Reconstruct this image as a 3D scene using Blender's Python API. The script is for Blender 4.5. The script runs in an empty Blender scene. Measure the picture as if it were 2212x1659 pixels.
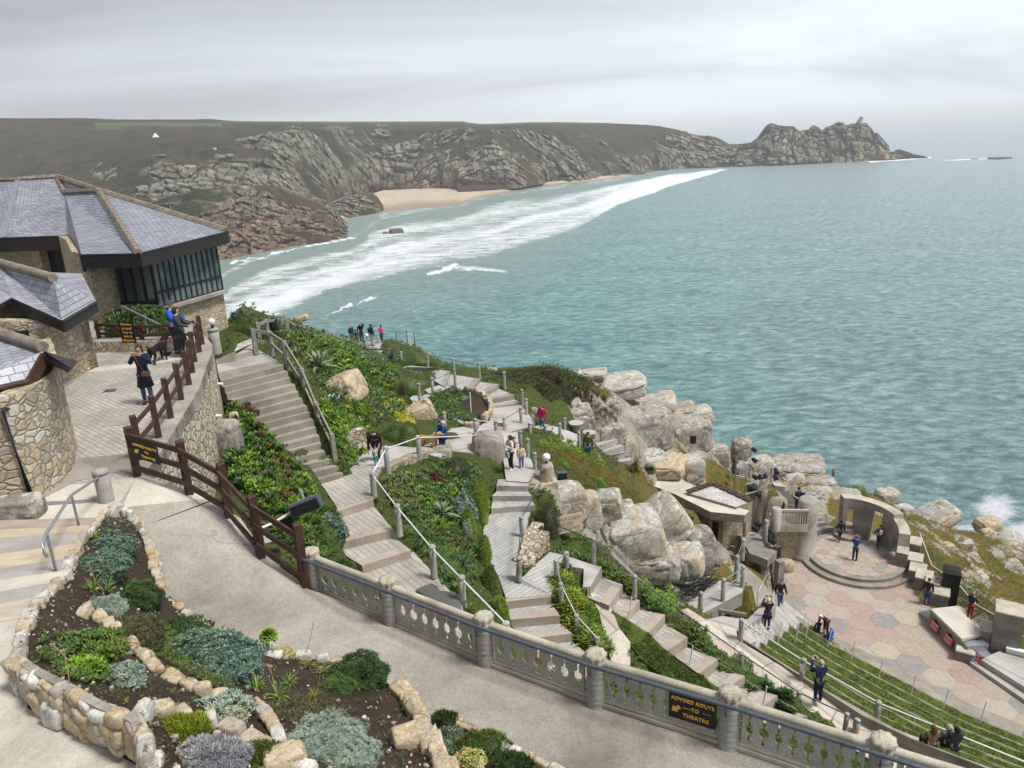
import bpy,math,random
import numpy as np
from mathutils import Vector
S = bpy.context.scene
HAZE = .00017
# ------------------------------------------------------------------ camera
F_,CX,CY,H = 1662.,1106.,829.5,60.
PI = math.pi
pitch,roll = math.radians(18.1),math.radians(2.5)
FW = np.array([0,math.cos(pitch),-math.sin(pitch)]); _u = np.array([0,math.sin(pitch),math.cos(pitch)]); _r = np.array([1.,0,0])
RT = _r*math.cos(roll) - _u*math.sin(roll); UP = _r*math.sin(roll) + _u*math.cos(roll)
CAM = np.array([0,0,H])
cd = bpy.data.cameras.new('camera'); cam = bpy.data.objects.new('camera',cd); S.collection.objects.link(cam)
from mathutils import Matrix
cam.matrix_world = Matrix(((RT[0],UP[0],-FW[0],0),(RT[1],UP[1],-FW[1],0),(RT[2],UP[2],-FW[2],H),(0,0,0,1)))
cd.sensor_width = 36; cd.lens = 36*F_/2212; cd.clip_start = .1; cd.clip_end = 90000
S.camera = cam
# ------------------------------------------------------------------ world: overcast sky over a Nishita sky
SUN_EL,SUN_ROT = math.radians(62),math.radians(115)
wd = bpy.data.worlds.new('World'); S.world = wd; wd.use_nodes = True
nt = wd.node_tree; nt.nodes.clear()
def node(nt,t,ins=None,**kw):
    n = nt.nodes.new(t)
    for k,v in kw.items(): setattr(n,k,v)
    for k,v in (ins or {}).items():
        if isinstance(v,bpy.types.NodeSocket): nt.links.new(v,n.inputs[k])
        else: n.inputs[k].default_value = v
    return n
def ramp(nt,fac,stops,interp='LINEAR'):
    n = nt.nodes.new('ShaderNodeValToRGB'); cr = n.color_ramp; cr.interpolation = interp
    while len(cr.elements) < len(stops): cr.elements.new(.5)
    for e,(p,c) in zip(cr.elements,stops):
        e.position = p; e.color = (*c,1) if len(c) == 3 else c
    nt.links.new(fac,n.inputs[0]); return n.outputs[0]
def mix(nt,fac,a,b,mode='MIX'):
    n = nt.nodes.new('ShaderNodeMix'); n.data_type = 'RGBA'; n.blend_type = mode
    for i,v in ((0,fac),(6,a),(7,b)):
        if isinstance(v,bpy.types.NodeSocket): nt.links.new(v,n.inputs[i])
        else: n.inputs[i].default_value = v if not isinstance(v,tuple) or len(v) == 4 else (*v,1)
    return n.outputs[2]
def mth(nt,op,a,b=0.,c=None,clamp=False):
    n = nt.nodes.new('ShaderNodeMath'); n.operation = op; n.use_clamp = clamp
    for i,v in enumerate((a,b) if c is None else (a,b,c)):
        if isinstance(v,bpy.types.NodeSocket): nt.links.new(v,n.inputs[i])
        else: n.inputs[i].default_value = v
    return n.outputs[0]
sky = node(nt,'ShaderNodeTexSky',sky_type='NISHITA',sun_disc=False,sun_elevation=SUN_EL,sun_rotation=SUN_ROT,air_density=1.6,dust_density=4.)
skyc = mix(nt,1.,sky.outputs[0],(.07,.07,.07),'MULTIPLY')
tc = node(nt,'ShaderNodeTexCoord')
sp = node(nt,'ShaderNodeSeparateXYZ',{0: tc.outputs['Generated']})
den = mth(nt,'ADD',mth(nt,'MAXIMUM',sp.outputs[2],0.),.16)
cv = node(nt,'ShaderNodeCombineXYZ',{0: mth(nt,'DIVIDE',sp.outputs[0],den),1: mth(nt,'DIVIDE',sp.outputs[1],den),2: 3.1})
mp = node(nt,'ShaderNodeMapping',{0: cv.outputs[0],'Rotation': (0,0,.35),'Scale': (.55,1.0,1),'Location': (1.55,.4,0)})
n1 = node(nt,'ShaderNodeTexNoise',{'Vector': mp.outputs[0],'Scale': .55,'Detail': 6.,'Roughness': .55,'Distortion': .6})
side = mth(nt,'MULTIPLY',sp.outputs[0],.42)           # brighter towards the open sea on the right
lowz = mth(nt,'MULTIPLY',mth(nt,'SUBTRACT',.26,sp.outputs[2]),.8)
fac = mth(nt,'ADD',mth(nt,'ADD',mth(nt,'MULTIPLY',n1.outputs[0],1.15),side),lowz,clamp=True)
cloud = ramp(nt,fac,[(.30,(.142,.147,.168)),(.50,(.188,.196,.218)),(.70,(.245,.263,.286)),(1.,(.355,.385,.41))])
bgc = mix(nt,.9,skyc,cloud)
bg = node(nt,'ShaderNodeBackground',{0: bgc,1: 1.})
wo = node(nt,'ShaderNodeOutputWorld',{0: bg.outputs[0]})
sd = bpy.data.lights.new('sun','SUN'); sd.energy = 1.5; sd.angle = math.radians(14); sd.color = (1,.965,.91)
so = bpy.data.objects.new('sun',sd); S.collection.objects.link(so)
sdir = Vector((math.sin(SUN_ROT)*math.cos(SUN_EL),math.cos(SUN_ROT)*math.cos(SUN_EL),math.sin(SUN_EL)))
so.rotation_euler = sdir.to_track_quat('Z','Y').to_euler()
S.view_settings.view_transform = 'Standard'; S.view_settings.look = 'None'; S.view_settings.exposure = 1.45; S.view_settings.gamma = 1
S.cycles.max_bounces = 6; S.cycles.diffuse_bounces = 3; S.cycles.glossy_bounces = 2; S.cycles.transmission_bounces = 3
S.cycles.volume_bounces = 2; S.cycles.transparent_max_bounces = 6
try: S.cycles.use_denoising = True
except Exception: pass
# ------------------------------------------------------------------ geometry helpers
rng = np.random.default_rng(7)
def arr(p): return np.asarray(p,float)
def ray(x,y): return FW + RT*(x-CX)/F_ - UP*(y-CY)/F_
def W(x,y,r):                                  # photograph point and height relative to the lens -> place in the world
    d = ray(x,y); return CAM + d*(r/d[2])
def Wd(x,y,dist):                              # same, by horizontal distance
    d = ray(x,y); return CAM + d*(dist/math.hypot(d[0],d[1]))
D0 = {'R1': (0,329.2),'R2': (0,658.3),'R3': (0,1042.4),'R4': (0,1247.5),'R5': (493.7,1247.5),'R6': (438.9,630.9),'R7': (438.9,932.6),
      'S1': (822.9,740.6),'S2': (877.8,1069.8),'S3': (1261.8,822.9),'S4': (1316.7,1179.5),'S5': (1663.4,932.6),'S6': (1663.4,1247.5),'S7': (1206.9,1247.5)}
def q(R,x,y): return D0[R][0]+x*.248,D0[R][1]+y*.248
def Q(R,x,y,r): return W(*q(R,x,y),r)
def QL(R,r,*pts): return [Q(R,p[0],p[1],p[2] if len(p) > 2 else r) for p in pts]
def norm(v): v = arr(v); return v/max(1e-9,np.linalg.norm(v))
class MB:
    def __init__(s): s.V,s.L,s.N,s.T,s.M,s.S,s.n = [],[],[],[],[],[],0
    def add(s,V,faces,tint=0.,m=0,smooth=False):
        V = arr(V).reshape(-1,3); s.V.append(V); k = len(faces)
        s.L.append(np.concatenate([np.asarray(f,np.int64) for f in faces])+s.n); s.N.append(np.array([len(f) for f in faces]))
        s.T.append(np.broadcast_to(arr(tint),(k,)).copy()); s.M.append(np.full(k,m)); s.S.append(np.full(k,smooth)); s.n += len(V); return s
    def grid(s,V,tint=0.,m=0,smooth=True,closed=False):     # V (a,b,3)
        a,b = V.shape[:2]; i = np.arange(a-1)[:,None]; bb = b if closed else b-1; j = np.arange(bb)[None]; j2 = (j+1) % b
        f = np.stack([i*b+j,i*b+j2,(i+1)*b+j2,(i+1)*b+j],-1).reshape(-1,4); k = len(f)
        s.V.append(V.reshape(-1,3)); s.L.append(f.ravel()+s.n); s.N.append(np.full(k,4)); s.T.append(np.broadcast_to(arr(tint),(k,)).copy())
        s.M.append(np.full(k,m)); s.S.append(np.full(k,smooth)); s.n += a*b; return s
    def quads(s,V,tint=0.,m=0,smooth=False):                 # V (n,4,3)
        k = len(V); s.V.append(V.reshape(-1,3)); s.L.append(np.arange(k*4)+s.n); s.N.append(np.full(k,4))
        s.T.append(np.broadcast_to(arr(tint),(k,)).copy()); s.M.append(np.full(k,m)); s.S.append(np.full(k,smooth)); s.n += k*4; return s
    def box(s,c,size,rz=0.,tint=0.,m=0,bev=0):
        x,y,z = arr(size)/2; b = min(bev,x,y,z); c_,s_ = math.cos(rz),math.sin(rz)
        V = []
        for dz,k in ((-z,1),(z-b,1),(z,0)) if b else ((-z,1),(z,1)):
            for sx,sy in ((-1,-1),(1,-1),(1,1),(-1,1)):
                px,py = sx*(x-(0 if k else b)),sy*(y-(0 if k else b)); V.append((c[0]+px*c_-py*s_,c[1]+px*s_+py*c_,c[2]+dz))
        f = [(3,2,1,0)]; n = len(V)//4
        for r in range(n-1): f += [(r*4+i,r*4+(i+1) % 4,r*4+4+(i+1) % 4,r*4+4+i) for i in range(4)]
        f.append((n*4-4,n*4-3,n*4-2,n*4-1)); return s.add(V,f,tint,m)
    def beam(s,a,b,w,h,tint=0.,m=0,up=(0,0,1)):
        a,b = arr(a),arr(b); d = norm(b-a); sd = norm(np.cross(d,up)); u = np.cross(sd,d)
        V = [p+sd*i*w/2+u*j*h/2 for p in (a,b) for i,j in ((-1,-1),(1,-1),(1,1),(-1,1))]
        return s.add(V,[(3,2,1,0),(4,5,6,7)]+[(i,(i+1) % 4,4+(i+1) % 4,4+i) for i in range(4)],tint,m)
    def prism(s,top,depth=.5,tint=0.,m=0,ms=None):          # top: list of points (any heights)
        top = [arr(p) for p in top]; n = len(top)
        ar = sum(top[i][0]*top[(i+1) % n][1]-top[(i+1) % n][0]*top[i][1] for i in range(n))
        if ar < 0: top = top[::-1]
        V = top+[p-arr((0,0,depth)) for p in top]
        s.add(V,[tuple(range(n))],tint,m); s.add(V,[(i,n+i,n+(i+1) % n,(i+1) % n) for i in range(n)],tint,m if ms is None else ms); return s
    def tube(s,pts,r,seg=6,tint=0.,m=0,cap=True,smooth=True):
        P = np.array([arr(p) for p in pts]); n = len(P); r = np.broadcast_to(arr(r),(n,))
        T = np.gradient(P,axis=0) if n > 2 else np.array([P[1]-P[0]]*2); T /= np.maximum(1e-9,np.linalg.norm(T,axis=1))[:,None]
        ref = arr((0,0,1)) if abs(T[:,2]).mean() < .9 else arr((1,0,0))
        A = np.cross(T,ref); A /= np.maximum(1e-9,np.linalg.norm(A,axis=1))[:,None]; B = np.cross(T,A)
        a = np.arange(seg)*2*PI/seg; V = P[:,None]+(A[:,None]*np.cos(a)[None,:,None]+B[:,None]*np.sin(a)[None,:,None])*r[:,None,None]
        s.grid(V,tint,m,smooth,True)
        if cap: s.add(V[0],[tuple(range(seg))[::-1]],tint,m); s.add(V[-1],[tuple(range(seg))],tint,m)
        return s
    def lathe(s,c,prof,seg=12,tint=0.,m=0,lobes=0,amp=0.,jit=0.):   # prof: (r,z)
        a = np.arange(seg)*2*PI/seg; P = arr(prof); rr = P[:,0][:,None]*(1+amp*np.cos(a*lobes)[None]*(P[:,0] > .01)[:,None])
        if jit: rr = rr*(1+jit*rng.standard_normal(rr.shape))
        V = np.stack([c[0]+rr*np.cos(a),c[1]+rr*np.sin(a),c[2]+np.broadcast_to(P[:,1][:,None],rr.shape)],-1)
        s.grid(V,tint,m,True,True); s.add(V[-1],[tuple(range(seg))],tint,m); return s
def unit_sphere(nu,nv):
    u = np.arange(nu)*2*PI/nu; v = np.linspace(-PI/2,PI/2,nv)
    return np.stack([np.cos(v)[:,None]*np.cos(u),np.cos(v)[:,None]*np.sin(u),np.broadcast_to(np.sin(v)[:,None],(nv,nu))],-1)
def hsh(i,j,k,s=0):
    n = (i*374761393+j*668265263+k*1274126177+s*974634777) & 0x7fffffff; n = ((n ^ (n >> 13))*1274126177) & 0x7fffffff
    return ((n ^ (n >> 16)) & 0xffff)/65535.
def vnoise(P,s=0):                              # smooth value noise -1..1
    P = arr(P); i = np.floor(P).astype(np.int64); f = P-i; f = f*f*(3-2*f); o = 0
    for a in (0,1):
        for b in (0,1):
            for c in (0,1):
                w = (f[...,0] if a else 1-f[...,0])*(f[...,1] if b else 1-f[...,1])*(f[...,2] if c else 1-f[...,2])
                o = o+w*hsh(i[...,0]+a,i[...,1]+b,i[...,2]+c,s)
    return o*2-1
def fbm(P,oct=4,s=0,g=.5):
    P = arr(P); o = 0; a = 1; t = 0
    for k in range(oct): o = o+a*vnoise(P*2**k,s+k); t += a; a *= g
    return o/t
def worley(P,s=0,cheb=False):                              # F1, F2-F1, id
    P = arr(P); i = np.floor(P).astype(np.int64); b1 = np.full(P.shape[:-1],9.); b2 = b1.copy(); idv = np.zeros(P.shape[:-1])
    for a in (-1,0,1):
        for b in (-1,0,1):
            for c in (-1,0,1):
                I,J,K = i[...,0]+a,i[...,1]+b,i[...,2]+c
                u0,u1,u2 = I+hsh(I,J,K,s)-P[...,0],J+hsh(I,J,K,s+1)-P[...,1],K+hsh(I,J,K,s+2)-P[...,2]
                d = np.maximum(np.maximum(abs(u0),abs(u1)),abs(u2))+.15*np.sqrt(u0**2+u1**2+u2**2) if cheb else np.sqrt(u0**2+u1**2+u2**2)
                nw = d < b1; b2 = np.where(nw,b1,np.minimum(b2,d)); idv = np.where(nw,hsh(I,J,K,s+3),idv); b1 = np.minimum(b1,d)
    return b1,b2-b1,idv
def loc_of(o):
    p = arr(o.location) if o else np.zeros(3)
    while o is not None and o.parent is not None: o = o.parent; p = p+arr(o.location)
    return p
def link(o): S.collection.objects.link(o); return o
def props(o,label=None,cat=None,group=None,kind=None):
    for k,v in (('label',label),('category',cat),('group',group),('kind',kind)):
        if v: o[k] = v
    return o
def build(name,mb,mats,parent=None,label=None,cat=None,group=None,kind=None,local=False,attrs=None,origin=None):
    me = bpy.data.meshes.new(name); V = np.concatenate(mb.V)
    loc = np.zeros(3)
    if parent is not None and not local: V = V-loc_of(parent)
    elif parent is None and not local:
        loc = arr(origin) if origin is not None else np.array([V[:,0].mean(),V[:,1].mean(),V[:,2].min()]); V = V-loc
    L = np.concatenate(mb.L); N = np.concatenate(mb.N)
    me.vertices.add(len(V)); me.vertices.foreach_set('co',V.ravel()); me.loops.add(len(L)); me.loops.foreach_set('vertex_index',L)
    st = np.concatenate([[0],np.cumsum(N)[:-1]]); me.polygons.add(len(N)); me.polygons.foreach_set('loop_start',st); me.polygons.foreach_set('loop_total',N)
    me.polygons.foreach_set('material_index',np.concatenate(mb.M).astype(int)); me.polygons.foreach_set('use_smooth',np.concatenate(mb.S).astype(bool))
    for m in (mats if isinstance(mats,(list,tuple)) else [mats]): me.materials.append(m)
    me.update(calc_edges=True)
    t = me.attributes.new('tint','FLOAT','FACE'); t.data.foreach_set('value',np.concatenate(mb.T).astype(np.float32))
    for k,v in (attrs or {}).items(): a = me.attributes.new(k,'FLOAT','POINT'); a.data.foreach_set('value',np.asarray(v,np.float32).ravel())
    nr = np.zeros(len(N)*3); me.polygons.foreach_get('normal',nr); nr = nr.reshape(-1,3); flat = abs(nr[:,2]) > .97
    U = np.stack([-nr[:,1],nr[:,0],np.zeros(len(nr))],-1); U[flat] = (1,0,0); U /= np.maximum(1e-9,np.linalg.norm(U,axis=1))[:,None]
    Vv = np.cross(nr,U); fi = np.repeat(np.arange(len(N)),N); PL = V[L]
    uv = np.stack([(PL*U[fi]).sum(1),(PL*Vv[fi]).sum(1)],-1)
    ul = me.uv_layers.new(name='UVMap'); ul.data.foreach_set('uv',uv.astype(np.float32).ravel())
    o = link(bpy.data.objects.new(name,me)); o.location = loc; o.parent = parent
    return props(o,label,cat,group,kind)
def thing(name,loc,label,cat,group=None,rz=0.):
    o = link(bpy.data.objects.new(name,None)); o.location = tuple(loc); o.rotation_euler = (0,0,rz); o.empty_display_size = .2
    return props(o,label,cat,group)
def copy_tree(o,parent=None):
    c = o.copy(); S.collection.objects.link(c); c.parent = parent
    for ch in [k for k in bpy.data.objects if k.parent == o]: copy_tree(ch,c)
    return c
ORD = ['first','second','third','fourth','fifth','sixth','seventh','eighth','ninth','tenth','eleventh','twelfth','thirteenth','fourteenth','fifteenth','sixteenth','seventeenth']
# ------------------------------------------------------------------ materials
def newmat(name,rough=.85,metallic=0.,spec=.3):
    m = bpy.data.materials.new(name); m.use_nodes = True; nt = m.node_tree; b = nt.nodes['Principled BSDF']
    b.inputs['Roughness'].default_value = rough; b.inputs['Metallic'].default_value = metallic; b.inputs['Specular IOR Level'].default_value = spec
    return m,nt,b
def pos(nt,scale=(1,1,1),uv=False,rot=(0,0,0)):
    g = node(nt,'ShaderNodeUVMap').outputs[0] if uv else node(nt,'ShaderNodeNewGeometry').outputs['Position']
    return node(nt,'ShaderNodeMapping',{0: g,'Scale': scale,'Rotation': rot}).outputs[0]
def noise(nt,v,scale,detail=4.,rough=.55,dist=0.): return node(nt,'ShaderNodeTexNoise',{'Vector': v,'Scale': scale,'Detail': detail,'Roughness': rough,'Distortion': dist}).outputs[0]
def bump(nt,b,h,strength=.4,dist=.02,prev=None):
    n = node(nt,'ShaderNodeBump',{'Height': h,'Strength': strength,'Distance': dist})
    if prev is not None: nt.links.new(prev,n.inputs['Normal'])
    nt.links.new(n.outputs[0],b.inputs['Normal']); return n.outputs[0]
def setc(nt,b,c): nt.links.new(c,b.inputs['Base Color'])
def plain(name,col,rough=.6,metallic=0.,var=.18,scale=6.,bm=.0):
    m,nt,b = newmat(name,rough,metallic); c = arr(col)
    n = noise(nt,pos(nt),scale); setc(nt,b,ramp(nt,n,[(.3,tuple(c*(1-var))),(.7,tuple(np.minimum(c*(1+var),1)))]))
    if bm: bump(nt,b,noise(nt,pos(nt),scale*6),bm,.01)
    return m
def foliage(name,stops,rough=.55,var=.5):      # stops along the tint of every leaf
    m,nt,b = newmat(name,rough,0,.35); at = node(nt,'ShaderNodeAttribute',attribute_name='tint').outputs['Fac']
    c = ramp(nt,at,stops); n = noise(nt,pos(nt),1.3,3)
    c = mix(nt,var,c,ramp(nt,n,[(.3,(.45,.5,.4)),(.7,(1.3,1.25,1.15))]),'MULTIPLY'); n2 = noise(nt,pos(nt),.75,4,.6)
    setc(nt,b,mix(nt,.8 if var > .3 else .2,c,ramp(nt,n2,[(.36,(.62,.74,.8)),(.5,(1,1,1)),(.62,(1.12,.95,.75)),(.72,(1.25,.8,.6))]),'MULTIPLY'))
    b.inputs['Subsurface Weight'].default_value = 0; return m
def concrete(name,a,bcol,sc=1.,speck=.5,stain=.35,bumpy=.25):
    m,nt,b = newmat(name,.9); p = pos(nt)
    big = noise(nt,p,.55*sc,5,.6,.4); sm = noise(nt,p,14*sc,3,.7); fi = noise(nt,p,55*sc,2,.7)
    c = ramp(nt,big,[(.32,a),(.68,bcol)])
    c = mix(nt,speck,c,ramp(nt,fi,[(.36,(.42,.40,.38)),(.5,(1,1,1)),(.66,(1.25,1.22,1.18))]),'MULTIPLY')
    c = mix(nt,.75,c,ramp(nt,noise(nt,p,.23*sc,7,.62,1.2),[(.36,(.66,.65,.63)),(.47,(1,1,1)),(.62,(1.0,1.0,1.0)),(.72,(1.14,1.13,1.1))]),'MULTIPLY')
    c = mix(nt,stain,c,ramp(nt,sm,[(.35,(.62,.6,.56)),(.6,(1.08,1.07,1.05))]),'MULTIPLY')
    wv = node(nt,'ShaderNodeVectorMath',{0: p,1: node(nt,'ShaderNodeVectorMath',{0: node(nt,'ShaderNodeTexNoise',{'Vector': p,'Scale': 1.7,'Detail': 5.}).outputs[1],3: .8},operation='SCALE').outputs[0]},operation='ADD').outputs[0]; ck = node(nt,'ShaderNodeTexVoronoi',{'Vector': wv,'Scale': .35,'Randomness': 1.},feature='DISTANCE_TO_EDGE').outputs[0]
    c = mix(nt,mth(nt,'MULTIPLY',ramp(nt,ck,[(0,(1,1,1)),(.0035,(0,0,0))]),ramp(nt,noise(nt,p,.5,2),[(.5,(0,0,0)),(.56,(.6,.6,.6))])),c,(.09,.08,.065))
    setc(nt,b,c); bump(nt,b,fi,bumpy,.01); return m
def rubble(name,cols,scale=3.2,mortar=(.36,.33,.28),mw=.05,squash=1.,bm=.7):  # rubble masonry
    m,nt,b = newmat(name,.9); p = pos(nt,(1,1,squash))
    nn = node(nt,'ShaderNodeTexNoise',{'Vector': p,'Scale': 2.5,'Detail': 2.}).outputs[1]
    pd = node(nt,'ShaderNodeVectorMath',{0: p,1: node(nt,'ShaderNodeVectorMath',{0: nn,3: .22},operation='SCALE').outputs[0]},operation='ADD').outputs[0]
    vc = node(nt,'ShaderNodeTexVoronoi',{'Vector': pd,'Scale': scale,'Randomness': .85})
    ve = node(nt,'ShaderNodeTexVoronoi',{'Vector': pd,'Scale': scale,'Randomness': .85},feature='DISTANCE_TO_EDGE').outputs['Distance']
    sx = node(nt,'ShaderNodeSeparateColor',{0: vc.outputs['Color']}).outputs[0]
    n = len(cols); c = ramp(nt,sx,[((i+.5)/n,k) for i,k in enumerate(cols)],'CONSTANT')
    g = noise(nt,p,9,5,.7); c = mix(nt,.7,c,ramp(nt,g,[(.3,(.55,.5,.45)),(.55,(1,1,1)),(.75,(1.3,1.28,1.22))]),'MULTIPLY')
    ed = ramp(nt,ve,[(0,(0,0,0)),(mw,(.25,.25,.25)),(mw*2,(1,1,1))])
    setc(nt,b,mix(nt,ed,mortar,c)); hh = mix(nt,.25,ramp(nt,ve,[(0,(0,0,0)),(mw*3,(1,1,1))]),g); bump(nt,b,hh,bm,.06); return m
def granite(name,base,dark,lich=(.55,.54,.48),amt=.5,sc=1.,warm=None):
    m,nt,b = newmat(name,.92); p = pos(nt); n = noise(nt,p,.9*sc,6,.62,.5); f = noise(nt,p,9*sc,5,.7); l = noise(nt,p,3.2*sc,6,.7)
    c = ramp(nt,n,[(.32,dark),(.5,base),(.72,tuple(arr(base)*1.25))])
    if warm: c = mix(nt,ramp(nt,noise(nt,pos(nt,(1,1,.35)),.7*sc,4),[(.5,(0,0,0)),(.62,(.8,.8,.8))]),c,warm)
    c = mix(nt,.75,c,ramp(nt,f,[(.35,(.55,.52,.5)),(.5,(1,1,1)),(.7,(1.25,1.24,1.2))]),'MULTIPLY')
    c = mix(nt,mth(nt,'MULTIPLY',ramp(nt,l,[(.53,(0,0,0)),(.6,(1,1,1))]),amt),c,lich)
    c = mix(nt,mth(nt,'MULTIPLY',ramp(nt,noise(nt,p,5.1*sc,4,.7),[(.3,(1,1,1)),(.38,(0,0,0))]),.55),c,(.09,.085,.075))
    pw_ = node(nt,'ShaderNodeVectorMath',{0: p,1: node(nt,'ShaderNodeVectorMath',{0: node(nt,'ShaderNodeTexNoise',{'Vector': p,'Scale': .8*sc,'Detail': 3.}).outputs[1],3: .9/sc},operation='SCALE').outputs[0]},operation='ADD').outputs[0]
    jt = node(nt,'ShaderNodeTexVoronoi',{'Vector': pw_,'Scale': .3*sc,'Randomness': 1.},feature='DISTANCE_TO_EDGE').outputs[0]; jr = mth(nt,'MULTIPLY',ramp(nt,jt,[(0,(1,1,1)),(.006,(.8,.8,.8)),(.02,(0,0,0))]),ramp(nt,noise(nt,p,.6*sc,3),[(.42,(.0,.0,.0)),(.55,(.75,.75,.75))])); c = mix(nt,jr,c,(.10,.085,.065))
    setc(nt,b,c); bump(nt,b,mix(nt,.5,l,f),.55,.12/sc); return m
MT = {}
MT['concrete'] = concrete('weathered_concrete',(.25,.232,.20),(.42,.395,.345),1.)
MT['lightconc'] = concrete('pale_concrete',(.46,.43,.365),(.62,.585,.51),1.,.25,.3)
MT['pave'] = concrete('grey_paving',(.36,.35,.33),(.50,.49,.47),1.3,.35,.4)
MT['stepstone'] = concrete('step_stone',(.24,.215,.18),(.38,.345,.295),1.6,.45,.5)
MT['edging'] = concrete('pinkish_edging',(.36,.30,.25),(.46,.40,.345),1.6,.35,.35)
MT['post'] = concrete('post_concrete',(.29,.285,.265),(.45,.445,.42),3.,.3,.6,.5)
MT['balus'] = concrete('balustrade_concrete',(.34,.325,.295),(.49,.47,.43),1.8,.25,.6,.3)
MT['capstone'] = concrete('capping_concrete',(.38,.345,.28),(.58,.54,.45),2.5,.35,.5,.4)
MT['wall'] = rubble('rubble_masonry',[(.50,.40,.26),(.42,.35,.25),(.56,.48,.34),(.38,.30,.20),(.54,.50,.43),(.46,.36,.22),(.34,.29,.23)],4.1,(.27,.25,.21),.045,1.45)
MT['wall2'] = rubble('coursed_masonry',[(.50,.41,.28),(.43,.35,.24),(.56,.48,.35),(.38,.30,.21),(.52,.44,.32)],4.6,(.30,.26,.20),.035,1.7,.5)
MT['wall3'] = rubble('retaining_masonry',[(.56,.49,.37),(.46,.39,.28),(.62,.57,.46),(.40,.33,.23),(.54,.44,.30)],4.4,(.20,.17,.13),.05,1.,.8)
MT['brownwood'] = plain('dark_brown_painted_wood',(.062,.03,.022),.6,0,.3,5,.2)
MT['blackwood'] = plain('near_black_painted_wood',(.022,.017,.017),.55,0,.3,5)
MT['greywood'] = plain('silvered_wood',(.25,.235,.205),.85,0,.3,9,.4)
MT['galv'] = plain('galvanised_steel',(.34,.37,.40),.4,.6,.2,12)
MT['rail'] = plain('white_painted_rail',(.62,.63,.64),.45,0,.1,8)
MT['darkrail'] = plain('dark_grey_rail',(.07,.085,.115),.4,0,.25,10)
MT['black'] = plain('matt_black',(.012,.013,.016),.5,0,.2,9)
MT['white'] = plain('white_paint',(.75,.75,.73),.5,0,.06,9)
MT['gold'] = plain('golden_yellow_paint',(.80,.42,.06),.6,0,.05,9)
MT['soil'] = concrete('garden_soil',(.035,.022,.014),(.075,.05,.034),2.5,1.,1.,1.)
MT['granite'] = granite('granite',(.32,.305,.27),(.13,.12,.105),(.60,.59,.55),.7,warm=(.33,.26,.18))
MT['granite2'] = granite('pale_granite',(.42,.405,.36),(.20,.185,.16),(.66,.65,.60),.55,1.3,warm=(.42,.32,.2))
MT['golden'] = granite('golden_granite',(.46,.375,.25),(.27,.205,.13),(.60,.57,.49),.5,3.,warm=(.42,.30,.17))
MT['whitestone'] = granite('white_granite',(.55,.53,.48),(.38,.36,.32),(.68,.67,.63),.4,3.)
MT['rockgrey'] = granite('grey_garden_rock',(.30,.27,.235),(.16,.14,.12),(.45,.43,.4),.4,2.)
MT['bollard'] = MT['post']
# ------------------------------------------------------------------ sea
_a = ray(0,0)[2]; _bx = (ray(1000,0)[2]-_a)/1000; _by = (ray(0,1000)[2]-_a)/1000
def yhor(x): return -(_a+_bx*x)/_by
ip = lambda x,pts: np.interp(x,[p[0] for p in pts],[p[1] for p in pts])
def rays(X,Y): return FW+RT*((X-CX)/F_)[...,None]-UP*((Y-CY)/F_)[...,None]
def Wz(X,Y,r): d = rays(X,Y); return CAM+d*(r/d[...,2])[...,None]
def WD(X,Y,D): d = rays(X,Y); return CAM+d*(D/np.hypot(d[...,0],d[...,1]))[...,None]
YU = [(440,612),(475,600),(540,568),(640,536),(755,514),(790,497),(800,482),(845,460),(900,450),(1000,441),(1023,430),(1082,418),(1180,400),(1345,384),(1450,368),(1560,362)]
YL = [(440,770),(560,700),(700,632),(900,582),(1060,552),(1240,500),(1290,474),(1340,440),(1450,404),(1560,370)]
xs = np.concatenate([np.linspace(-900,-60,24)[:-1],np.arange(-60,2275,2.9),np.linspace(2280,3200,24)])
ss = np.concatenate([[2.2,3,4,5.2,6.6,8.2],np.arange(10,1010,2.7)])
X,Sg = np.meshgrid(xs,ss); Y = yhor(X)+Sg
P = Wz(X,Y,-60.)
shore = norm((Wz(arr(1560.),arr(366.),-60)-Wz(arr(560.),arr(690.),-60))[:2]); prp = arr((-shore[1],shore[0]))
al = P[...,0]*shore[0]+P[...,1]*shore[1]; cr = P[...,0]*prp[0]+P[...,1]*prp[1]
t = (Y-ip(X,YU))/(ip(X,YL)-ip(X,YU)); wob = fbm(np.stack([al/90,cr/25,al*0],-1),3,5)*.10; tt = t+wob
inx = np.clip((X-380)/60,0,1)*np.clip((1610-X)/60,0,1)
fd = np.interp(tt,[-.05,0,.04,.10,.16,.24,.34,.42,.5,.6,.70,.80,.9,1.0,1.06,1.2],[.1,.50,.46,.30,.34,.50,.56,.48,.50,.60,.52,.56,.54,.50,.25,0])
fd = fd*inx*(1-np.clip((X-1400)/200,0,1)*.15)+np.clip((X-1250)/150,0,1)*np.clip(1-abs(t-.65)/.5,0,1)*inx*.25
fd *= .95
fd += np.clip((1000-X)/400,0,1)*inx*np.clip(1-abs(t-.8)/.25,0,1)*.10
def seg_d(X,Y,a,b):
    a,b = arr(a),arr(b); ab = b-a; u = np.clip(((X-a[0])*ab[0]+(Y-a[1])*ab[1])/(ab@ab),0,1)
    return np.hypot(X-a[0]-u*ab[0],(Y-a[1]-u*ab[1])*1.4),u
Xw,Yw = X+9*fbm(np.stack([X/14,Y/9,X*0],-1),3,12),Y+6*fbm(np.stack([X/14,Y/9,X*0],-1),3,13)
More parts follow.
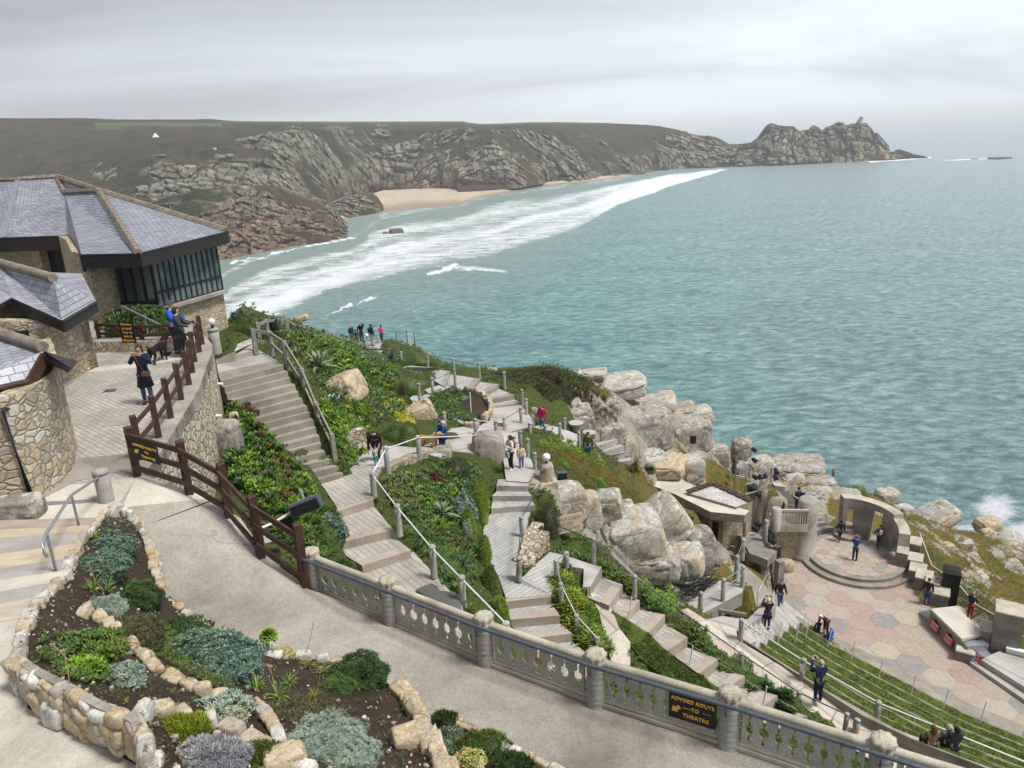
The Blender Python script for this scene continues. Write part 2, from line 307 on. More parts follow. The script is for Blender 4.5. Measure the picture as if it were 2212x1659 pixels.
for a,b,w,k in [((930,594),(985,576),9,.66),((985,580),(1090,588),11,.55),((960,590),(1020,586),10,.5),((772,658),(812,643),6.5,.66),((726,674),(762,661),6.5,.66),((706,683),(722,676),5,.62),((655,706),(690,696),3,.55),
                   ((860,672),(905,672),4,.45),((860,660),(880,658),3,.45),((1600,362),(1700,357),1.6,.8),((1700,357),(1900,348),1.4,.75),((1880,350),(2010,340),3,.9),((2040,346),(2190,342),2.2,.75),
                   ((1865,885),(1885,890),2.5,.7),((1570,858),(1582,860),3,.4),((660,535),(770,514),3,.75),((500,570),(640,538),3.5,.7),((835,508),(882,504),5,.5),((1130,547),(1250,512),4,.35)]:
    dd,_ = seg_d(Xw,Yw,a,b) if w > 3 else seg_d(X,Y,a,b); fd = np.maximum(fd,k*np.exp(-(dd/w)**2))
for cx_,cy_,sx_,sy_,k in [(2150,1105,95,60,.62),(2215,1160,90,40,.72),(2030,1040,110,50,.43),(2200,1000,60,70,.34),(1760,975,60,25,.3),(2080,1150,120,20,.5)]:
    fd = np.maximum(fd,k*np.exp(-((X-cx_)/sx_)**2-((Y-cy_)/sy_)**2))
shoal = np.clip(1.5-np.clip(t,0,3)*.72,0,1)*inx*np.clip((1500-X)/400,0,1)
shoal = np.maximum(shoal,np.clip(1-np.hypot((X-800)/260,(Y-560)/95),0,1)*.9)
dist = np.hypot(P[...,0],P[...,1]); near = np.clip(1-dist/900,0,1)
P0 = P.copy()
# ridged, wind-driven waves running obliquely
wd_ = norm((.83,-.55)); wa = P0[...,0]*wd_[0]+P0[...,1]*wd_[1]; wb = -P0[...,0]*wd_[1]+P0[...,1]*wd_[0]
def rid(sa,sb,s): return 1-abs(fbm(np.stack([wa/sa,wb/sb,wa*0+s],-1),2,s))*2
P[...,2] += near*(.42*rid(26,9,1)+.3*rid(11,4.2,2)) + np.clip(1-dist/2600,0,1)*.35*rid(70,26,3) + .5*np.exp(-((tt-.98)/.05)**2)*inx
dk = .5+.5*fbm(np.stack([wa/30,wb/11,wa*0],-1),3,9)
b = MB(); b.grid(P)
m,nt,bs = newmat('sea_water',.32,0,.5)
g = node(nt,'ShaderNodeNewGeometry').outputs['Position']
A = lambda n_: node(nt,'ShaderNodeAttribute',attribute_name=n_).outputs['Fac']
mpw = node(nt,'ShaderNodeMapping',{0: g,'Rotation': (0,0,math.atan2(.55,.83)),'Scale': (.5,1.0,1)}).outputs[0]
mps = node(nt,'ShaderNodeMapping',{0: g,'Rotation': (0,0,-math.atan2(shore[1],shore[0])),'Scale': (.45,1.0,1)}).outputs[0]
w1 = noise(nt,mpw,.5,8,.74,.1); rg = node(nt,'ShaderNodeTexNoise',{'Vector': mpw,'Scale': .55,'Detail': 6.,'Roughness': .55,'Lacunarity': 2.2},noise_type='RIDGED_MULTIFRACTAL').outputs[0]; w2 = noise(nt,mpw,1.6,4,.7,.2); w0 = noise(nt,mpw,.045,3,.5)
deep = ramp(nt,w1,[(.38,(.040,.15,.155)),(.47,(.09,.25,.25)),(.54,(.15,.33,.325)),(.64,(.32,.48,.47))])
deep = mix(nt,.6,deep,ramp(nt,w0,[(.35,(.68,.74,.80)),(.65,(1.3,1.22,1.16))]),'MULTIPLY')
col = mix(nt,A('far'),deep,ramp(nt,w1,[(.38,(.10,.15,.175)),(.5,(.235,.30,.325)),(.6,(.46,.53,.55))]))  # distant water painted paler, for sky reflected at a grazing angle
col = mix(nt,A('shoal'),col,ramp(nt,w1,[(.35,(.15,.235,.205)),(.65,(.27,.345,.31))]))
fn = mth(nt,'ADD',mth(nt,'MULTIPLY',noise(nt,mps,.14,10,.8,.5),.75),mth(nt,'MULTIPLY',noise(nt,mps,1.1,5,.75,.3),.25))
fm = mth(nt,'SUBTRACT',mth(nt,'ADD',fn,A('foam')),1.0)
fm = ramp(nt,mth(nt,'ADD',fm,.5),[(.43,(0,0,0)),(.5,(.5,.5,.5)),(.6,(1,1,1))])
cap = ramp(nt,mth(nt,'MULTIPLY',rg,.25),[(.22,(0,0,0)),(.5,(.75,.75,.75))])
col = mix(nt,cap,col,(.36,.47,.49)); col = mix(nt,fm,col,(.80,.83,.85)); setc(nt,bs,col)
nt.links.new(ramp(nt,fm,[(0,(.3,.3,.3)),(1,(.9,.9,.9))]),bs.inputs['Roughness'])
bp = bump(nt,bs,w1,1.,1.6); bump(nt,bs,w2,.6,.25,bp)
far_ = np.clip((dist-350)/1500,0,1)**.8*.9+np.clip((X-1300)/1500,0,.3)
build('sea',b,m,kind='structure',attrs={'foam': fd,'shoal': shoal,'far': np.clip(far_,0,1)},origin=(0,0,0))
b = MB(); b.add([(-44000,-44000,-1.4),(44000,-44000,-1.4),(44000,44000,-1.4),(-44000,44000,-1.4)],[(0,1,2,3)])
build('seabed',b,plain('deep_water',(.05,.14,.16),.5),kind='structure',origin=(0,0,-1.4))
# ------------------------------------------------------------------ the far coast
SKY = [(-300,256),(0,255),(90,255.5),(180,255),(250,258),(400,258),(452,257),(500,261),(560,262),(700,262.5),(870,262.5),(1000,262),(1012,265),(1045,268),(1100,266),(1150,264),(1230,264),(1300,265.5),(1400,270),(1426,272.7),(1462,280),(1508,292),(1545,296),(1558,301),(1579,311.7),(1600,311),(1622,308),(1636,297.5),(1647,282),(1654,272.7),(1661,267),(1668,266),(1682,271),(1696,272),(1717,273),(1719,278),(1727,283),(1746,280),(1750,274),(1757,271),(1768,275),(1771,280),(1778,283),(1785,276),(1803,268),(1821,264),(1831,273),(1838,265),(1847,266),(1859,263),(1872,266),(1881,276),(1888,286),(1897,287),(1902,294),(1913,307),(1920,314),(1924,330),(1934,325),(1941,322),(1956,326),(1973,333),(1998,337),(2004,341)]
BROW = [(-300,560),(0,470),(200,400),(300,345),(323,337),(400,334),(486,318),(590,288),(700,283),(850,281),(1060,281),(1160,282),(1250,292),(1330,300),(1422,289),(1462,292),(1508,300),(1580,318),(1622,314),(1660,278),(1720,282),(1778,288),(1838,275),(1880,283),(1920,322),(1941,327),(2004,342)]
FOOT = [(-300,600),(0,560),(450,500),(640,470),(700,448),(745,430),(808,417),(833,413),(845,410),(915,408.6),(967,407),(985,408),(989,415),(1005,414),(1040,412),(1082,408.6),(1113,407),(1176,397),(1235,394.7),(1346,382.6),(1377,376),(1426,368.6),(1473,365.7),(1551,361.5),(1625,358.6),(1675,358.6),(1746,354.4),(1817,352.6),(1902,346.6),(1959,344.4),(1985,342),(2004,341.5)]
xc = np.arange(-300,2006,1.9); yf,yb,ys = ip(xc,FOOT),ip(xc,BROW),ip(xc,SKY); ys = np.minimum(ys,yf-.3); yb = np.minimum(yb,yf-.2); yb = np.maximum(yb,ys+1.)
rf = np.where((xc > 833) & (xc < 1180),-57.5,-60.3); rf = np.convolve(np.pad(rf,4,'edge'),np.ones(9)/9,'valid')
pf = Wz(xc,yf+.3,rf); df = np.hypot(pf[:,0],pf[:,1])
dfs = np.convolve(np.pad(df,45,'edge'),np.ones(91)/91,'valid'); db = dfs+ip(xc,[(-300,120),(300,150),(600,150),(1000,90),(1300,110),(1500,70),(1640,40),(2004,8)]); dsk = dfs+ip(xc,[(-300,800),(300,640),(700,560),(1000,500),(1300,420),(1426,160),(1560,70),(1640,52),(1900,42),(2004,10)])
n1_,n2_,n3_ = 92,34,6
v1 = np.linspace(0,1,n1_); v2 = np.linspace(0,1,n2_+1)[1:]
Yg = np.concatenate([yf[None]+(yb-yf)[None]*v1[:,None],yb[None]+(ys-yb)[None]*v2[:,None]])
kk = np.clip(v1*2.6,0,1)[:,None]; dft = df[None]*(1-kk)+dfs[None]*kk
Dg = np.concatenate([dft+(db[None]-dft)*(v1[:,None]**1.25),db[None]+(dsk-db)[None]*(v2[:,None]**1.4)])
Xg = np.broadcast_to(xc[None],Yg.shape); Pg = WD(Xg,Yg,Dg)
hv = np.concatenate([np.broadcast_to(v1[:,None],(n1_,len(xc))),np.broadcast_to(1+v2[:,None],(n2_,len(xc)))])
rad = rays(Xg,Yg); rad[...,2] = 0; rad /= np.linalg.norm(rad,axis=-1)[...,None]
def blocky(P,L,s,an=1.5):
    Q_ = P/arr((L,L,L*an)); Q_ = Q_+.09*np.stack([vnoise(Q_*1.3,s+20),vnoise(Q_*1.3,s+21),vnoise(Q_*1.3,s+22)],-1)
    f1,e,i = worley(Q_,s,True); return (i-.5)*1.0+.30*np.clip(e/.25,0,1)-.3*f1,e,i
b1,e1,i1 = blocky(Pg,22,1,2.2); b2,e2,i2 = blocky(Pg,8.5,4,1.7)
low = fbm(Pg/arr((42,42,110)),3,31)                    # vertical buttresses and gullies
head = np.clip((Xg-1380)/80,0,1)
rb = np.interp(hv,[0,.3,.6,.85,1.0,1.12,1.3,2],[.62,.40,.22,.12,-.02,-.30,-.55,-.8])+head*np.interp(hv,[0,1,1.5,2],[.5,.55,.7,.75])
rb = rb-np.clip((330-Xg)/60,0,1)*.75-.35*np.exp(-((Xg-1340)/60)**2)*(hv > .5)+.38*np.exp(-((Xg-560)/110)**2)*(hv > .25)*(hv < 1.12)+.45*np.exp(-((Xg-345)/40)**2-((Yg-375)/50)**2)
rk = np.clip((rb+low*1.45+.65*fbm(Pg/13,3,40)-.12+.15*(i1-.5))*5+.3,0,1)
spot = (np.exp(-((Xg-225)/30)**2-((Yg-372)/18)**2) > .35) & (i2 > .45); spot |= (np.exp(-((Xg-430)/35)**2-((Yg-385)/28)**2) > .35) & (i2 > .5); rk = np.where(spot & (e2 > .06),1.,rk)
amp = np.clip(Dg/900,.5,1.1)
Pg = Pg-rad*((rk*(b1*9+b2*4.2)+low*np.where(Xg > 830,26,16)*np.clip(1.1-hv,0,1)*(1-head*.4))*amp*np.clip(hv*12+.25,0,1)*np.clip((2.02-hv)*3,0,1))[...,None]
Pg[...,2] += rk*(b2*2.6+b1*2.2)*np.clip(hv*8,0,1)*np.where(hv > 1.5,.35+.65*head,1)*amp+(1-rk)*fbm(Pg/9,3,60)*1.1*np.clip(hv*5,0,1)*np.clip((2-hv)*4,.25,1)
bk = np.stack([Pg[-1]+rad[-1]*d_+arr((0,0,z_)) for d_,z_ in ((15,-2),(60,-10),(200,-26),(420,-75))])
Pall = np.concatenate([Pg,bk]); pad = lambda a_: np.concatenate([a_,np.repeat(a_[-1:],4,0)])
warm = np.clip(1.05-hv*2.4,0,1)*np.clip((1500-Xg)/500,.25,1)+head*.28*(np.clip(1-abs(Xg-1880)/50,0,1)+.6)
green = np.exp(-((Yg-268-(Xg-200)*.004)/3.2)**2)*(Xg > 205)*(Xg < 480)*1.+np.exp(-((Yg-277)/2)**2-((Xg-235)/35)**2)
green = np.where((hv > 1.5) & (Yg < ys[None]+5) & (Xg > 480) & (Xg < 1300),.5,np.clip(green,0,1))
m,nt,bs = newmat('coast_rock_and_heath',.95,0,.1); p = pos(nt); A = lambda n_: node(nt,'ShaderNodeAttribute',attribute_name=n_).outputs['Fac']
rn = noise(nt,p,.12,6,.65); rf_ = noise(nt,pos(nt,(1,1,.4)),.5,5,.7)
rc = ramp(nt,rn,[(.3,(.12,.115,.09)),(.5,(.205,.195,.155)),(.7,(.30,.285,.235))]); wc = ramp(nt,rn,[(.3,(.11,.075,.055)),(.5,(.225,.15,.105)),(.7,(.32,.225,.16))])
rc = mix(nt,A('warm'),rc,wc); rc = mix(nt,.8,rc,ramp(nt,rf_,[(.34,(.4,.38,.36)),(.48,(1,1,1)),(.7,(1.3,1.3,1.25))]),'MULTIPLY'); rc = mix(nt,.85,rc,ramp(nt,A('blk'),[(.15,(.62,.62,.60)),(.5,(.95,.95,.93)),(.85,(1.3,1.3,1.27))]),'MULTIPLY'); rc = mix(nt,A('crack'),rc,(.055,.05,.038))
hn = noise(nt,p,.022,5,.6); h2 = noise(nt,p,.28,5,.7)
vc_ = ramp(nt,hn,[(.36,(.018,.028,.013)),(.46,(.036,.038,.022)),(.54,(.065,.046,.034)),(.64,(.030,.032,.022))])
vc_ = mix(nt,.95,vc_,ramp(nt,h2,[(.38,(.4,.43,.4)),(.58,(1.4,1.36,1.28))]),'MULTIPLY'); vc_ = mix(nt,A('green'),vc_,(.11,.13,.055))
setc(nt,bs,mix(nt,A('rock'),vc_,rc)); bump(nt,bs,mix(nt,.5,rf_,h2),.8,2.2); COAST = m
crack = np.clip(1-e2/.20,0,1)*.75+np.clip(1-e1/.10,0,1)*.75
b = MB(); b.grid(Pall,smooth=False)
build('hills',b,COAST,kind='structure',attrs={'rock': pad(rk),'warm': pad(np.clip(warm,0,1)),'green': pad(green),'crack': pad(np.clip(crack,0,1)),'blk': pad(.6*i2+.4*i1)},origin=(0,0,0))
# the front promontory behind the cafe and the dark outcrop beside the beach
OT = [(-300,520),(200,470),(420,410),(520,400),(600,402),(658,420),(703,432),(728,457),(748,481),(759,495),(780,505),(787,508)]
WL = [(-300,690),(0,650),(470,566),(500,562),(560,548),(640,534),(700,527),(755,514),(787,509)]
OT2 = [(690,462),(710,440),(735,427),(775,419),(806,417),(815,424),(824,438),(831,448),(835,458)]; WL2 = [(690,482),(745,474),(790,467),(820,461),(831,459.5),(836,459)]
for OT,WL,DD,DM,WM in ((OT,WL,120,600,1.25),(OT2,WL2,60,760,.75)):
    xc = np.arange(OT[0][0],OT[-1][0]+1,1.9); yw,yt = ip(xc,WL),ip(xc,OT); v = np.linspace(0,1,80)[:,None]; yt = np.minimum(yt,yw-.4)
    pw = Wz(xc,yw,-60.3); dw = np.hypot(pw[:,0],pw[:,1]); Yg = yw+(yt-yw)*v; Dg = dw+(np.minimum(dw+DD,DM)-dw)*v**1.2; Xg = np.broadcast_to(xc,Yg.shape); Pg = WD(Xg,Yg,Dg)
    rad = rays(Xg,Yg); rad[...,2] = 0; rad /= np.linalg.norm(rad,axis=-1)[...,None]
    b1,e1,i1 = blocky(Pg,14,11,.6); b2,e2,i2 = blocky(Pg,5,14,.75); edge = np.clip(v*10+.2,0,1)*np.clip((1-v)*8,0,1)
    rk = np.clip((.55-.35*v+fbm(Pg/28,3,51)*.9+.3*fbm(Pg/9,2,52))*5,0,1)
    Pg = Pg-rad*(rk*(b1*6+b2*2.6)*edge)[...,None]; Pg[...,2] += rk*(b2*1.6+b1*1.6)*edge
    bk = np.stack([Pg[-1]+rad[-1]*d_+arr((0,0,z_)) for d_,z_ in ((3,-1),(12,-10),(20,-40))]); Pall = np.concatenate([Pg,bk]); pad = lambda a_: np.concatenate([a_,np.repeat(a_[-1:],3,0)])
    warm = np.clip(WM-v*1.1+0*Xg+.35*fbm(Pg/20,2,53),0,1); crack = np.clip(1-e2/.2,0,1)*.7+np.clip(1-e1/.10,0,1)*.7
    b = MB(); b.grid(Pall,smooth=False)
    build('promontory',b,COAST,kind='structure',attrs={'rock': pad(rk),'warm': pad(warm),'green': pad(Xg*0),'crack': pad(np.clip(crack,0,1)),'blk': pad(.6*i2+.4*i1)},origin=(0,0,0))
# beach
sandm,nt,bs = newmat('beach_sand',.9); at = node(nt,'ShaderNodeAttribute',attribute_name='wet').outputs['Fac']
setc(nt,bs,mix(nt,at,ramp(nt,noise(nt,pos(nt),.08,5),[(.35,(.40,.325,.24)),(.65,(.50,.42,.32))]),(.27,.22,.16)))
BB = [(735,462),(808,417),(840,407),(915,405),(1000,405),(1082,404),(1176,393),(1400,370)]; BW = [(735,480),(748,473),(790,464),(831,459),(901,451),(995,443),(1023,431),(1082,419.5),(1113,411),(1176,401),(1300,389),(1400,374)]
xc = np.arange(736,1398,3.); yb_,yw_ = ip(xc,BB),ip(xc,BW); v = np.linspace(0,1,14)[:,None]; Yg = yb_+(yw_-yb_)*v; Rg = -56.6+(-59.75+56.6)*v**.8+0*Yg
b = MB(); b.grid(Wz(np.broadcast_to(xc,Yg.shape),Yg,Rg)); build('beach',b,sandm,kind='structure',attrs={'wet': np.clip((v-.58)*4+.6*fbm(np.stack([xc/60+0*v,v*3+0*xc,0*v+0*xc],-1),2,3),0,1)+0*Yg},origin=(0,0,0))
# ------------------------------------------------------------------ rocks
def rock_mesh(b,c,size,rz=0.,seed=0,sub=(30,20),sq=.65,rough=.16,cells=1.6,tilt=(0,0),m=0,tint=0.,smooth=True):
    U = unit_sphere(*sub); k = np.sign(U)*abs(U)**sq; k /= np.maximum(1e-6,np.max(abs(k),axis=-1))[...,None]**.35
    N = U*cells*.62+seed*7.3; f1,e,i = worley(N*.9,seed % 50)
    d = 1+rough*.8*fbm(U*1.1+seed*3.1,5,seed % 90,.45)-.09*np.clip(1-e/.07,0,1)**.7+(i-.5)*rough*.45
    V = k*d[...,None]*arr(size)/2
    for ax,an in ((0,tilt[0]),(1,tilt[1])):
        ca,sa = math.cos(an),math.sin(an); o = [j for j in range(3) if j != ax]; a_,b_ = V[...,o[0]].copy(),V[...,o[1]].copy(); V[...,o[0]] = a_*ca-b_*sa; V[...,o[1]] = a_*sa+b_*ca
    ca,sa = math.cos(rz),math.sin(rz); x,y = V[...,0].copy(),V[...,1].copy(); V[...,0] = x*ca-y*sa; V[...,1] = x*sa+y*ca
    b.grid(V+arr(c),tint,m,smooth,True); return b
drk = granite('wet_sea_rock',(.13,.12,.11),(.06,.055,.05),(.25,.24,.22),.2,.3)
for x,y,w,h,lab,s in [(857,499,30,11,'dark angular rock in the surf, the larger of two off the promontory',3),(833,503,11,6,'small dark rock beside the larger surf rock',5),(2160,341.6,34,3,'long black reef awash far offshore',8),(2105,343.5,10,1.4,'tiny black rock awash beside the offshore reef',9)]:
    p_ = W(x,y+h/2,-60); sc_ = np.linalg.norm(p_-CAM)/F_; b = MB(); rock_mesh(b,p_+arr((0,0,h*sc_*.3)),(w*sc_,w*sc_*.8,h*sc_*1.3),.3,s,(24,14),.6,.3)
    build('sea_rock',b,drk,None,lab,'rock')
b = MB(); p_ = Wd(1857,268,1085); sc_ = 1085/F_; rock_mesh(b,p_+arr((0,0,4)),(7*sc_,6*sc_,15*sc_),0,4,(16,12),.5,.12,tilt=(0,-.5)); build('balanced_rock',b,granite('far_rock',(.27,.27,.24),(.15,.15,.13),sc=.2),None,'leaning rock slab balanced on the summit of the far headland','rock')
b = MB(); p_ = Wd(336,294,820); s_ = 2.3; b.add([p_+arr(k) for k in ((-s_,-s_,-1),(s_,-s_,-1),(s_,s_,-1),(-s_,s_,-1),(0,0,s_*1.35))],[(0,1,4),(1,2,4),(2,3,4),(3,0,4)]); build('daymark',b,MT['white'],None,'small white pyramid on the heath of the far hillside','daymark')
b = MB(); p_ = Wd(464,322,700); rock_mesh(b,p_,(2.4,2,2),0,2); build('white_boulder',b,MT['whitestone'],None,'pale boulder on the dark heath left of the cliffs','boulder')
# ------------------------------------------------------------------ haze
b = MB(); b.box((0,8000,58),(84000,70000,121)); hz = build('haze',b,bpy.data.materials.new('haze'),kind='stuff')
m = hz.data.materials[0]; m.use_nodes = True; nt = m.node_tree; nt.nodes.clear()
pv = node(nt,'ShaderNodeVolumePrincipled',{'Color': (.97,.985,1.,1),'Density': HAZE,'Anisotropy': .0}); ou = node(nt,'ShaderNodeOutputMaterial',{'Volume': pv.outputs[0]})
# ------------------------------------------------------------------ near terrain: one height field through measured places
AN = []
def an(r,*pts):
    for p in pts: AN.append(W(p[0],p[1],p[2] if len(p) > 2 else r))
# garden between cafe wall, stairs and viewpoint
an(-8.3,(500,745),(530,700,-8.0),(495,700,-7.9),(560,680,-8.4),(600,720,-8.7),(520,655,-7.9))
an(-9,(640,712,-9.6),(640,760,-9.2),(700,722,-11.0),(745,750,-12.6),(700,790,-10.3),(660,850,-9.6),(760,830,-11.6),(800,790,-13.2),(830,850,-12.6),(720,900,-10.6),(760,930,-11.3),(690,940,-10.3))
an(-12,(850,940,-12.2),(870,900,-13.2),(800,985,-11.8),(900,800,-14.5),(870,770,-15.2),(905,745,-15.8),(840,735,-16.2),(790,745,-15.8),(760,728,-15.2),(905,770,-15.4))
an(-14,(960,790,-14.6),(1040,800,-14.2),(1100,805,-14.4),(1150,800,-14.2),(1185,797,-14.0),(1230,815,-14.8),(1280,830,-15.4),(1200,845,-14.8),(1150,830,-14.4),(960,870,-13.7),(1000,890,-13.5),(1020,870,-13.8),(1050,880,-14.0),(960,915,-13.2))
# bed between the main stair and the dark fence
an(-9.5,(480,880,-8.6),(500,930,-9.0),(560,920,-9.3),(520,1000,-9.4),(600,980,-10.0),(640,1050,-10.8),(560,1060,-9.6),(620,1100,-10.2),(700,1100,-11.1),(680,1160,-10.6),(720,1160,-11.3),(740,1200,-11.4),(700,1200,-10.8),(770,1230,-11.9))
# bed between the two lower paths
an(-12,(830,1040,-11.5),(870,1050,-12.1),(960,1010,-12.7),(1010,990,-12.9),(1020,1060,-13.3),(940,1100,-12.7),(990,1150,-13.5),(900,1120,-12.2),(960,1200,-12.8),(1030,1200,-13.8),(1030,1260,-13.8),(1050,1300,-14.0),(1080,1340,-14.4),(1000,1330,-12.9))
# carpet slope right of the lower path and the rocks under it
an(-14,(1165,960,-14.0),(1200,975,-14.6),(1160,1010,-13.9),(1200,1030,-14.8),(1260,1000,-15.8),(1300,1040,-17.0),(1250,1050,-15.8),(1380,1080,-19.0),(1440,1090,-20.5),(1500,1108,-22.0),(1400,1110,-19.6),(1320,1010,-18.2),(1360,1030,-19.5))
an(-16,(1190,1180,-15.0),(1240,1190,-15.3),(1300,1240,-16.8),(1350,1250,-18.0),(1420,1260,-19.6),(1480,1290,-20.5),(1400,1290,-18.2),(1430,1330,-18.3),(1250,1160,-15.4),(1160,1120,-14.2),(1150,1170,-14.5))
an(-15,(1220,1280,-15.4),(1230,1340,-15.8),(1260,1380,-16.0),(1310,1420,-16.6),(1350,1500,-17.4),(1440,1480,-17.6),(1500,1500,-18.2),(1560,1560,-18.8),(1650,1600,-19.4),(1400,1400,-16.8),(1340,1340,-15.9))
an(-19,(1520,1390,-19.6),(1560,1430,-19.7),(1640,1480,-19.9),(1690,1560,-20),(1750,1620,-20.2),(1900,1659,-20.6),(1480,1340,-19.4))
# seaward rocks
an(-16,(1290,965,-19.3),(1325,990,-19.9),(1360,1012,-20.9),(1250,945,-17.6),(1400,1040,-21.6),(1240,880,-15.6),(1340,855,-17.0),(1400,870,-18.4),(1470,890,-20.0),(1530,915,-21.5),(1400,985,-21.6),(1480,980,-22.4))
an(-22,(1560,990,-24),(1620,1010,-25.2),(1700,1025,-26.0),(1800,1040,-27.5),(1870,1060,-28.8),(1950,1100,-30.5),(2010,1118,-32.5),(2100,1150,-36),(2212,1195,-40),(2300,1230,-42),(1500,1000,-22.5),(1450,1010,-21.5))
an(-28,(2000,1180,-28.6),(2060,1210,-30.5),(2150,1240,-33.5),(2250,1290,-34),(2100,1300,-29.2),(2160,1360,-29.2),(2220,1340,-30.8),(2220,1410,-29.2),(2020,1250,-27.6),(2300,1400,-30.5))
# stage and lower terraces (kept under the paving)
an(-26.8,(1800,1200),(1900,1220),(1750,1280),(1900,1330),(2050,1380),(2200,1450),(1950,1440),(2212,1560),(1700,1230),(1650,1260),(1600,1230),(1620,1120,-26.2),(1700,1130,-26.0),(1560,1180,-26.2),(1750,1100,-26.2),(1820,1150,-26.6))
an(-24,(1600,1330,-23.2),(1560,1320,-22.0),(1540,1280,-22.4),(1640,1320,-23.5),(1500,1260,-21.6),(1800,1420,-24.5),(1900,1500,-24.4),(2050,1540,-25),(2100,1600,-24.2),(1800,1500,-22))
AN = np.array(AN)
# underneath the upper terrace, and the open sea side
und = []
for x,y in [(-9,9),(-6,8),(-3,7),(0,6),(3,6),(6,5),(-9,13),(-12,15),(-13,20),(-16,24),(-20,30),(-16,30),(-20,20),(-6,11),(-3,9.5),(1,7.5),(-10,19),(-22,36),(-16,38)]: und.append((x,y,H-10.4-max(0,x)*.5))
for x,y,r in [(-30,50,-12),(-18,44,-11),(-36,34,-10),(10,9,-16),(16,14,-19),(22,22,-24),(30,28,-26.5),(40,36,-28),(12,4,-14),(50,34,-30)]: und.append((x,y,H+r))
for x,y,r in [(-40,78,-40),(-26,62,-26),(-18,70,-36),(-10,74,-38),(-2,72,-40),(8,66,-44),(20,72,-46),(30,78,-52),(42,82,-58),(56,84,-62),(70,80,-62),(-50,60,-30),(-2,84,-60),(-30,92,-62),(-14,92,-62),(16,86,-62),(36,96,-66),(80,66,-60),(-60,80,-56)]: und.append((x,y,H+r))
AN = np.concatenate([AN,np.array(und)])
def rbf_fit(A):
    d = np.linalg.norm(A[:,None,:2]-A[None,:,:2],axis=-1); n = len(A)
    M_ = np.zeros((n+3,n+3)); M_[:n,:n] = d+np.eye(n)*-.25; M_[:n,n] = 1; M_[:n,n+1:] = A[:,:2]; M_[n,:n] = 1; M_[n+1:,:n] = A[:,:2].T
    return np.linalg.solve(M_,np.concatenate([A[:,2],[0,0,0]]))
cf = rbf_fit(AN)
def rbf(x,y):
    x,y = arr(x),arr(y); s = x.shape; x,y = x.ravel(),y.ravel(); o = np.zeros(len(x))
    for k in range(0,len(x),20000):
        d = np.hypot(x[k:k+20000,None]-AN[None,:,0],y[k:k+20000,None]-AN[None,:,1]); o[k:k+20000] = d@cf[:len(AN)]
    return (o+cf[len(AN)]+cf[len(AN)+1]*x+cf[len(AN)+2]*y).reshape(s)
GS = .3; gx = np.arange(-52,78,GS); gy = np.arange(2,96,GS); GX,GY = np.meshgrid(gx,gy)
GZ = np.clip(rbf(GX,GY),H-63,H-5.5)
GZ += .18*fbm(np.stack([GX/1.7,GY/1.7,GX*0],-1),4,70)+.5*fbm(np.stack([GX/9,GY/9,GX*0],-1),2,75)*np.clip((GY-40)/20,0,1)
EMB = []; CUT = []                                          # paths that the ground stays below
def inpoly(x,y,poly):
    x,y = arr(x),arr(y); r = np.zeros(x.shape,bool); n = len(poly)
    for i in range(n):
        x0,y0 = poly[i][:2]; x1,y1 = poly[(i+1) % n][:2]
        if y0 == y1: continue
        c = ((y0 > y) != (y1 > y)) & (x < (x1-x0)*(y-y0)/(y1-y0)+x0); r ^= c
    return r
LOWS = []
def lower(poly,z=None,gap=.12,grow=.28,rec=True):
    """press the ground below a paved polygon (world points)"""
    global GZ
    if rec: LOWS.append((poly,z,gap,grow))
    P_ = np.array(poly); c = P_[:,:2].mean(0); x0,y0 = P_[:,:2].min(0)-1; x1,y1 = P_[:,:2].max(0)+1
    i0,i1 = np.searchsorted(gx,[x0,x1]); j0,j1 = np.searchsorted(gy,[y0,y1]); sx,sy = GX[j0:j1,i0:i1],GY[j0:j1,i0:i1]
    k = inpoly(sx,sy,P_)
    for a in range(8): k |= inpoly(sx+grow*math.cos(a*PI/4),sy+grow*math.sin(a*PI/4),P_)
    if not k.any(): return
    d2 = (sx[...,None]-P_[:,0])**2+(sy[...,None]-P_[:,1])**2; w = 1/(d2+.05); zz = (w*P_[:,2]).sum(-1)/w.sum(-1)
    if z is None: z = np.minimum(zz,zz)
    sub = GZ[j0:j1,i0:i1]; GZ[j0:j1,i0:i1] = np.where(k,np.minimum(sub,z-gap),sub)
def embank(width=1.1,fall=.55):
    """earth banked up against the paths, then every paved piece cut back into it"""
    global GZ
    for poly in EMB:
        P_ = np.array(poly); x0,y0 = P_[:,:2].min(0)-2; x1,y1 = P_[:,:2].max(0)+2; i0,i1 = np.searchsorted(gx,[x0,x1]); j0,j1 = np.searchsorted(gy,[y0,y1]); sx,sy = GX[j0:j1,i0:i1],GY[j0:j1,i0:i1]; best = np.full(sx.shape,9.); zz = np.zeros(sx.shape)
        for a,c in zip(P_,np.roll(P_,-1,0)):
            ab = (c-a)[:2]; u = np.clip(((sx-a[0])*ab[0]+(sy-a[1])*ab[1])/max(1e-6,ab@ab),0,1); d = np.hypot(sx-a[0]-u*ab[0],sy-a[1]-u*ab[1]); k = d < best; best = np.where(k,d,best); zz = np.where(k,a[2]+(c[2]-a[2])*u,zz)
        sub = GZ[j0:j1,i0:i1]; GZ[j0:j1,i0:i1] = np.where(best < width,np.maximum(sub,zz-.02-fall*best),sub)
    for a in LOWS: lower(*a,rec=False)
def gz(x,y):
    fx = np.clip((arr(x)-gx[0])/GS,0,len(gx)-1.01); fy = np.clip((arr(y)-gy[0])/GS,0,len(gy)-1.01); i = fx.astype(int); j = fy.astype(int); u = fx-i; v = fy-j
    return GZ[j,i]*(1-u)*(1-v)+GZ[j,i+1]*u*(1-v)+GZ[j+1,i]*(1-u)*v+GZ[j+1,i+1]*u*v
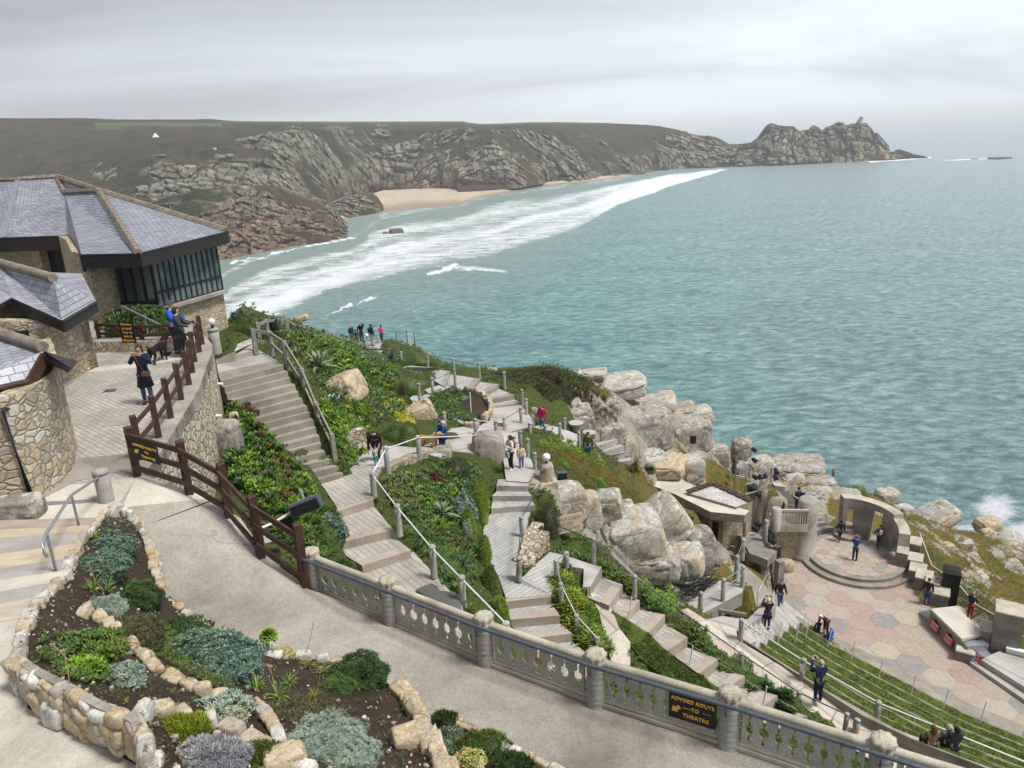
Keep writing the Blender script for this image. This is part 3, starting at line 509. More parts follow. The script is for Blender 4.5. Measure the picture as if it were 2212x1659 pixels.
def G(x,y,d0=8,d1=95):                          # first ground met along the line of sight
    d = ray(x,y); t = np.linspace(d0,d1,700); p = CAM+d*t[:,None]; h = gz(p[:,0],p[:,1]); k = np.argmax(p[:,2] < h)
    if k == 0: return p[-1] if p[0,2] > h[0] else p[0]
    a,b_ = t[k-1],t[k]
    for _ in range(12):
        m_ = (a+b_)/2; pm = CAM+d*m_
        if pm[2] < gz(pm[0],pm[1]): b_ = m_
        else: a = m_
    return CAM+d*b_
def ppm(p): return F_/max(.1,(arr(p)-CAM)@FW)        # photograph pixels per metre at a place
MT['pave_brick'] = None
def brickmat(name,c1,c2,mortar,bw,bh,ms,rot=0.,rough=.85,uv=True,bm=.4,offset=.5,var=.5,spec=.3,extra=None):
    m,nt,b = newmat(name,rough,0,spec); v = pos(nt,(1,1,1),uv,(0,0,rot))
    br = node(nt,'ShaderNodeTexBrick',{'Vector': v,'Color1': (*c1,1),'Color2': (*c2,1),'Mortar': (*mortar,1),'Scale': 1.,'Mortar Size': ms,'Mortar Smooth': .2,'Bias': 0.,'Brick Width': bw,'Row Height': bh},offset=offset)
    n = noise(nt,pos(nt),1.2,5,.6); f = noise(nt,pos(nt),24,3,.7)
    c = mix(nt,var,br.outputs[0],ramp(nt,n,[(.33,(.6,.6,.6)),(.66,(1.3,1.28,1.25))]),'MULTIPLY'); c = mix(nt,.5,c,ramp(nt,f,[(.35,(.7,.7,.7)),(.65,(1.2,1.2,1.2))]),'MULTIPLY')
    if extra: c = mix(nt,ramp(nt,noise(nt,pos(nt),1.6,4),[(extra[1],(0,0,0)),(extra[1]+.03,(1,1,1))]),c,extra[0])
    setc(nt,b,c); bump(nt,b,mth(nt,'SUBTRACT',1.,br.outputs['Fac']),bm,.02); return m
MT['plaza'] = brickmat('plaza_setts',(.35,.325,.29),(.42,.39,.35),(.20,.185,.165),.34,.13,.010,.72)
MT['herring'] = brickmat('scored_paving',(.36,.335,.30),(.42,.395,.355),(.22,.20,.175),1.4,.19,.013,.9,bm=.3)
MT['herring2'] = brickmat('scored_grey_paving',(.37,.37,.35),(.43,.43,.41),(.23,.225,.215),1.2,.16,.012,-.7,bm=.3)
MT['slate'] = brickmat('slate_roof',(.22,.235,.275),(.34,.355,.41),(.07,.075,.09),.34,.16,.018,0,.35,spec=.5,bm=.5,extra=((.42,.25,.05),.705))
MT['slatewide'] = brickmat('slate_roof_large',(.25,.26,.30),(.38,.39,.44),(.10,.10,.12),.26,.17,.012,0,.45,spec=.5)
MT['pinkpave'] = None
m,nt,b_ = newmat('crazy_pink_paving',.9); p = pos(nt); ve = node(nt,'ShaderNodeTexVoronoi',{'Vector': p,'Scale': .85,'Randomness': .75},feature='DISTANCE_TO_EDGE').outputs[0]; vc = node(nt,'ShaderNodeTexVoronoi',{'Vector': p,'Scale': .85,'Randomness': .75}).outputs['Color']
c = ramp(nt,node(nt,'ShaderNodeSeparateColor',{0: vc}).outputs[0],[(.0,(.54,.49,.42)),(.4,(.50,.42,.37)),(.7,(.56,.51,.44)),(.9,(.51,.41,.35))],'CONSTANT')
c = mix(nt,.6,c,ramp(nt,noise(nt,p,4,6,.7),[(.3,(.72,.7,.67)),(.7,(1.2,1.19,1.15))]),'MULTIPLY'); c = mix(nt,ramp(nt,ve,[(0,(1,1,1)),(.02,(.3,.3,.3)),(.035,(0,0,0))]),c,(.25,.22,.19)); setc(nt,b_,c); bump(nt,b_,ve,.2,.02); MT['pinkpave'] = m
def path(name,poly,mat,depth=.6,side='concrete',lab=None,cut=True):
    """flat paved piece; poly = world points"""
    if cut: lower(poly); CUT.append([tuple(k[:2]) for k in poly]); EMB.append(poly)
    b = MB(); b.prism(poly,depth,0,0,1); return build(name,b,[MT[mat],MT[side]],kind='structure')
def stairs(name,label,cat,lines,mat='stepstone',top='pave',back=None,depth=.7,lip=True,tip=.0):
    """lines: nosing ends (L, R) as world points from top to bottom; each tread runs back to the nosing above"""
    e = thing(name,(arr(lines[-1][0])+arr(lines[-1][1]))/2-arr((0,0,depth)),label,cat)
    for i in range(1 if back is None else 0,len(lines)):
        L_,R_ = arr(lines[i][0]),arr(lines[i][1]); Lb,Rb = (back if i == 0 else lines[i-1]); Lb,Rb = arr(Lb).copy(),arr(Rb).copy(); z = (L_[2]+R_[2])/2
        Lb[2] = L_[2]; Rb[2] = R_[2]
        nd = norm(((L_+R_)/2-(Lb+Rb)/2)*arr((1,1,0))); w = np.linalg.norm(R_-L_); ext = nd*.02
        lower([L_,R_,Rb,Lb]); CUT.append([tuple(k[:2]) for k in (L_,R_,Rb,Lb)]); EMB.append([L_,R_,Rb,Lb]); b = MB(); k = max(1,int(w/1.3)); kerb = .33
        td = np.linalg.norm(((L_+R_)/2-(Lb+Rb)/2)[:2]); kf = min(.8,kerb/max(.05,td))
        Lk,Rk = L_+(Lb-L_)*kf,R_+(Rb-R_)*kf
        b.prism([Lk-arr((0,0,.012)),Rk-arr((0,0,.012)),Rb-nd*.05-arr((0,0,.012)),Lb-nd*.05-arr((0,0,.012))],depth-.1,0,1,0)
        for j in range(k):                         # kerb stones along the nosing with fine gaps
            a0,a1 = j/k+.003,(j+1)/k-.003; dz = arr((0,0,rng.uniform(-.006,.006)))
            b.prism([L_+(R_-L_)*a0+ext+dz,L_+(R_-L_)*a1+ext+dz,Lk+(Rk-Lk)*a1+dz,Lk+(Rk-Lk)*a0+dz],depth,rng.uniform(),0)
        build('step',b,[MT[mat],MT[top]],e)
    return e
def lerp(a,b,t): return tuple(np.asarray(a)*(1-t)+np.asarray(b)*t)
# --- main stair (16 steps)
Rr = [(700,636),(735,690),(757,745),(800,805),(828,868),(862,925),(905,990),(928,1045),(960,1115),(980,1180),(1010,1250),(1025,1315),(1060,1385),(1100,1455),(1180,1515),(1215,1575)]
Ll = [(150,778),(180,829),(200,885),(262,942),(315,998),(372,1052),(425,1110),(460,1163),(500,1233),(560,1290),(620,1350),(670,1405),(730,1468),(790,1530),(880,1590),(960,1650)]
MS = [(Q('R6',*l,-8.2-.205*i),Q('R6',*r_,-8.2-.205*i)) for i,(l,r_) in enumerate(zip(Ll,Rr))]
stairs('stone_staircase','long flight of worn granite steps down from the plaza between garden beds','staircase',MS,top='stepstone',back=(Q('R6',130,700,-8.2),Q('R6',640,590,-8.2)))
path('landing',QL('R6',-8.2,(110,590),(130,700),(640,592),(560,545),(480,505)),'pave'); path('landing',[*QL('R6',-8.0,(115,588),(480,500),(445,440)),*QL('R6',-7.8,(440,395),(300,450),(270,520))],'herring')
# --- garden steps in front of the balustrade
path('garden_path',[Q('R6',950,1650,-11.45),Q('R6',1215,1578,-11.45),Q('R6',1270,1535,-11.45),Q('R6',1560,1530,-11.45),Q('R7',1500,400,-11.45),Q('R7',1478,560,-11.45),Q('R7',1170,665,-11.45),Q('R7',1040,470,-11.45)],'herring',.8)
L3 = [(Q('R7',1160,690,-11.46),Q('R7',1482,590,-11.46)),(Q('R7',1175,968,-11.72),Q('R7',1655,850,-11.72)),(Q('R7',1380,1165,-11.98),Q('R7',1808,1030,-11.98))]
stairs('garden_steps','broad scored steps with pink stone edges beside the white rail below the balustrade','steps',L3,'edging','herring',back=(Q('R7',1165,640,-11.46),Q('R7',1478,545,-11.46)),depth=.5)
path('garden_path',[Q('R7',1385,1185,-12.25),Q('R7',1830,1045,-12.25),Q('R7',2060,1290,-12.25),Q('R7',2250,1500,-12.35),Q('R7',2350,1900,-12.5),Q('R7',1500,1500,-12.3)],'herring',.8)
_w = [Q('R7',x,y,-12.236) for x,y in ((1850,1375),(1900,1350),(1990,1320),(2040,1345),(2060,1385),(2190,1395),(2240,1480),(2260,1600),(2050,1500))]; b = MB(); b.prism(_w,.01); build('wet_patch',b,concrete('damp_concrete',(.10,.098,.095),(.145,.14,.135),2.),kind='structure')
# --- path towards the rocks (behind the low rubble wall)
path('garden_path',[Q('R6',1290,1530,-11.6),Q('R6',1560,1530,-11.6),Q('R6',1640,1500,-11.7),Q('R6',1900,1400,-12.2),Q('R6',2060,1440,-12.5),Q('R6',2130,1420,-12.6),Q('S1',600,940,-12.7),Q('S1',810,960,-12.9),Q('S1',850,800,-13.1),Q('S1',620,740,-13.2),Q('S1',470,860,-12.8),Q('R6',1880,1350,-12.4),Q('R6',1620,1340,-12.0),Q('R6',1420,1370,-11.9)],'pave',.8)
path('garden_path',[Q('S1',625,745,-13.22),Q('S1',850,800,-13.12),Q('S1',990,810,-13.4),Q('S1',1045,830,-13.4),Q('S1',1150,770,-13.9),Q('S1',1330,720,-14.1),Q('S1',1300,640,-14.3),Q('S1',1215,540,-14.4),Q('S1',960,570,-14.2),Q('S1',940,660,-14.1),Q('S1',870,720,-13.7),Q('S1',720,730,-13.4)],'pave',.9)
path('garden_path',[Q('S1',985,815,-13.35),Q('S1',1060,960,-13.3),Q('S1',1090,1200,-13.2),Q('S1',1280,1215,-13.2),Q('S1',1345,1125,-13.3),Q('S1',1310,1020,-13.4),Q('S1',1200,880,-13.5),Q('S1',1190,770,-13.8)],'pave',.9)
# upper steps to the viewpoint
UPL = [(Q('S1',955,575,-14.3),Q('S1',1215,520,-14.3)),(Q('S1',905,505,-14.05),Q('S1',1160,455,-14.05)),(Q('S1',880,455,-13.8),Q('S1',1028,360,-13.8)),(Q('S1',790,400,-13.6),Q('S1',862,310,-13.6)),(Q('S1',560,385,-13.4),Q('S1',600,245,-13.4))]
e_ = list(reversed(UPL)); stairs('garden_steps','short fan of grey steps climbing left towards the clifftop viewpoint','steps',e_,'stepstone','herring2',back=(Q('S1',470,330,-13.4),Q('S1',520,235,-13.4)),depth=.6)
path('viewpoint_path',[Q('S1',560,390,-13.42),Q('S1',545,240,-13.42),Q('S1',470,215,-13.5),Q('S1',215,210,-14.1),Q('R6',1800,640,-14.4),Q('R6',1560,600,-15.0),Q('R6',1300,520,-15.8),Q('R6',1230,450,-16.0),Q('R6',1600,420,-16.0),Q('R6',1530,500,-15.8),Q('R6',1560,560,-15.2),Q('R6',1850,690,-14.2),Q('S1',450,290,-13.6)],'pave',.9)
path('garden_path',[Q('S1',640,360,-13.55),Q('S1',400,495,-13.2),Q('S1',410,560,-13.1),Q('S1',330,600,-13.0),Q('S1',250,480,-13.1),Q('S1',330,420,-13.3),Q('S1',500,370,-13.5)],'pave',.7)
# --- lower flight of four steps and the scored path under it
L4 = [(Q('S1',1005,1243,-13.25),Q('S1',1280,1246,-13.25)),(Q('S1',970,1330,-13.48),Q('S1',1315,1330,-13.48)),(Q('S1',958,1440,-13.71),Q('S1',1345,1412,-13.71))]
stairs('garden_steps','three wide grey steps below the woman in the pale coat','steps',L4,'pave','herring2',back=(Q('S1',1020,1190,-13.25),Q('S1',1290,1200,-13.25)),depth=.6)
path('scored_path',[Q('S2',740,150,-13.94),Q('S2',1080,145,-13.94),Q('S2',1030,350,-14.1),Q('S2',970,480,-14.2),Q('S2',950,700,-14.3),Q('S2',1010,715,-14.35),Q('S2',1160,570,-14.35),Q('S2',1250,495,-14.35),Q('S2',1370,520,-14.4),Q('S2',1300,760,-14.5),Q('S2',1260,868,-14.6),Q('S2',870,900,-14.6),Q('S2',800,700,-14.4),Q('S2',655,440,-14.15),Q('S2',680,240,-14.0)],'herring2',.9)
L5 = [(Q('S2',865,925,-14.62),Q('S2',1262,880,-14.62)),(Q('S2',905,1082,-14.9),Q('S2',1335,1045,-14.9)),(Q('S2',1050,1250,-15.2),Q('S2',1440,1200,-15.2)),(Q('S2',1150,1420,-15.5),Q('S2',1560,1370,-15.5)),(Q('S2',1250,1640,-15.8),Q('S2',1700,1560,-15.8))]
stairs('garden_steps','broad scored steps with pink stone edges running under the balustrade towards the theatre','steps',L5,'edging','herring2',back=(Q('S2',860,890,-14.62),Q('S2',1262,850,-14.62)),depth=.6)
# --- right-hand diagonal flight
path('garden_path',[Q('S2',1370,520,-14.42),Q('S2',1430,540,-14.45),Q('S2',1610,600,-14.6),Q('S2',1700,625,-14.7),Q('S2',1600,800,-14.8),Q('S2',1540,800,-14.8),Q('S2',1545,640,-14.6),Q('S2',1440,620,-14.5)],'pave',.7)
L6 = [(Q('S2',1575,820,-14.85),Q('S2',1700,640,-14.85)),(Q('S2',1760,960,-15.15),Q('S2',1880,780,-15.15)),(Q('S2',1900,1060,-15.5),Q('S2',2030,915,-15.5)),(Q('S2',2110,1195,-15.85),Q('S2',2250,1040,-15.85)),(Q('S4',500,910,-16.2),Q('S4',675,790,-16.2)),(Q('S4',780,1110,-16.6),Q('S4',940,985,-16.6)),(Q('S4',1020,1240,-17.0),Q('S4',1175,1130,-17.0)),(Q('S4',1290,1420,-17.4),Q('S4',1460,1300,-17.4)),(Q('S4',1500,1600,-17.8),Q('S4',1720,1480,-17.8))]
stairs('garden_steps','long diagonal flight of deep steps with pale stone edges beside the tufted grass','steps',L6,'edging','herring',back=(Q('S2',1540,790,-14.85),Q('S2',1640,620,-14.85)),depth=.6)
path('seat_path',[Q('S2',1600,850,-15.1),Q('S2',1700,880,-15.2),Q('S2',1790,1000,-15.35),Q('S2',1850,1150,-15.5),Q('S2',1950,1280,-15.7),Q('S2',1950,1480,-15.95),Q('S2',1800,1500,-16),Q('S2',1730,1250,-15.7),Q('S2',1680,1020,-15.4)],'pinkpave',.6)
# --- pink theatre promenade and the kerb
PR = [Q('S4',620,560,-19.4),Q('S4',680,540,-19.4),Q('S4',820,630,-19.4),Q('S4',1100,720,-19.4),Q('S4',1120,820,-19.45),Q('S4',1700,1160,-19.6),Q('S4',2212,1480,-19.8),Q('S6',1350,1420,-19.9),Q('S6',2212,1900,-20.2),Q('S6',1400,1900,-20.2),Q('S6',600,1420,-20.0),Q('S6',-100,900,-19.8),Q('S4',1180,1080,-19.6),Q('S4',880,840,-19.5),Q('S4',780,680,-19.4)]
path('theatre_promenade',PR,'pinkpave',.8)
# ------------------------------------------------------------------ upper terrace
def wall_strip(b,base,thick,zb,zt,n=40,m=0,mt=None,side=1,tint=0.):
    """wall along base points (world), thickness to the left of its run; zb, zt = heights above the base as functions of 0..1"""
    P = np.array([arr(p) for p in base]); d = np.concatenate([[0],np.cumsum(np.linalg.norm(np.diff(P[:,:2],axis=0),axis=1))]); s = np.linspace(0,d[-1],n)
    C = np.stack([np.interp(s,d,P[:,k]) for k in range(3)],-1); T = np.gradient(C,axis=0); T[:,2] = 0; T /= np.linalg.norm(T,axis=1)[:,None]; Nn = np.stack([-T[:,1],T[:,0],T[:,0]*0],-1)*thick*side
    u = s/d[-1]; lo = np.array([zb(k) for k in u]); hi = np.array([zt(k) for k in u]); Z = np.zeros((n,3))
    zl,zh = Z.copy(),Z.copy(); zl[:,2] = lo; zh[:,2] = hi
    V = np.stack([C+zl,C+zh,C+zh+Nn,C+zl+Nn]); flip = side > 0
    for k in range(4):
        A_,B_ = V[k],V[(k+1) % 4]; q4 = np.stack([A_[:-1],A_[1:],B_[1:],B_[:-1]],1)
        b.quads(q4[:,::-1] if flip else q4,tint,(mt if (mt is not None and k == 1) else m))
    for e in (0,-1): b.add(V[:,e],[(0,1,2,3)],tint,m)
    return b
c_ = lambda v: (lambda u: v)
def fn(*pts): return lambda u: float(np.interp(u,[p[0] for p in pts],[p[1] for p in pts]))
plaza_edge = QL('R2',-6.5,(1850,345),(1845,430),(1790,560),(1750,700),(1680,830),(1600,960),(1500,1130),(1400,1290),(1240,1490))
pz = plaza_edge+[W(225,1040,-6.5),W(130,1048,-6.5),W(70,1092,-6.5),W(-120,1130,-6.5),W(-200,900,-6.5),W(-160,640,-6.5),W(60,600,-6.5),W(250,640,-6.5),W(300,668,-6.5),W(420,700,-6.5)]
lower(pz,gap=3.); b = MB(); b.prism(pz,.35,0,0,1); build('plaza_paving',b,[MT['plaza'],MT['concrete']],kind='structure')
b = MB(); edge = plaza_edge[::-1]
wall_strip(b,[p-arr((0,0,4.6)) for p in edge],.42,c_(0),c_(4.615),60,0,1,side=1)
build('retaining_wall',b,[MT['wall3'],MT['concrete']],None,'tall battered stone retaining wall holding up the plaza edge beside the long stair','retaining wall')
cop = [p+arr((0,0,.006)) for p in plaza_edge]; cen = arr(W(300,850,-6.5)); b = MB()
for k in range(len(cop)-1):
    i0 = cop[k]+norm(cen-cop[k])*.95*arr((1,1,0)); i1 = cop[k+1]+norm(cen-cop[k+1])*.95*arr((1,1,0)); b.prism([cop[k],cop[k+1],i1,i0],.02,0,0)
build('coping',b,MT['concrete'],kind='structure')
for nm,pts,mt_ in [('paving_slab',[(390,570),(760,555),(1240,500),(1560,390),(1610,400),(1600,470),(1240,540),(830,590)],'lightconc'),('paving_slab',[(500,725),(690,740),(630,785),(510,788)],'concrete'),
                     ('drain_cover',[(930,735),(1020,728),(1000,755),(890,762)],'darkrail'),('paving_slab',[(950,980),(1160,960),(1110,1045),(890,1060)],'concrete'),('paving_slab',[(560,970),(770,955),(690,1045),(570,1055)],'concrete'),('drain_cover',[(1390,415),(1500,408),(1475,445),(1400,445)],'brownwood')]:
    b = MB(); b.prism([Q('R2',x,y,-6.488) for x,y in pts],.011,0,0); build(nm,b,MT[mt_],kind='structure')
b = MB(); b.prism([W(60,1092,-6.488),W(160,1040,-6.488),W(262,1018,-6.488),W(310,1010,-6.488),W(275,980,-6.488),W(160,990,-6.488),W(100,1040,-6.488)],.011,0,0); build('concrete_apron',b,MT['concrete'],kind='structure')
b = MB(); b.prism([W(*k,-6.505) for k in ((-200,1000),(60,1080),(150,1040),(300,1024),(240,1112),(215,1122),(-200,1140))],.5); build('pale_paving',b,MT['lightconc'],kind='structure')
# concrete terrace sloping to the balustrade
TL = [(150,1052,-6.5),(228,1100,-6.6),(285,1150,-7.0),(325,1215,-7.3),(330,1290,-7.6),(440,1420,-8.0),(600,1480,-8.2),(820,1560,-8.45),(900,1680,-8.6),(1000,1800,-8.6)]
TR = [(310,1026,-6.5),(450,1076,-6.93),(520,1120,-7.2),(575,1200,-7.75),(665,1272,-8.3),(760,1306,-8.5),(950,1388,-8.55),(1300,1518,-8.6),(1700,1652,-8.65),(2400,1880,-8.7)]
Tl,Tr = [W(*p) for p in TL],[W(*p) for p in TR]
lower(Tl+Tr[::-1],gap=3.4)
for k in range(len(TL)-1):
    b = MB(); q4 = [Tl[k],Tr[k],Tr[k+1],Tl[k+1]]; z = sum(p[2] for p in q4)/4
    b.prism(q4,4.,0,0,1); build('concrete_terrace',b,[MT['lightconc' if k == 0 else 'concrete'],MT['wall3']],kind='structure')
for a_,c2 in [((1240,390),(1830,165)),((1500,1000),(2212,740))]:
    b = MB(); p0,p1 = [W(*q('R3',*k),r_) for k,r_ in ((a_,-7.0 if a_[1] < 500 else -7.75),(c2,-6.96 if a_[1] < 500 else -7.9))]; b.beam(p0+arr((0,0,.012)),p1+arr((0,0,.012)),.015,.01); build('joint',b,MT['soil'],kind='structure')
# striped steps at the far left, rising towards the lens
SL = [((-150,1128,-6.5),(218,1118,-6.5)),((-150,1152,-6.38),(206,1134,-6.38)),((-150,1176,-6.26),(190,1146,-6.26)),((-150,1218,-6.14),(178,1172,-6.14)),((-150,1250,-6.02),(164,1202,-6.02)),((-150,1272,-5.9),(155,1230,-5.9)),((-150,1304,-5.78),(135,1254,-5.78)),((-150,1334,-5.66),(105,1284,-5.66)),((-200,1380,-5.56),(70,1330,-5.56))]
sm_,nt,b_ = newmat('striped_slate_treads',.85); at = node(nt,'ShaderNodeAttribute',attribute_name='tint').outputs['Fac']; nn = noise(nt,pos(nt,(1,3,1)),1.6,6,.65)
c = ramp(nt,at,[(0,(.46,.41,.33)),(.25,(.35,.29,.25)),(.5,(.44,.37,.275)),(.75,(.33,.31,.29)),(1.,(.50,.465,.40))],'CONSTANT'); setc(nt,b_,mix(nt,.8,c,ramp(nt,nn,[(.3,(.75,.72,.68)),(.7,(1.25,1.24,1.2))]),'MULTIPLY')); bump(nt,b_,nn,.3,.02)
tn = [.3,.6,.8,.55,.8,1.,.76,.05]; e_ = thing('stone_steps',W(60,1230,-6.5),'shallow striped slate steps beside the galvanised handrail, in tan, grey and white bands','steps')
for k in range(len(SL)-1):
    z = SL[k+1][0][2]; b = MB(); b.prism([W(*SL[k][0][:2],z),W(*SL[k][1][:2],z),W(*SL[k+1][1][:2],z),W(*SL[k+1][0][:2],z)],.5,tn[k]); build('step',b,sm_,e_)
b = MB(); b.prism([W(-200,1382,-5.55),W(75,1330,-5.55),W(44,1400,-5.5),W(60,1530,-5.5),W(150,1572,-5.5),W(300,1655,-5.5),W(420,1760,-5.5),W(-200,2100,-5.5),W(-800,1700,-5.5)],.6); build('beige_path',b,MT['lightconc'],kind='structure')
b = MB(); b.prism([Q('R3',*k,-6.49) for k in ((400,165),(830,145),(815,168),(390,195))],.011); build('drain_grate',b,MT['galv'],None,'long narrow steel drain grate set in the pale paving by the handrail','drain')
b = MB(); rock_mesh(b,Q('R3',100,240,-6.35),(1.1,.55,.5),.2,3,sq=.5); build('doorstep',b,MT['granite'],None,'rough grey boulder doorstep under the dark doorway at the far left','doorstep')
# ------------------------------------------------------------------ balustrade
MT['balpanel'] = MT['balus']
base = [W(683,1277,-8.5),W(847,1345,-8.52),W(1051,1430,-8.54),W(1288,1517,-8.58),W(1572,1606,-8.62),W(1893,1716,-8.66),W(2260,1838,-8.7)]
HB = .85
prof = [(.0,0),(.06,0),(.065,.03),(.09,.046),(.13,.046),(.15,.018),(.27,.014),(.32,.052),(.40,.066),(.50,.064),(.565,.05),(.57,.022),(.74,.016),(.78,.034),(.84,.012),(.88,0),(1.,0)]
hz_ = np.array([p[0] for p in prof]); hw = np.array([p[1] for p in prof])
NB = [6,7,7,8,8,8]; plab = ['next to the last dark fence post','second from the dark fence','third from the dark fence','carrying the black theatre sign','right of the black sign','cut by the lower right frame corner']
for k in range(6):
    A_,B_ = base[k],base[k+1]; d = (B_-A_); Lh = np.linalg.norm(d[:2]); u = d/Lh; nrm = norm(np.cross(u,(0,0,1))); r0 = .19
    e_ = thing('pierced_balustrade',(A_+B_)/2,'concrete balustrade panel pierced with goblets, '+plab[k],'balustrade','pierced concrete panels along the terrace edge')
    n = NB[k]; x0,x1 = r0,Lh-r0; cw = (x1-x0)/n; z0,z1 = .1,HB-.1; b = MB()
    for j in range(n):
        rr = rng.uniform(.75,1.15); xa,xb = x0+j*cw,x0+(j+1)*cw; xm = (xa+xb)/2; h = hw*rr*cw/.20; zz = z0+(z1-z0)*hz_
        for t0 in (-.022,.022):
            for sg,xo in ((-1,xa),(1,xb)):
                xi = xm+sg*h; V = np.stack([A_+u*xo+arr((0,0,1))*z_+nrm*t0 for z_ in zz]); V2 = np.stack([A_+u*x_+arr((0,0,1))*z_+nrm*t0 for x_,z_ in zip(xi,zz)]); b.grid(np.stack([V,V2]),0,0,False)
        for sg in (-1,1): V = np.stack([[A_+u*(xm+sg*h_)+arr((0,0,1))*z_+nrm*t0 for h_,z_ in zip(h,zz)] for t0 in (-.022,.022)]); b.grid(V,0,0,False)
    build('pierced_panel',b,MT['balpanel'],e_)
    b = MB(); up = arr((0,0,1)); a0,a1 = A_+u*.12,B_-u*.12
    b.tube([a0+up*(HB-.07),a1+up*(HB-.07)],.062,8); build('top_rail',b,MT['capstone'],e_)
    b = MB(); b.beam(a0+up*.03,a1+up*.03,.15,.06); b.tube([a0+up*.085,a1+up*.085],.045,8); build('bottom_rail',b,MT['capstone'],e_)
MT['lichen_cap'] = granite('lichen_cap',(.42,.385,.30),(.28,.255,.20),(.52,.50,.43),.4,5)
blab = ['beside the last dark timber post','second along the terrace','third along, above the dark wet patch','fourth along, above the grassy terraces','right of the black theatre sign','at the lower right by the seated couple']
for k in range(6):
    p_ = base[k]; e_ = thing('balustrade_post',p_,'round ribbed concrete post with a scalloped cap, '+blab[k],'balustrade post','round posts of the terrace balustrade')
    b = MB(); zs = np.linspace(0,.82,26); b.lathe(p_-arr((0,0,.05)),[(.148+.006*math.sin(i*2.1)+rng.uniform(-.004,.004),z) for i,z in enumerate(zs)],18,jit=.008); build('shaft',b,MT['post'],e_)
    b = MB(); b.lathe(p_+arr((0,0,.76)),[(.135,0),(.158,.015),(.155,.05),(.142,.08),(.162,.13),(.155,.17),(.09,.195),(.03,.19)],40,lobes=9,amp=.08); build('scalloped_cap',b,MT['lichen_cap'],e_)
hr = [p+arr((0,0,.99))+norm(np.cross(base[-1]-base[0],(0,0,1)))*-.0 for p in base]; off = norm(np.cross((base[-1]-base[0])*arr((1,1,0)),(0,0,1)))*.24
e_ = thing('metal_handrail',base[2]+off,'long dark steel handrail bracketed to the near side of the concrete balustrade','handrail')
b = MB(); pts = [Wd(0,0,1)]*0
pts = [base[0]+off+arr((0,0,.85))-norm(base[1]-base[0])*.22]+[p+off+arr((0,0,.86)) for p in base[1:-1]]+[base[-1]+off+arr((0,0,.85))]
b.tube(pts,.03,8); build('rail',b,MT['darkrail'],e_)
for k,p_ in enumerate(base[:-1]):
    b = MB(); q0 = p_+off+arr((0,0,.85)); b.tube([q0,q0-arr((0,0,.16)),q0-arr((0,0,.2))-off*.15,p_+arr((0,0,.65))+off*.6],.018,6); build('bracket',b,MT['darkrail'],e_)
# text helper
def text_part(name,s,size,p,u,v,mat,parent,ext=.004,align='CENTER',sx=1.):
    cu = bpy.data.curves.new(name,'FONT'); cu.body = s; cu.size = size; cu.extrude = ext; cu.align_x = align; cu.align_y = 'CENTER'; cu.space_character = 1.08; cu.offset = size*.018
    o = bpy.data.objects.new(name,cu); S.collection.objects.link(o); bpy.context.view_layer.update()
    me = bpy.data.meshes.new_from_object(o.evaluated_get(bpy.context.evaluated_depsgraph_get())); bpy.data.objects.remove(o)
    u,v = norm(u),norm(v); w = np.cross(u,v); M_ = Matrix(((u[0]*sx,v[0],w[0],0),(u[1]*sx,v[1],w[1],0),(u[2]*sx,v[2],w[2],0),(0,0,0,1))); me.transform(M_)
    o = link(bpy.data.objects.new(name,me)); me.materials.clear(); me.materials.append(mat); lc = loc_of(parent); o.location = tuple(arr(p)-lc); o.parent = parent; return o
def board(name,label,c,u,v,w,h,t,mat,cat='sign',border=None):
    u,v = norm(u),norm(v); n_ = np.cross(u,v); e_ = thing(name,c,label,cat); b = MB()
    V = [c+u*x*w/2+v*y*h/2+n_*z*t/2 for z in (-1,1) for x,y in ((-1,-1),(1,-1),(1,1),(-1,1))]; b.add(V,[(3,2,1,0),(4,5,6,7)]+[(i,(i+1) % 4,4+(i+1) % 4,4+i) for i in range(4)]); build('board',b,mat,e_)
    return e_,n_*(t/2+.004)
def arrow_part(p,u,v,s,parent,mat,ang=0.,name='arrow'):
    u,v = norm(u),norm(v); ca,sa = math.cos(ang),math.sin(ang); U_,V_ = u*ca+v*sa,-u*sa+v*ca; n_ = np.cross(u,v)*.004
    pts = [(-.5,0),(-.02,.42),(-.02,.2),(.5,.2),(.5,-.2),(-.02,-.2),(-.02,-.42)]; b = MB(); P_ = [p+U_*x*s+V_*y*s for x,y in pts]; n = len(P_)
    b.add([k-n_ for k in P_]+[k+n_ for k in P_],[tuple(range(n))[::-1],tuple(range(n,2*n))]+[(i,(i+1) % n,n+(i+1) % n,n+i) for i in range(n)]); return build(name,b,mat,parent)
d = base[4]-base[3]; Lh = np.linalg.norm(d[:2]); u = norm(d); v_ = norm(arr((0,0,1))-0*u); nrm = np.cross(u,v_)
c = base[4]-u*(.16+.36)+arr((0,0,.45))+nrm*.05
sb,n_ = board('direction_sign','black board fixed to the balustrade reading ADVISED ROUTE TO THEATRE',c,u,v_,.70,.46,.02,MT['black'])
text_part('lettering','ADVISED ROUTE',.080,c+v_*.13+n_,u,v_,MT['gold'],sb); text_part('lettering','TO',.08,c+v_*.0+n_+u*.04,u,v_,MT['gold'],sb); text_part('lettering','THEATRE',.086,c-v_*.13+n_+u*.055,u,v_,MT['gold'],sb)
arrow_part(c-u*.245-v_*.05+n_,u,v_,.15,sb,MT['gold'],math.radians(40))
for sx in (-.09,.20): b = MB(); b.beam(c+u*(sx-.05)+n_,c+u*(sx+.07)+n_,.004,.006); build('rule_line',b,MT['gold'],sb)
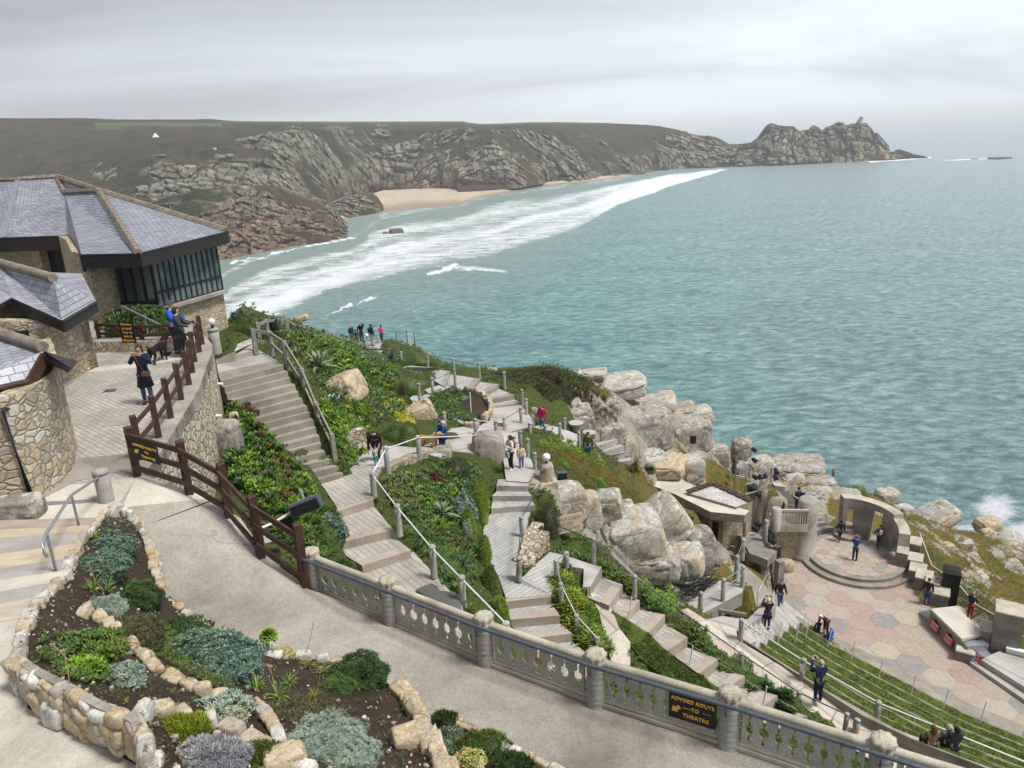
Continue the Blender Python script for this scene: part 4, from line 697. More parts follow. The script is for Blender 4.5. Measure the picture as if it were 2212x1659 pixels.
# ------------------------------------------------------------------ buildings
def roof_face(b,pts,th=.09,m=0,m2=1):
    pts = [arr(p) for p in pts]; n = len(pts); nw = sum(np.cross(pts[i]-pts[0],pts[(i+1) % n]-pts[0]) for i in range(n)); f = [(0,i,i+1) for i in range(1,n-1)]
    if nw[2] < 0: f = [t[::-1] for t in f]; nw = -nw
    nn = norm(nw); b.add(pts,f,0,m); lo = [p-nn*th for p in pts]; b.add(lo,[t[::-1] for t in f],0,m2); b.add(pts+lo,[(i,n+i,n+(i+1) % n,(i+1) % n) for i in range(n)],0,m2)
MT['ridge'] = granite('ridge_tile',(.235,.20,.17),(.15,.125,.105),(.45,.30,.08),.25,3)
glass,nt,b_ = newmat('window_glass',.06,0,.8); setc(nt,b_,ramp(nt,noise(nt,pos(nt),.9,3),[(.4,(.05,.075,.085)),(.6,(.15,.19,.20))]))  # pane colour lightened in patches to stand in for reflected sky
MT['glass'] = glass
cafe = thing('cafe',W(245,680,-6.5),'slate roofed stone cafe with a dark timber window band facing the sea','building')
E = lambda x,y: W(x,y,-3.8)
e0,e1,e2,e3,e4 = E(-160,516),E(0,514),E(149,509),E(176,550.5),E(299,548); e5 = E(491,500)
A1,A2 = W(213,413,-1.9),W(124,383,-1.32); A0 = W(38,389,-1.35); Am = W(-160,393,-1.3)
j1 = W(140,417,-2.08)
b = MB(); v1_ = e1+arr((0.0,0,0)); vl = W(8,514,-3.8)
roof_face(b,[vl,e2,j1,A2,A0]); roof_face(b,[j1,e2,e3,e4,A1]); roof_face(b,[e4,e5,A1]); roof_face(b,[Am,e0,vl,A0]); roof_face(b,[A2,j1,A1+arr((0,0,.02))])
far = e5+arr((-9,9,-.2)); roof_face(b,[e5,far,A2,A1])
rf = build('roof',b,[MT['slate'],MT['blackwood']],cafe)
b = MB()
for a_,c2 in ((A2,A1),(A1,e5),(A1,e4),(A0,A2),(Am,A0),(A2,j1),(j1,A1)):
    n = max(2,int(np.linalg.norm(c2-a_)/.45))
    for i in range(n):
        p0,p1 = a_+(c2-a_)*(i/n),a_+(c2-a_)*((i+.96)/n); b.tube([p0+arr((0,0,.03)),p1+arr((0,0,.045))],.16,6,smooth=False)
build('ridge_tiles',b,MT['ridge'],rf)
b = MB(); b.beam(A0+arr((0,0,.04)),vl+arr((0,0,.04)),.22,.03); build('valley_lead',b,MT['galv'],rf)
b = MB(); fh = .60; up = arr((0,0,1))
EV = [e0,vl,e2,e3,e4,e5]
for k in range(5):
    a_,c2 = EV[k]*1.,EV[k+1]*1.; a_[2] -= fh/2+.06; c2[2] -= fh/2+.06; hh = fh if k < 3 else .46; b.beam(a_+up*(fh-hh)/2,c2+up*(fh-hh)/2,.10,hh)
build('fascia',b,MT['brownwood'] if 0 else MT['blackwood'],cafe)
b = MB()
for k in range(1,5): b.tube([EV[k]-up*.03,EV[k+1]-up*.03],.06,6)
build('gutter',b,MT['black'],cafe)
ins = norm((e2+e5)/2*0+(A2-e4)*arr((1,1,0)))*.55
gl = -6.5
def flr(p,z=gl): p = arr(p).copy(); p[2] = H+z; return p
w4,w5 = flr(W(343,663,-6.35)),flr(W(481,624,-6.35))
w3 = flr(W(246,672,-6.5)); wL = flr(W(212,690,-6.5))
# masonry
b = MB(); dn = lambda p,k: p-arr((0,0,k))
wall_strip(b,[dn(w4,3.0),dn(w5,3.6)],.45,c_(0),fn((0,3.05),(1,3.65)),12,0,1); wall_strip(b,[dn(w5,3.6),dn(w5,3.6)+norm((A2-e4)*arr((1,1,0)))*9],.45,c_(0),c_(6.0),8); b_cafe = b; b = MB()
wall_strip(b,[w3,wL,flr(W(190,640,-6.5)),flr(W(172,628,-6.5))],.4,c_(0),c_(2.7),14); build('wall',b,[MT['wall2'],MT['concrete']],cafe); b = MB(); wall_strip(b,[flr(W(120,620,-6.5)),flr(W(95,617,-6.5)),flr(W(60,612,-6.5)),flr(W(-150,600,-6.5))],.4,c_(0),c_(2.7),20)
build('wall',b_cafe,[MT['wall2'],MT['concrete']],cafe); build('wall',b,[MT['wall2'],MT['concrete']],cafe)
b = MB(); d = w5-w4; b.beam(w4+up*.05,w5+up*.05,.55,.14); build('sill',b,MT['concrete'],cafe)
def glazed(name,a_,c2,z0,z1,n,mid=None,parent=cafe,fr=.07,mat='blackwood',tall=()):
    a_,c2 = arr(a_),arr(c2); d = c2-a_; nn = norm(np.cross(d,up)); f = MB()
    for k in range(n+1): p_ = a_+d*k/n; f.beam(p_+up*z0,p_+up*z1,fr,fr,up=d)
    for z in [z0,z1]+([mid] if mid else []): f.beam(a_+up*z,c2+up*z,fr*1.1,fr*1.3)
    fo = build(name,f,MT[mat],parent); g_ = MB()
    for z in ([(z0,mid),(mid,z1)] if mid else [(z0,z1)]):
        for k in range(n): x0,x1 = a_+d*(k+.12)/n,a_+d*(k+.88)/n; g_.add([x0+up*(z[0]+.05),x1+up*(z[0]+.05),x1+up*(z[1]-.05),x0+up*(z[1]-.05)],[(0,1,2,3)])
    build('pane',g_,MT['glass'],fo)
glazed('window',w4+up*.12,w5+up*.12,0,2.0,12,.62); glazed('window',w3+norm(w4-w3)*.2,w4,.35,2.1,4,None,fr=.1)
b = MB(); wall_strip(b,[w3,w4],.35,c_(0),c_(.35),3); build('plinth',b,MT['wall2'],cafe)
b = MB(); wall_strip(b,[w4+ins*.3+up*2.1,w5+ins*.3+up*2.1],.2,c_(0),c_(.6),3); wall_strip(b,[w3+up*2.1,w4+up*2.1],.2,c_(0),c_(.7),3); build('lintel',b,MT['blackwood'],cafe)
b = MB(); inr = norm((A2-e4)*arr((1,1,0))); b.prism([w4+inr*.6,w5+inr*.6,w5+inr*5,w4+inr*6,w3+inr*4,w3+inr*.5],.1); b.add([w4+inr*5,w5+inr*5,w5+inr*5+up*2.6,w4+inr*5+up*2.6],[(0,1,2,3)]); build('interior',b,MT['galv'],cafe)
dr = [flr(W(172,628,-6.5)),flr(W(120,620,-6.5))]; dd = thing('x',dr[0],None,None); bpy.data.objects.remove(dd)
glazed('door',dr[0]+inr*.3,dr[1]+inr*.3,.0,2.15,4,None,fr=.1); b = MB(); wall_strip(b,[dr[0]+inr*.55,dr[1]+inr*.55],.1,c_(0),c_(2.7),3); build('porch_back',b,MT['blackwood'],cafe)
b = MB(); wall_strip(b,[flr(W(60,612,-6.5))+up*.2-inr*.03,flr(W(-150,600,-6.5))+up*.2-inr*.03],.1,c_(0),c_(2.3),8); build('timber_cladding',b,plain('orange_timber',(.22,.085,.03),.6,0,.3,2),cafe)
b = MB(); p_ = w3-inr*.12; p0 = wL; b.tube([e3-up*.1,e3-up*.5+inr*.2,p_+(wL-w3)*.65+up*2.0,p_+(wL-w3)*.65+up*.1],.05,6); build('downpipe',b,MT['black'],cafe)
b = MB(); p_ = W(474,516,-4.25); b.box(p_,(.28,.16,.42)); build('floodlight',b,MT['white'],cafe)
c = w3+(wL-w3)*.5+up*1.75-inr*.10+norm(wL-w3)*-.1; uu = norm(w3-wL); sb,n_ = board('notice','white notice with a black bar on the cafe wall by the downpipe',c,uu,up,.62,.85,.03,MT['white'])
for k,(wd_i,s_) in enumerate([(.3,'.'),(.4,'.'),(.34,'.')]): b = MB(); b.beam(c+up*(.15-.1*k)-uu*wd_i/2+n_,c+up*(.15-.1*k)+uu*wd_i/2+n_,.006,.03); build('text_line',b,MT['galv'],sb)
b = MB(); b.beam(c-up*.3-uu*.2+n_,c-up*.3+uu*.2+n_,.008,.07); build('bar',b,MT['black'],sb)
# toilet block in the middle
wc = thing('toilet_block',W(121,835,-6.5),'rubble stone toilet block with a wide slate roof below the cafe','building')
E = lambda x,y,r_=-4.35: W(x,y,r_)
c0 = W(121,836,-6.5); c1 = W(213,792,-6.5); nv = norm(np.cross(c1-c0,up))*-1; lf = norm(W(0,850,-6.5)-c0)
if nv[1] < 0: nv = -nv
b = MB(); cl = c0+lf*7; wall_strip(b,[cl,c0],.4,c_(0),fn((0,2.3),(.5,2.5),(.6,2.3),(1,1.95)),12,side=1); wall_strip(b,[c0,c1],.4,c_(0),c_(2.0),6,side=1); wall_strip(b,[c1,c1+nv*5],.4,c_(0),fn((0,2.0),(1,2.2)),6,side=1); build('wall',b,MT['wall'],wc)
g0,g1 = E(134,692),E(207,650); r0_,r1_ = W(116,604.5,-3.42),W(0,571,-3.32); b = MB()
gm = W(25,643,-3.95); rz0 = W(-150,530,-3.3)
roof_face(b,[g0,g1,r0_,r1_,gm],.12); roof_face(b,[gm,r1_,rz0,W(-150,740,-4.4)],.12); roof_face(b,[g1,g1+arr((-3,5,.1)),r1_+arr((-1,4,-.9)),r1_,r0_],.12); rf = build('roof',b,[MT['slatewide'],MT['blackwood']],wc)
b = MB(); b.tube([r1_+up*.05,r0_+up*.05],.14,6); build('ridge_tiles',b,MT['ridge'],rf)
b = MB(); b.beam(g0-up*.18,g1-up*.18,.06,.3); b.beam(gm-up*.18,g0-up*.18,.06,.3); b.tube([g0-up*.05,g1-up*.05],.06,6); build('fascia',b,MT['blackwood'],wc)
def onwall(a_,d_,s,z,out=.06): n_ = norm(np.cross(d_,up)); return a_+d_*s+up*z+n_*out,n_
uu = -lf; c,n_ = onwall(c0,uu,-.62,1.55)
if n_[1] > 0: n_ = -n_; c = c0-uu*.62+up*1.55+n_*.06
sb,n2 = board('toilet_sign','black sign with a white figure panel and a yellow arrow on the toilet block corner',c,uu,up,.56,.42,.03,MT['black'])
arrow_part(c-up*.08+n2,uu,up,.4,sb,MT['gold'],PI); b = MB(); b.beam(c+up*.05+n2,c+up*.17+n2,.09,.008,up=uu); build('white_panel',b,MT['white'],sb)
b = MB(); b.beam(c+up*.07+n2*1.6,c+up*.13+n2*1.6,.03,.008,up=uu); b.lathe(c+up*.13+n2*1.7,[(.0,0),(.014,.005),(.014,.02),(0,.025)],8); build('figure',b,MT['black'],sb)
b = MB(); c = c0-uu*1.75+up*1.8+n_*.08; b.box(c,(.13,.1,.28)); build('wall_lamp',b,MT['white'],None,'small caged wall lamp beside the dark doorway of the toilet block','lamp')
b = MB(); b.beam(c0-uu*3.2+up*0+n_*.02,c0-uu*3.2+up*2+n_*.02,1.9,.06,up=uu); build('door',b,MT['black'],wc)
# front block with the rounded corner
tb = thing('stone_building',W(75,1082,-6.5),'stone building with a rounded corner and slate lean-to roof at the left edge','building')
f0 = W(-200,1170,-6.5); f1 = W(72,1084,-6.5); f2 = W(130,1046,-6.5); f3 = W(160,1008,-6.5); f4 = W(168,965,-6.5); f5 = W(158,925,-6.5); f6 = W(140,880,-6.5)
b = MB(); pth = [f0,f1,f2,f3,f4,f5,f6,W(118,848,-6.5)]; wall_strip(b,pth,.4,c_(0),fn((0,2.15),(.62,2.15),(.74,2.1),(.82,1.9),(.88,1.2),(.94,.4),(1.,.2)),60,side=1); build('wall',b,MT['wall'],tb)
k0 = W(60,820,-4.25); k1 = W(-150,868,-4.25); k2 = W(95,758,-3.82); k3 = W(-150,680,-3.7); b = MB()
roof_face(b,[k1,k0,k2,k3],.1); hd = [Wd(95,757,18.2),Wd(165,779,17.6),Wd(160,783,17.3),Wd(92,770,17.4)]
roof_face(b,[k2,Wd(166,779,18.6),Wd(152,795,16.9),k0+arr((.2,.5,.3))],.1,1); roof_face(b,[k3,k2,Wd(166,779,18.6),k2+arr((-1.5,3,-.9)),k3+arr((-1.5,3,-.9))],.1)
rf = build('roof',b,[MT['slatewide'],MT['blackwood']],tb)
b = MB(); b.tube([k3+up*.08,k2+up*.08],.13,6); build('ridge_tiles',b,MT['ridge'],rf)
b = MB(); b.beam(k1-up*.2,k0-up*.2,.06,.3); b.beam(k0-up*.12,k2-up*.12,.06,.25); b.tube([k1-up*.04,k0-up*.04],.07,6); build('fascia',b,MT['brownwood'],tb)
nn_ = norm(np.cross(f1-f0,up)); nn_ = nn_ if nn_[1] < 0 else -nn_
b = MB(); pp = f1+norm(f0-f1)*.02+nn_*.08; b.tube([k0-up*.1,k0-up*.35,W(25,838,-4.6)*0+pp+norm(f0-f1)*.12+up*1.95,pp+up*.1],.05,8); build('downpipe',b,MT['black'],tb)
b = MB(); pp = f1+norm(f0-f1)*1.1+nn_*.02; b.beam(pp+up*.1,pp+up*2.0,.95,.06,up=norm(f0-f1)); build('door',b,MT['brownwood'],tb)
uu = norm(f3-f2); c = f2+(f3-f2)*.2+up*1.72; n_ = norm(np.cross(uu,up)); n_ = n_ if n_[1] < 0 else -n_; c = c+n_*.06
sb,n2 = board('toilet_sign','small black sign with white symbols and a yellow arrow on the rounded stone corner',c,uu,up,.36,.44,.03,MT['black']); arrow_part(c-up*.09+n2,uu,up,.26,sb,MT['gold'],PI)
for k in range(4): b = MB(); b.beam(c+up*.05+uu*(-.12+.08*k)+n2,c+up*.17+uu*(-.12+.08*k)+n2,.045,.008,up=uu); build('symbol',b,MT['white'],sb)
b = MB(); b.box(k2+arr((-.45,-.75,-.75)),(.14,.12,.3)); build('wall_lamp',b,MT['white'],None,'white wall lamp under the gable of the rounded stone building','lamp')
# low wall beside the plaza
b = MB(); a_,c2 = Q('R2',820,420,-6.5),Q('R2',1560,395,-6.5); nb = norm(np.cross(c2-a_,up)); nb = nb if nb[1] > 0 else -nb
wall_strip(b,[a_,Q('R2',1200,410,-6.5),c2],.5,c_(0),c_(.38),16,0,1,side=1); build('low_wall',b,[MT['wall'],MT['concrete']],None,'low rubble wall behind the black dog at the back of the plaza','wall')
# ------------------------------------------------------------------ stage
RS,RF = -25.6,-26.0
wl,wr = Q('S5',325,1040,RS),Q('S5',1185,1180,RS); wb = Q('S5',800,1285,RS)
# circle through three rim points
def circ(a,b,c):
    ax,ay,bx,by,cx,cy = a[0],a[1],b[0],b[1],c[0],c[1]; d = 2*(ax*(by-cy)+bx*(cy-ay)+cx*(ay-by))
    ux = ((ax*ax+ay*ay)*(by-cy)+(bx*bx+by*by)*(cy-ay)+(cx*cx+cy*cy)*(ay-by))/d; uy = ((ax*ax+ay*ay)*(cx-bx)+(bx*bx+by*by)*(ax-cx)+(cx*cx+cy*cy)*(bx-ax))/d
    return arr((ux,uy)),math.hypot(ax-ux,ay-uy)
SC,SR = circ(wl,wr,wb)
print('STAGE',SC,SR)
ang = lambda p: math.atan2(p[1]-SC[1],p[0]-SC[0])
cpt = lambda a,r,z: arr((SC[0]+r*math.cos(a),SC[1]+r*math.sin(a),H+z))
disc = lambda r,z,n=72: [cpt(2*PI*k/n,r,z) for k in range(n)]
lower(disc(SR+1,RF),gap=.4)
b = MB(); b.prism(disc(SR,RS-.004),.22,0,0,0); b.prism(disc(SR+.42,RS-.2),.6,0,0,0)
build('round_stage',b,[MT['stepstone']],None,'round raised stage with two curved steps in front of the stone arches','stage')
pm,nt,b_ = newmat('hexagon_paving',.8); at = node(nt,'ShaderNodeAttribute',attribute_name='tint').outputs['Fac']
c = ramp(nt,at,[(0,(.37,.30,.235)),(.2,(.39,.345,.29)),(.42,(.37,.265,.225)),(.6,(.25,.24,.235)),(.74,(.40,.32,.28)),(.86,(.33,.235,.20)),(.95,(.42,.36,.26))],'CONSTANT')
n = noise(nt,pos(nt),1.1,6,.68); setc(nt,b_,mix(nt,.65,mix(nt,ramp(nt,n,[(.42,(.28,.28,.28)),(.66,(.0,.0,.0))]),c,(.43,.39,.33)),ramp(nt,noise(nt,pos(nt),5,5,.7),[(.3,(.72,.7,.68)),(.7,(1.2,1.2,1.18))]),'MULTIPLY')); MT['hex'] = pm
def clip_poly(P,C):
    n = len(C)
    for i in range(n):
        a,b2 = C[i],C[(i+1) % n]; o = []
        for k in range(len(P)):
            p,r_ = P[k],P[(k+1) % len(P)]; sp_ = (b2[0]-a[0])*(p[1]-a[1])-(b2[1]-a[1])*(p[0]-a[0]); sr = (b2[0]-a[0])*(r_[1]-a[1])-(b2[1]-a[1])*(r_[0]-a[0])
            if sp_ >= 0: o.append(p)
            if (sp_ >= 0) != (sr >= 0): t_ = sp_/(sp_-sr); o.append((p[0]+(r_[0]-p[0])*t_,p[1]+(r_[1]-p[1])*t_))
        P = o
        if not P: return P
    return P
def hexes(name,hull,z,s,rot,gap=.03,inset=None):
    """hull convex counter-clockwise (x, y)"""
    b = MB(); x0,y0 = np.min([p[:2] for p in hull],0); x1,y1 = np.max([p[:2] for p in hull],0); cx,cy = (x0+x1)/2,(y0+y1)/2; R_ = math.hypot(x1-x0,y1-y0)/2; ca,sa = math.cos(rot),math.sin(rot); n = int(R_/s)+2
    for i in range(-n,n+1):
        for j in range(-n,n+1):
            hx,hy = s*1.5*i,s*math.sqrt(3)*(j+.5*(i % 2)); P_ = []
            for k in range(6): a = k*PI/3; px,py = hx+(s-gap)*math.cos(a),hy+(s-gap)*math.sin(a); P_.append((cx+px*ca-py*sa,cy+px*sa+py*ca))
            P_ = clip_poly(P_,hull)
            if len(P_) > 2: b.add([(x,y,z) for x,y in P_],[tuple(range(len(P_)))],rng.uniform())
    return build(name,b,MT['hex'],kind='structure')
hexes('hexagon_paving',[tuple(p[:2]) for p in disc(SR-.38,0,40)],H+RS+.006,.36,.3,.015)
FL = [Q('S5',20,1130,RF),Q('S6',40,240,RF),Q('S6',230,350,RF),Q('S6',560,575,RF),Q('S6',1000,795,RF),Q('S6',1600,1120,RF),Q('S6',2350,1420,RF),Q('S6',2900,1500,RF),Q('S6',2212,1100,RF),Q('S6',1740,740,RF),Q('S6',1640,680,RF),Q('S6',1340,300,RF),Q('S5',1240,1300,RF),cpt(.6,SR+1.5,RF),cpt(1.6,SR+1.5,RF),cpt(2.4,SR+1.5,RF),cpt(3.0,SR+1.6,RF)]
lower(FL,gap=.3); b = MB(); b.prism(FL,.5); fo = build('stage_floor',b,MT['concrete'],kind='structure')
def hull2(P):
    P = sorted({(float(p[0]),float(p[1])) for p in P}); o = []
    for seq in (P,P[::-1]):
        h = []
        for p in seq:
            while len(h) > 1 and (h[-1][0]-h[-2][0])*(p[1]-h[-2][1])-(h[-1][1]-h[-2][1])*(p[0]-h[-2][0]) <= 0: h.pop()
            h.append(p)
        o += h[:-1]
    return o
hexes('hexagon_paving',hull2([Q('S5',60,1220,RF),Q('S6',250,330,RF),Q('S6',560,560,RF),Q('S6',1000,780,RF),Q('S6',1600,1100,RF),Q('S6',2350,1400,RF),Q('S6',2212,1120,RF),Q('S6',1600,740,RF),Q('S6',1350,480,RF),Q('S5',1190,1320,RF),Q('S5',300,1130,RF)]),H+RF+.008,.78,.62,.02)
# arches
P_ = lambda x,y: Q('S5',x,y,RS)
wb_ = [cpt(a,SR+.02,RS) for a in np.linspace(ang(P_(520,800)),ang(P_(1195,1190)),24)]
a0,a1 = ang(P_(520,800)),ang(P_(1195,1190)); f = lambda p: (ang(p)-a0)/(a1-a0)
print('ARC',a0,a1,f(P_(610,830)),f(P_(715,870)),f(P_(885,910)),f(P_(975,970)),f(P_(1085,1040)),f(P_(1130,1090)))
o1,o2,o3 = (f(P_(608,850)),f(P_(712,880))),(f(P_(885,915)),f(P_(978,975))),(f(P_(1095,1045)),f(P_(1140,1100)))
def zbot(u):
    for (s0,s1),top,rad in ((o1,1.95,.35),(o2,2.15,0.0),(o3,1.2,.0)):
        if s0 < u < s1: k = (u-(s0+s1)/2)/((s1-s0)/2); return top-rad*(1-math.sqrt(max(0,1-k*k)))
    return 0.
ztop = fn((0,2.75),(.25,2.65),(.5,2.55),(.66,2.5),(.665,2.2),(.9,1.9),(.905,1.1),(1,.9))
b = MB(); wall_strip(b,wb_,.62,zbot,ztop,150,0,1,side=-1 if a1 < a0 else 1)
# niche wall below the third opening
bb = [cpt(a,SR+.2,RS) for a in np.linspace(a0+(a1-a0)*o3[0],a0+(a1-a0)*o3[1],4)]; wall_strip(b,bb,.25,c_(0),c_(.55),6,side=-1 if a1 < a0 else 1)
MT['stage'] = brickmat('stage_block_wall',(.22,.21,.185),(.28,.265,.235),(.15,.14,.125),1.1,.42,.012,0,uv=True,bm=.35)
build('stage_arches',b,[MT['stage'],MT['capstone']],None,'curved concrete block wall with an arched niche and a doorway behind the round stage','arched wall')
b = MB()
for k,(x,y,w_,h_) in enumerate([(640,770,.9,.5),(650,860,1.3,.22)]):
    pc = cpt(a0+(a1-a0)*(o1[0]+o1[1])/2,SR-.05-.35*k,RS); b.lathe(pc,[(w_*.7,0),(w_*.7,h_)],20)
build('arch_steps',b,MT['stepstone'],None,'rounded steps up into the arched niche behind the stage','steps')
# blocks stepping down to the right of the arches
bl = [((1235,1100),.8,1.15),((1250,1200),.8,.8),((1275,1280),.85,.7),((1330,1350),.85,.75),((1400,1420),.7,.9),((1460,1480),1.0,.75)]
lb = ['directly below the end of the arched wall','second below the arched wall','third below the arched wall','in front of the children','beside the man in dark jacket at the stage edge','next to the pale stone slab']
for k,((x,y),s_,h_) in enumerate(bl):
    p_ = Q('S5',x,y,RF); b = MB(); b.box(p_+arr((0,0,h_/2)),(s_,s_*1.25,h_),-.55); b.box(p_+arr((0,0,h_+.05)),(s_+.06,s_*1.25+.06,.1),-.55,0,1,.02); build('wall_block',b,[MT['stage'],MT['capstone']],None,'grey concrete wall block '+lb[k],'block','stepped blocks along the sea side of the stage')
# slab bench with two dark arches
T_ = [Q('S6',*k,RF+1.0) for k in ((1400,272),(1622,247),(1862,492),(1672,535))]
sl = thing('stone_slab_table',(T_[0]+T_[2])/2-arr((0,0,1)),'long pale concrete slab with two dark arched recesses at the sea side of the stage','stone slab')
b = MB(); b.prism(T_,.14); build('slab_top',b,MT['lightconc'],sl)
fr0,fr1 = T_[0]-arr((0,0,1.)),T_[3]-arr((0,0,1.)); bk0,bk1 = T_[1]-arr((0,0,1.)),T_[2]-arr((0,0,1.)); sd_ = 1 if np.cross((fr1-fr0)[:2],(bk0-fr0)[:2]) > 0 else -1
def zb2(u):
    for c0_,w_ in ((.22,.105),(.68,.115)):
        if abs(u-c0_) < w_: k = (u-c0_)/w_; return .70*math.sqrt(max(0,1-k*k))**.6
    return 0.
b = MB(); wall_strip(b,[fr0,fr1],.3,zb2,c_(.86),90,side=sd_); wall_strip(b,[fr1,bk1],.25,c_(0),c_(.86),4,side=sd_); wall_strip(b,[fr0,bk0],.25,c_(0),c_(.86),4,side=-sd_); build('front_wall',b,MT['stage'],sl)
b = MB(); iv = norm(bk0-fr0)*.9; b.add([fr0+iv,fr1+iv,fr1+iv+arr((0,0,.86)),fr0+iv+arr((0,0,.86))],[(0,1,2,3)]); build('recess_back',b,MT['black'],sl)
red = MT['red'] = plain('red_sign_paint',(.55,.03,.04),.5,0,.1)
du = norm(fr1-fr0); nf = norm(np.cross(du,(0,0,1))); nf = nf if nf[0] < 0 else -nf; uu = du if np.cross(du,(0,0,1))@nf > 0 else -du
def danger(p,lab,u_,w=.72,h=.42):
    v__ = norm(arr((0,0,1))+np.cross(u_,(0,0,1))*-.35); sb,n2 = board('danger_sign',lab,p,u_,v__,w,h,.02,red)
    text_part('lettering','DANGER',.12,p+norm(v__)*.11+n2,u_,v__,MT['white'],sb)
    for k in range(3): b = MB(); b.beam(p-norm(v__)*(.02+.06*k)-norm(u_)*.26+n2,p-norm(v__)*(.02+.06*k)+norm(u_)*.26+n2,.006,.022); build('text_line',b,MT['white'],sb)
Lf = np.linalg.norm(fr1-fr0); danger(fr0+(fr1-fr0)*.24+arr((0,0,.38))+nf*.12,'red danger sign in the left dark arch of the concrete slab',uu); danger(fr0+(fr1-fr0)*.69+arr((0,0,.38))+nf*.12,'red danger sign in the right dark arch of the concrete slab',uu)
steps_ = thing('steel_steps',Q('S6',1770,640,RF),'small pale steel steps at the right end of the concrete slab','steps')
s0 = Q('S6',1775,600,RF+.45); rzs = math.atan2(du[1],du[0])
for k,(h_,off_) in enumerate([(.8,0),(.42,.4)]): b = MB(); b.box(fr1+du*(.25+off_)+(bk1-fr1)*.5+arr((0,0,h_/2)),(.42,np.linalg.norm(bk1-fr1)*.85,h_),rzs); build('step',b,MT['galv'],steps_)
danger(fr1+du*.72+(bk1-fr1)*.35+arr((0,0,.45))-norm(bk1-fr1)*.1,'red danger sign leaning on the pale steel steps',norm(-np.cross(du,(0,0,1)))*1. if 0 else uu)
b = MB()
for k in range(4): b.box(fr0-du*(.12+.24*k)+(bk0-fr0)*.45+arr((0,0,(.8-.2*k)/2)),(.24,np.linalg.norm(bk0-fr0)*.8,.8-.2*k),rzs)
build('steel_steps',b,MT['galv'],None,'narrow grey steps at the left end of the concrete slab','steps')
def pillar(name,x,y,s_,h_,lab,cat='pillar',r=RF,cap=.1,R='S6',rz=-.55):
    p_ = Q(R,x,y,r); b = MB(); b.box(p_+arr((0,0,h_/2)),(s_,s_,h_),rz); b.box(p_+arr((0,0,h_+cap/2)),(s_+.1,s_+.1,cap),rz,0,1,.03); build(name,b,[MT['stage'],MT['capstone']],None,lab,cat)
pillar('stage_pillar',2020,655,1.15,2.55,'tall square block pillar at the right edge of the stage'); pillar('stage_block',1900,620,.95,1.25,'waist-high block between the slab and the tall square pillar'); pillar('stage_pedestal',1690,700,.75,.5,'low capped stone pedestal in front of the steel steps')
# right-hand terrace steps at the frame edge
for k,(pts,z) in enumerate([([(1740,735),(1850,690),(2600,1200),(2600,1330)],.0),([(1840,715),(1960,680),(2700,1180),(2700,1260)],.28)]):
    pl = [Q('S6',x,y,RF+z+.2) for x,y in pts]; b = MB(); b.prism(pl,.5); build('stone_steps',b,MT['pave'],kind='structure')
pl = [Q('S6',x,y,RF+.5) for x,y in ((1860,700),(2000,640),(2212,700),(2700,900),(2800,1200))]; b = MB(); b.prism(pl,.9); build('side_terrace',b,MT['pave'],kind='structure')
b = MB()
for k in range(5): b.box(Q('S6',2150,672-10*k,RF+.45+.08*k),(.9,.25,.08),-.55)
build('white_steps',b,MT['white'],None,'white painted steps behind the tall square pillar at the right edge','steps')
bn = thing('black_box',Q('S5',1545,1480,RF-.3),'tall black box with a sloping lid behind the stage wall','box')
b = MB(); p_ = Q('S5',1545,1485,RF-.3); b.box(p_+arr((0,0,.95)),(.85,.85,1.9),-.5,bev=.03); build('body',b,MT['black'],bn); b = MB(); b.box(p_+arr((0,0,2.05)),(.92,.92,.3),-.5,bev=.25); build('lid',b,MT['black'],bn)
# ------------------------------------------------------------------ grass seating
KL = [(1597,1378),(1738,1467),(1863,1547),(1990,1608),(2230,1700),(2400,1760)]; BL = [(1716,1338),(1802,1396),(1911,1452),(2085,1543),(2216,1597),(2390,1660)]
NR = 6; rk0,rkn = -19.75,-25.3
drym = concrete('bleached_edge',(.15,.155,.07),(.36,.34,.24),5.,.8,.8,.5)
grassm,nt,b_ = newmat('turf',.95,0,.1); n = noise(nt,pos(nt),2.2,5,.65); f_ = noise(nt,pos(nt),30,3,.7)
setc(nt,b_,mix(nt,.6,ramp(nt,n,[(.3,(.055,.09,.016)),(.55,(.09,.135,.025)),(.75,(.15,.165,.05))]),ramp(nt,f_,[(.35,(.55,.55,.5)),(.65,(1.35,1.3,1.2))]),'MULTIPLY')); bump(nt,b_,f_,.8,.04)
GR = foliage('grass_blades',[(0,(.05,.085,.014)),(.5,(.095,.145,.025)),(.85,(.14,.185,.04)),(.93,(.17,.2,.06)),(1,(.55,.48,.28))],.7,.5)
rowline = lambda t_: [W(*(lerp(a,b2,t_)),rk0+(rkn-rk0)*t_) for a,b2 in zip(KL,BL)]
KP = rowline(0); b = MB(); b.prism([p+arr((0,0,.1)) for p in KP]+[p+arr((0,0,.1))+norm(rowline(.02)[i]-p)*-.32 for i,p in list(enumerate(KP))[::-1]],.5); build('kerb',b,MT['stepstone'],kind='structure')
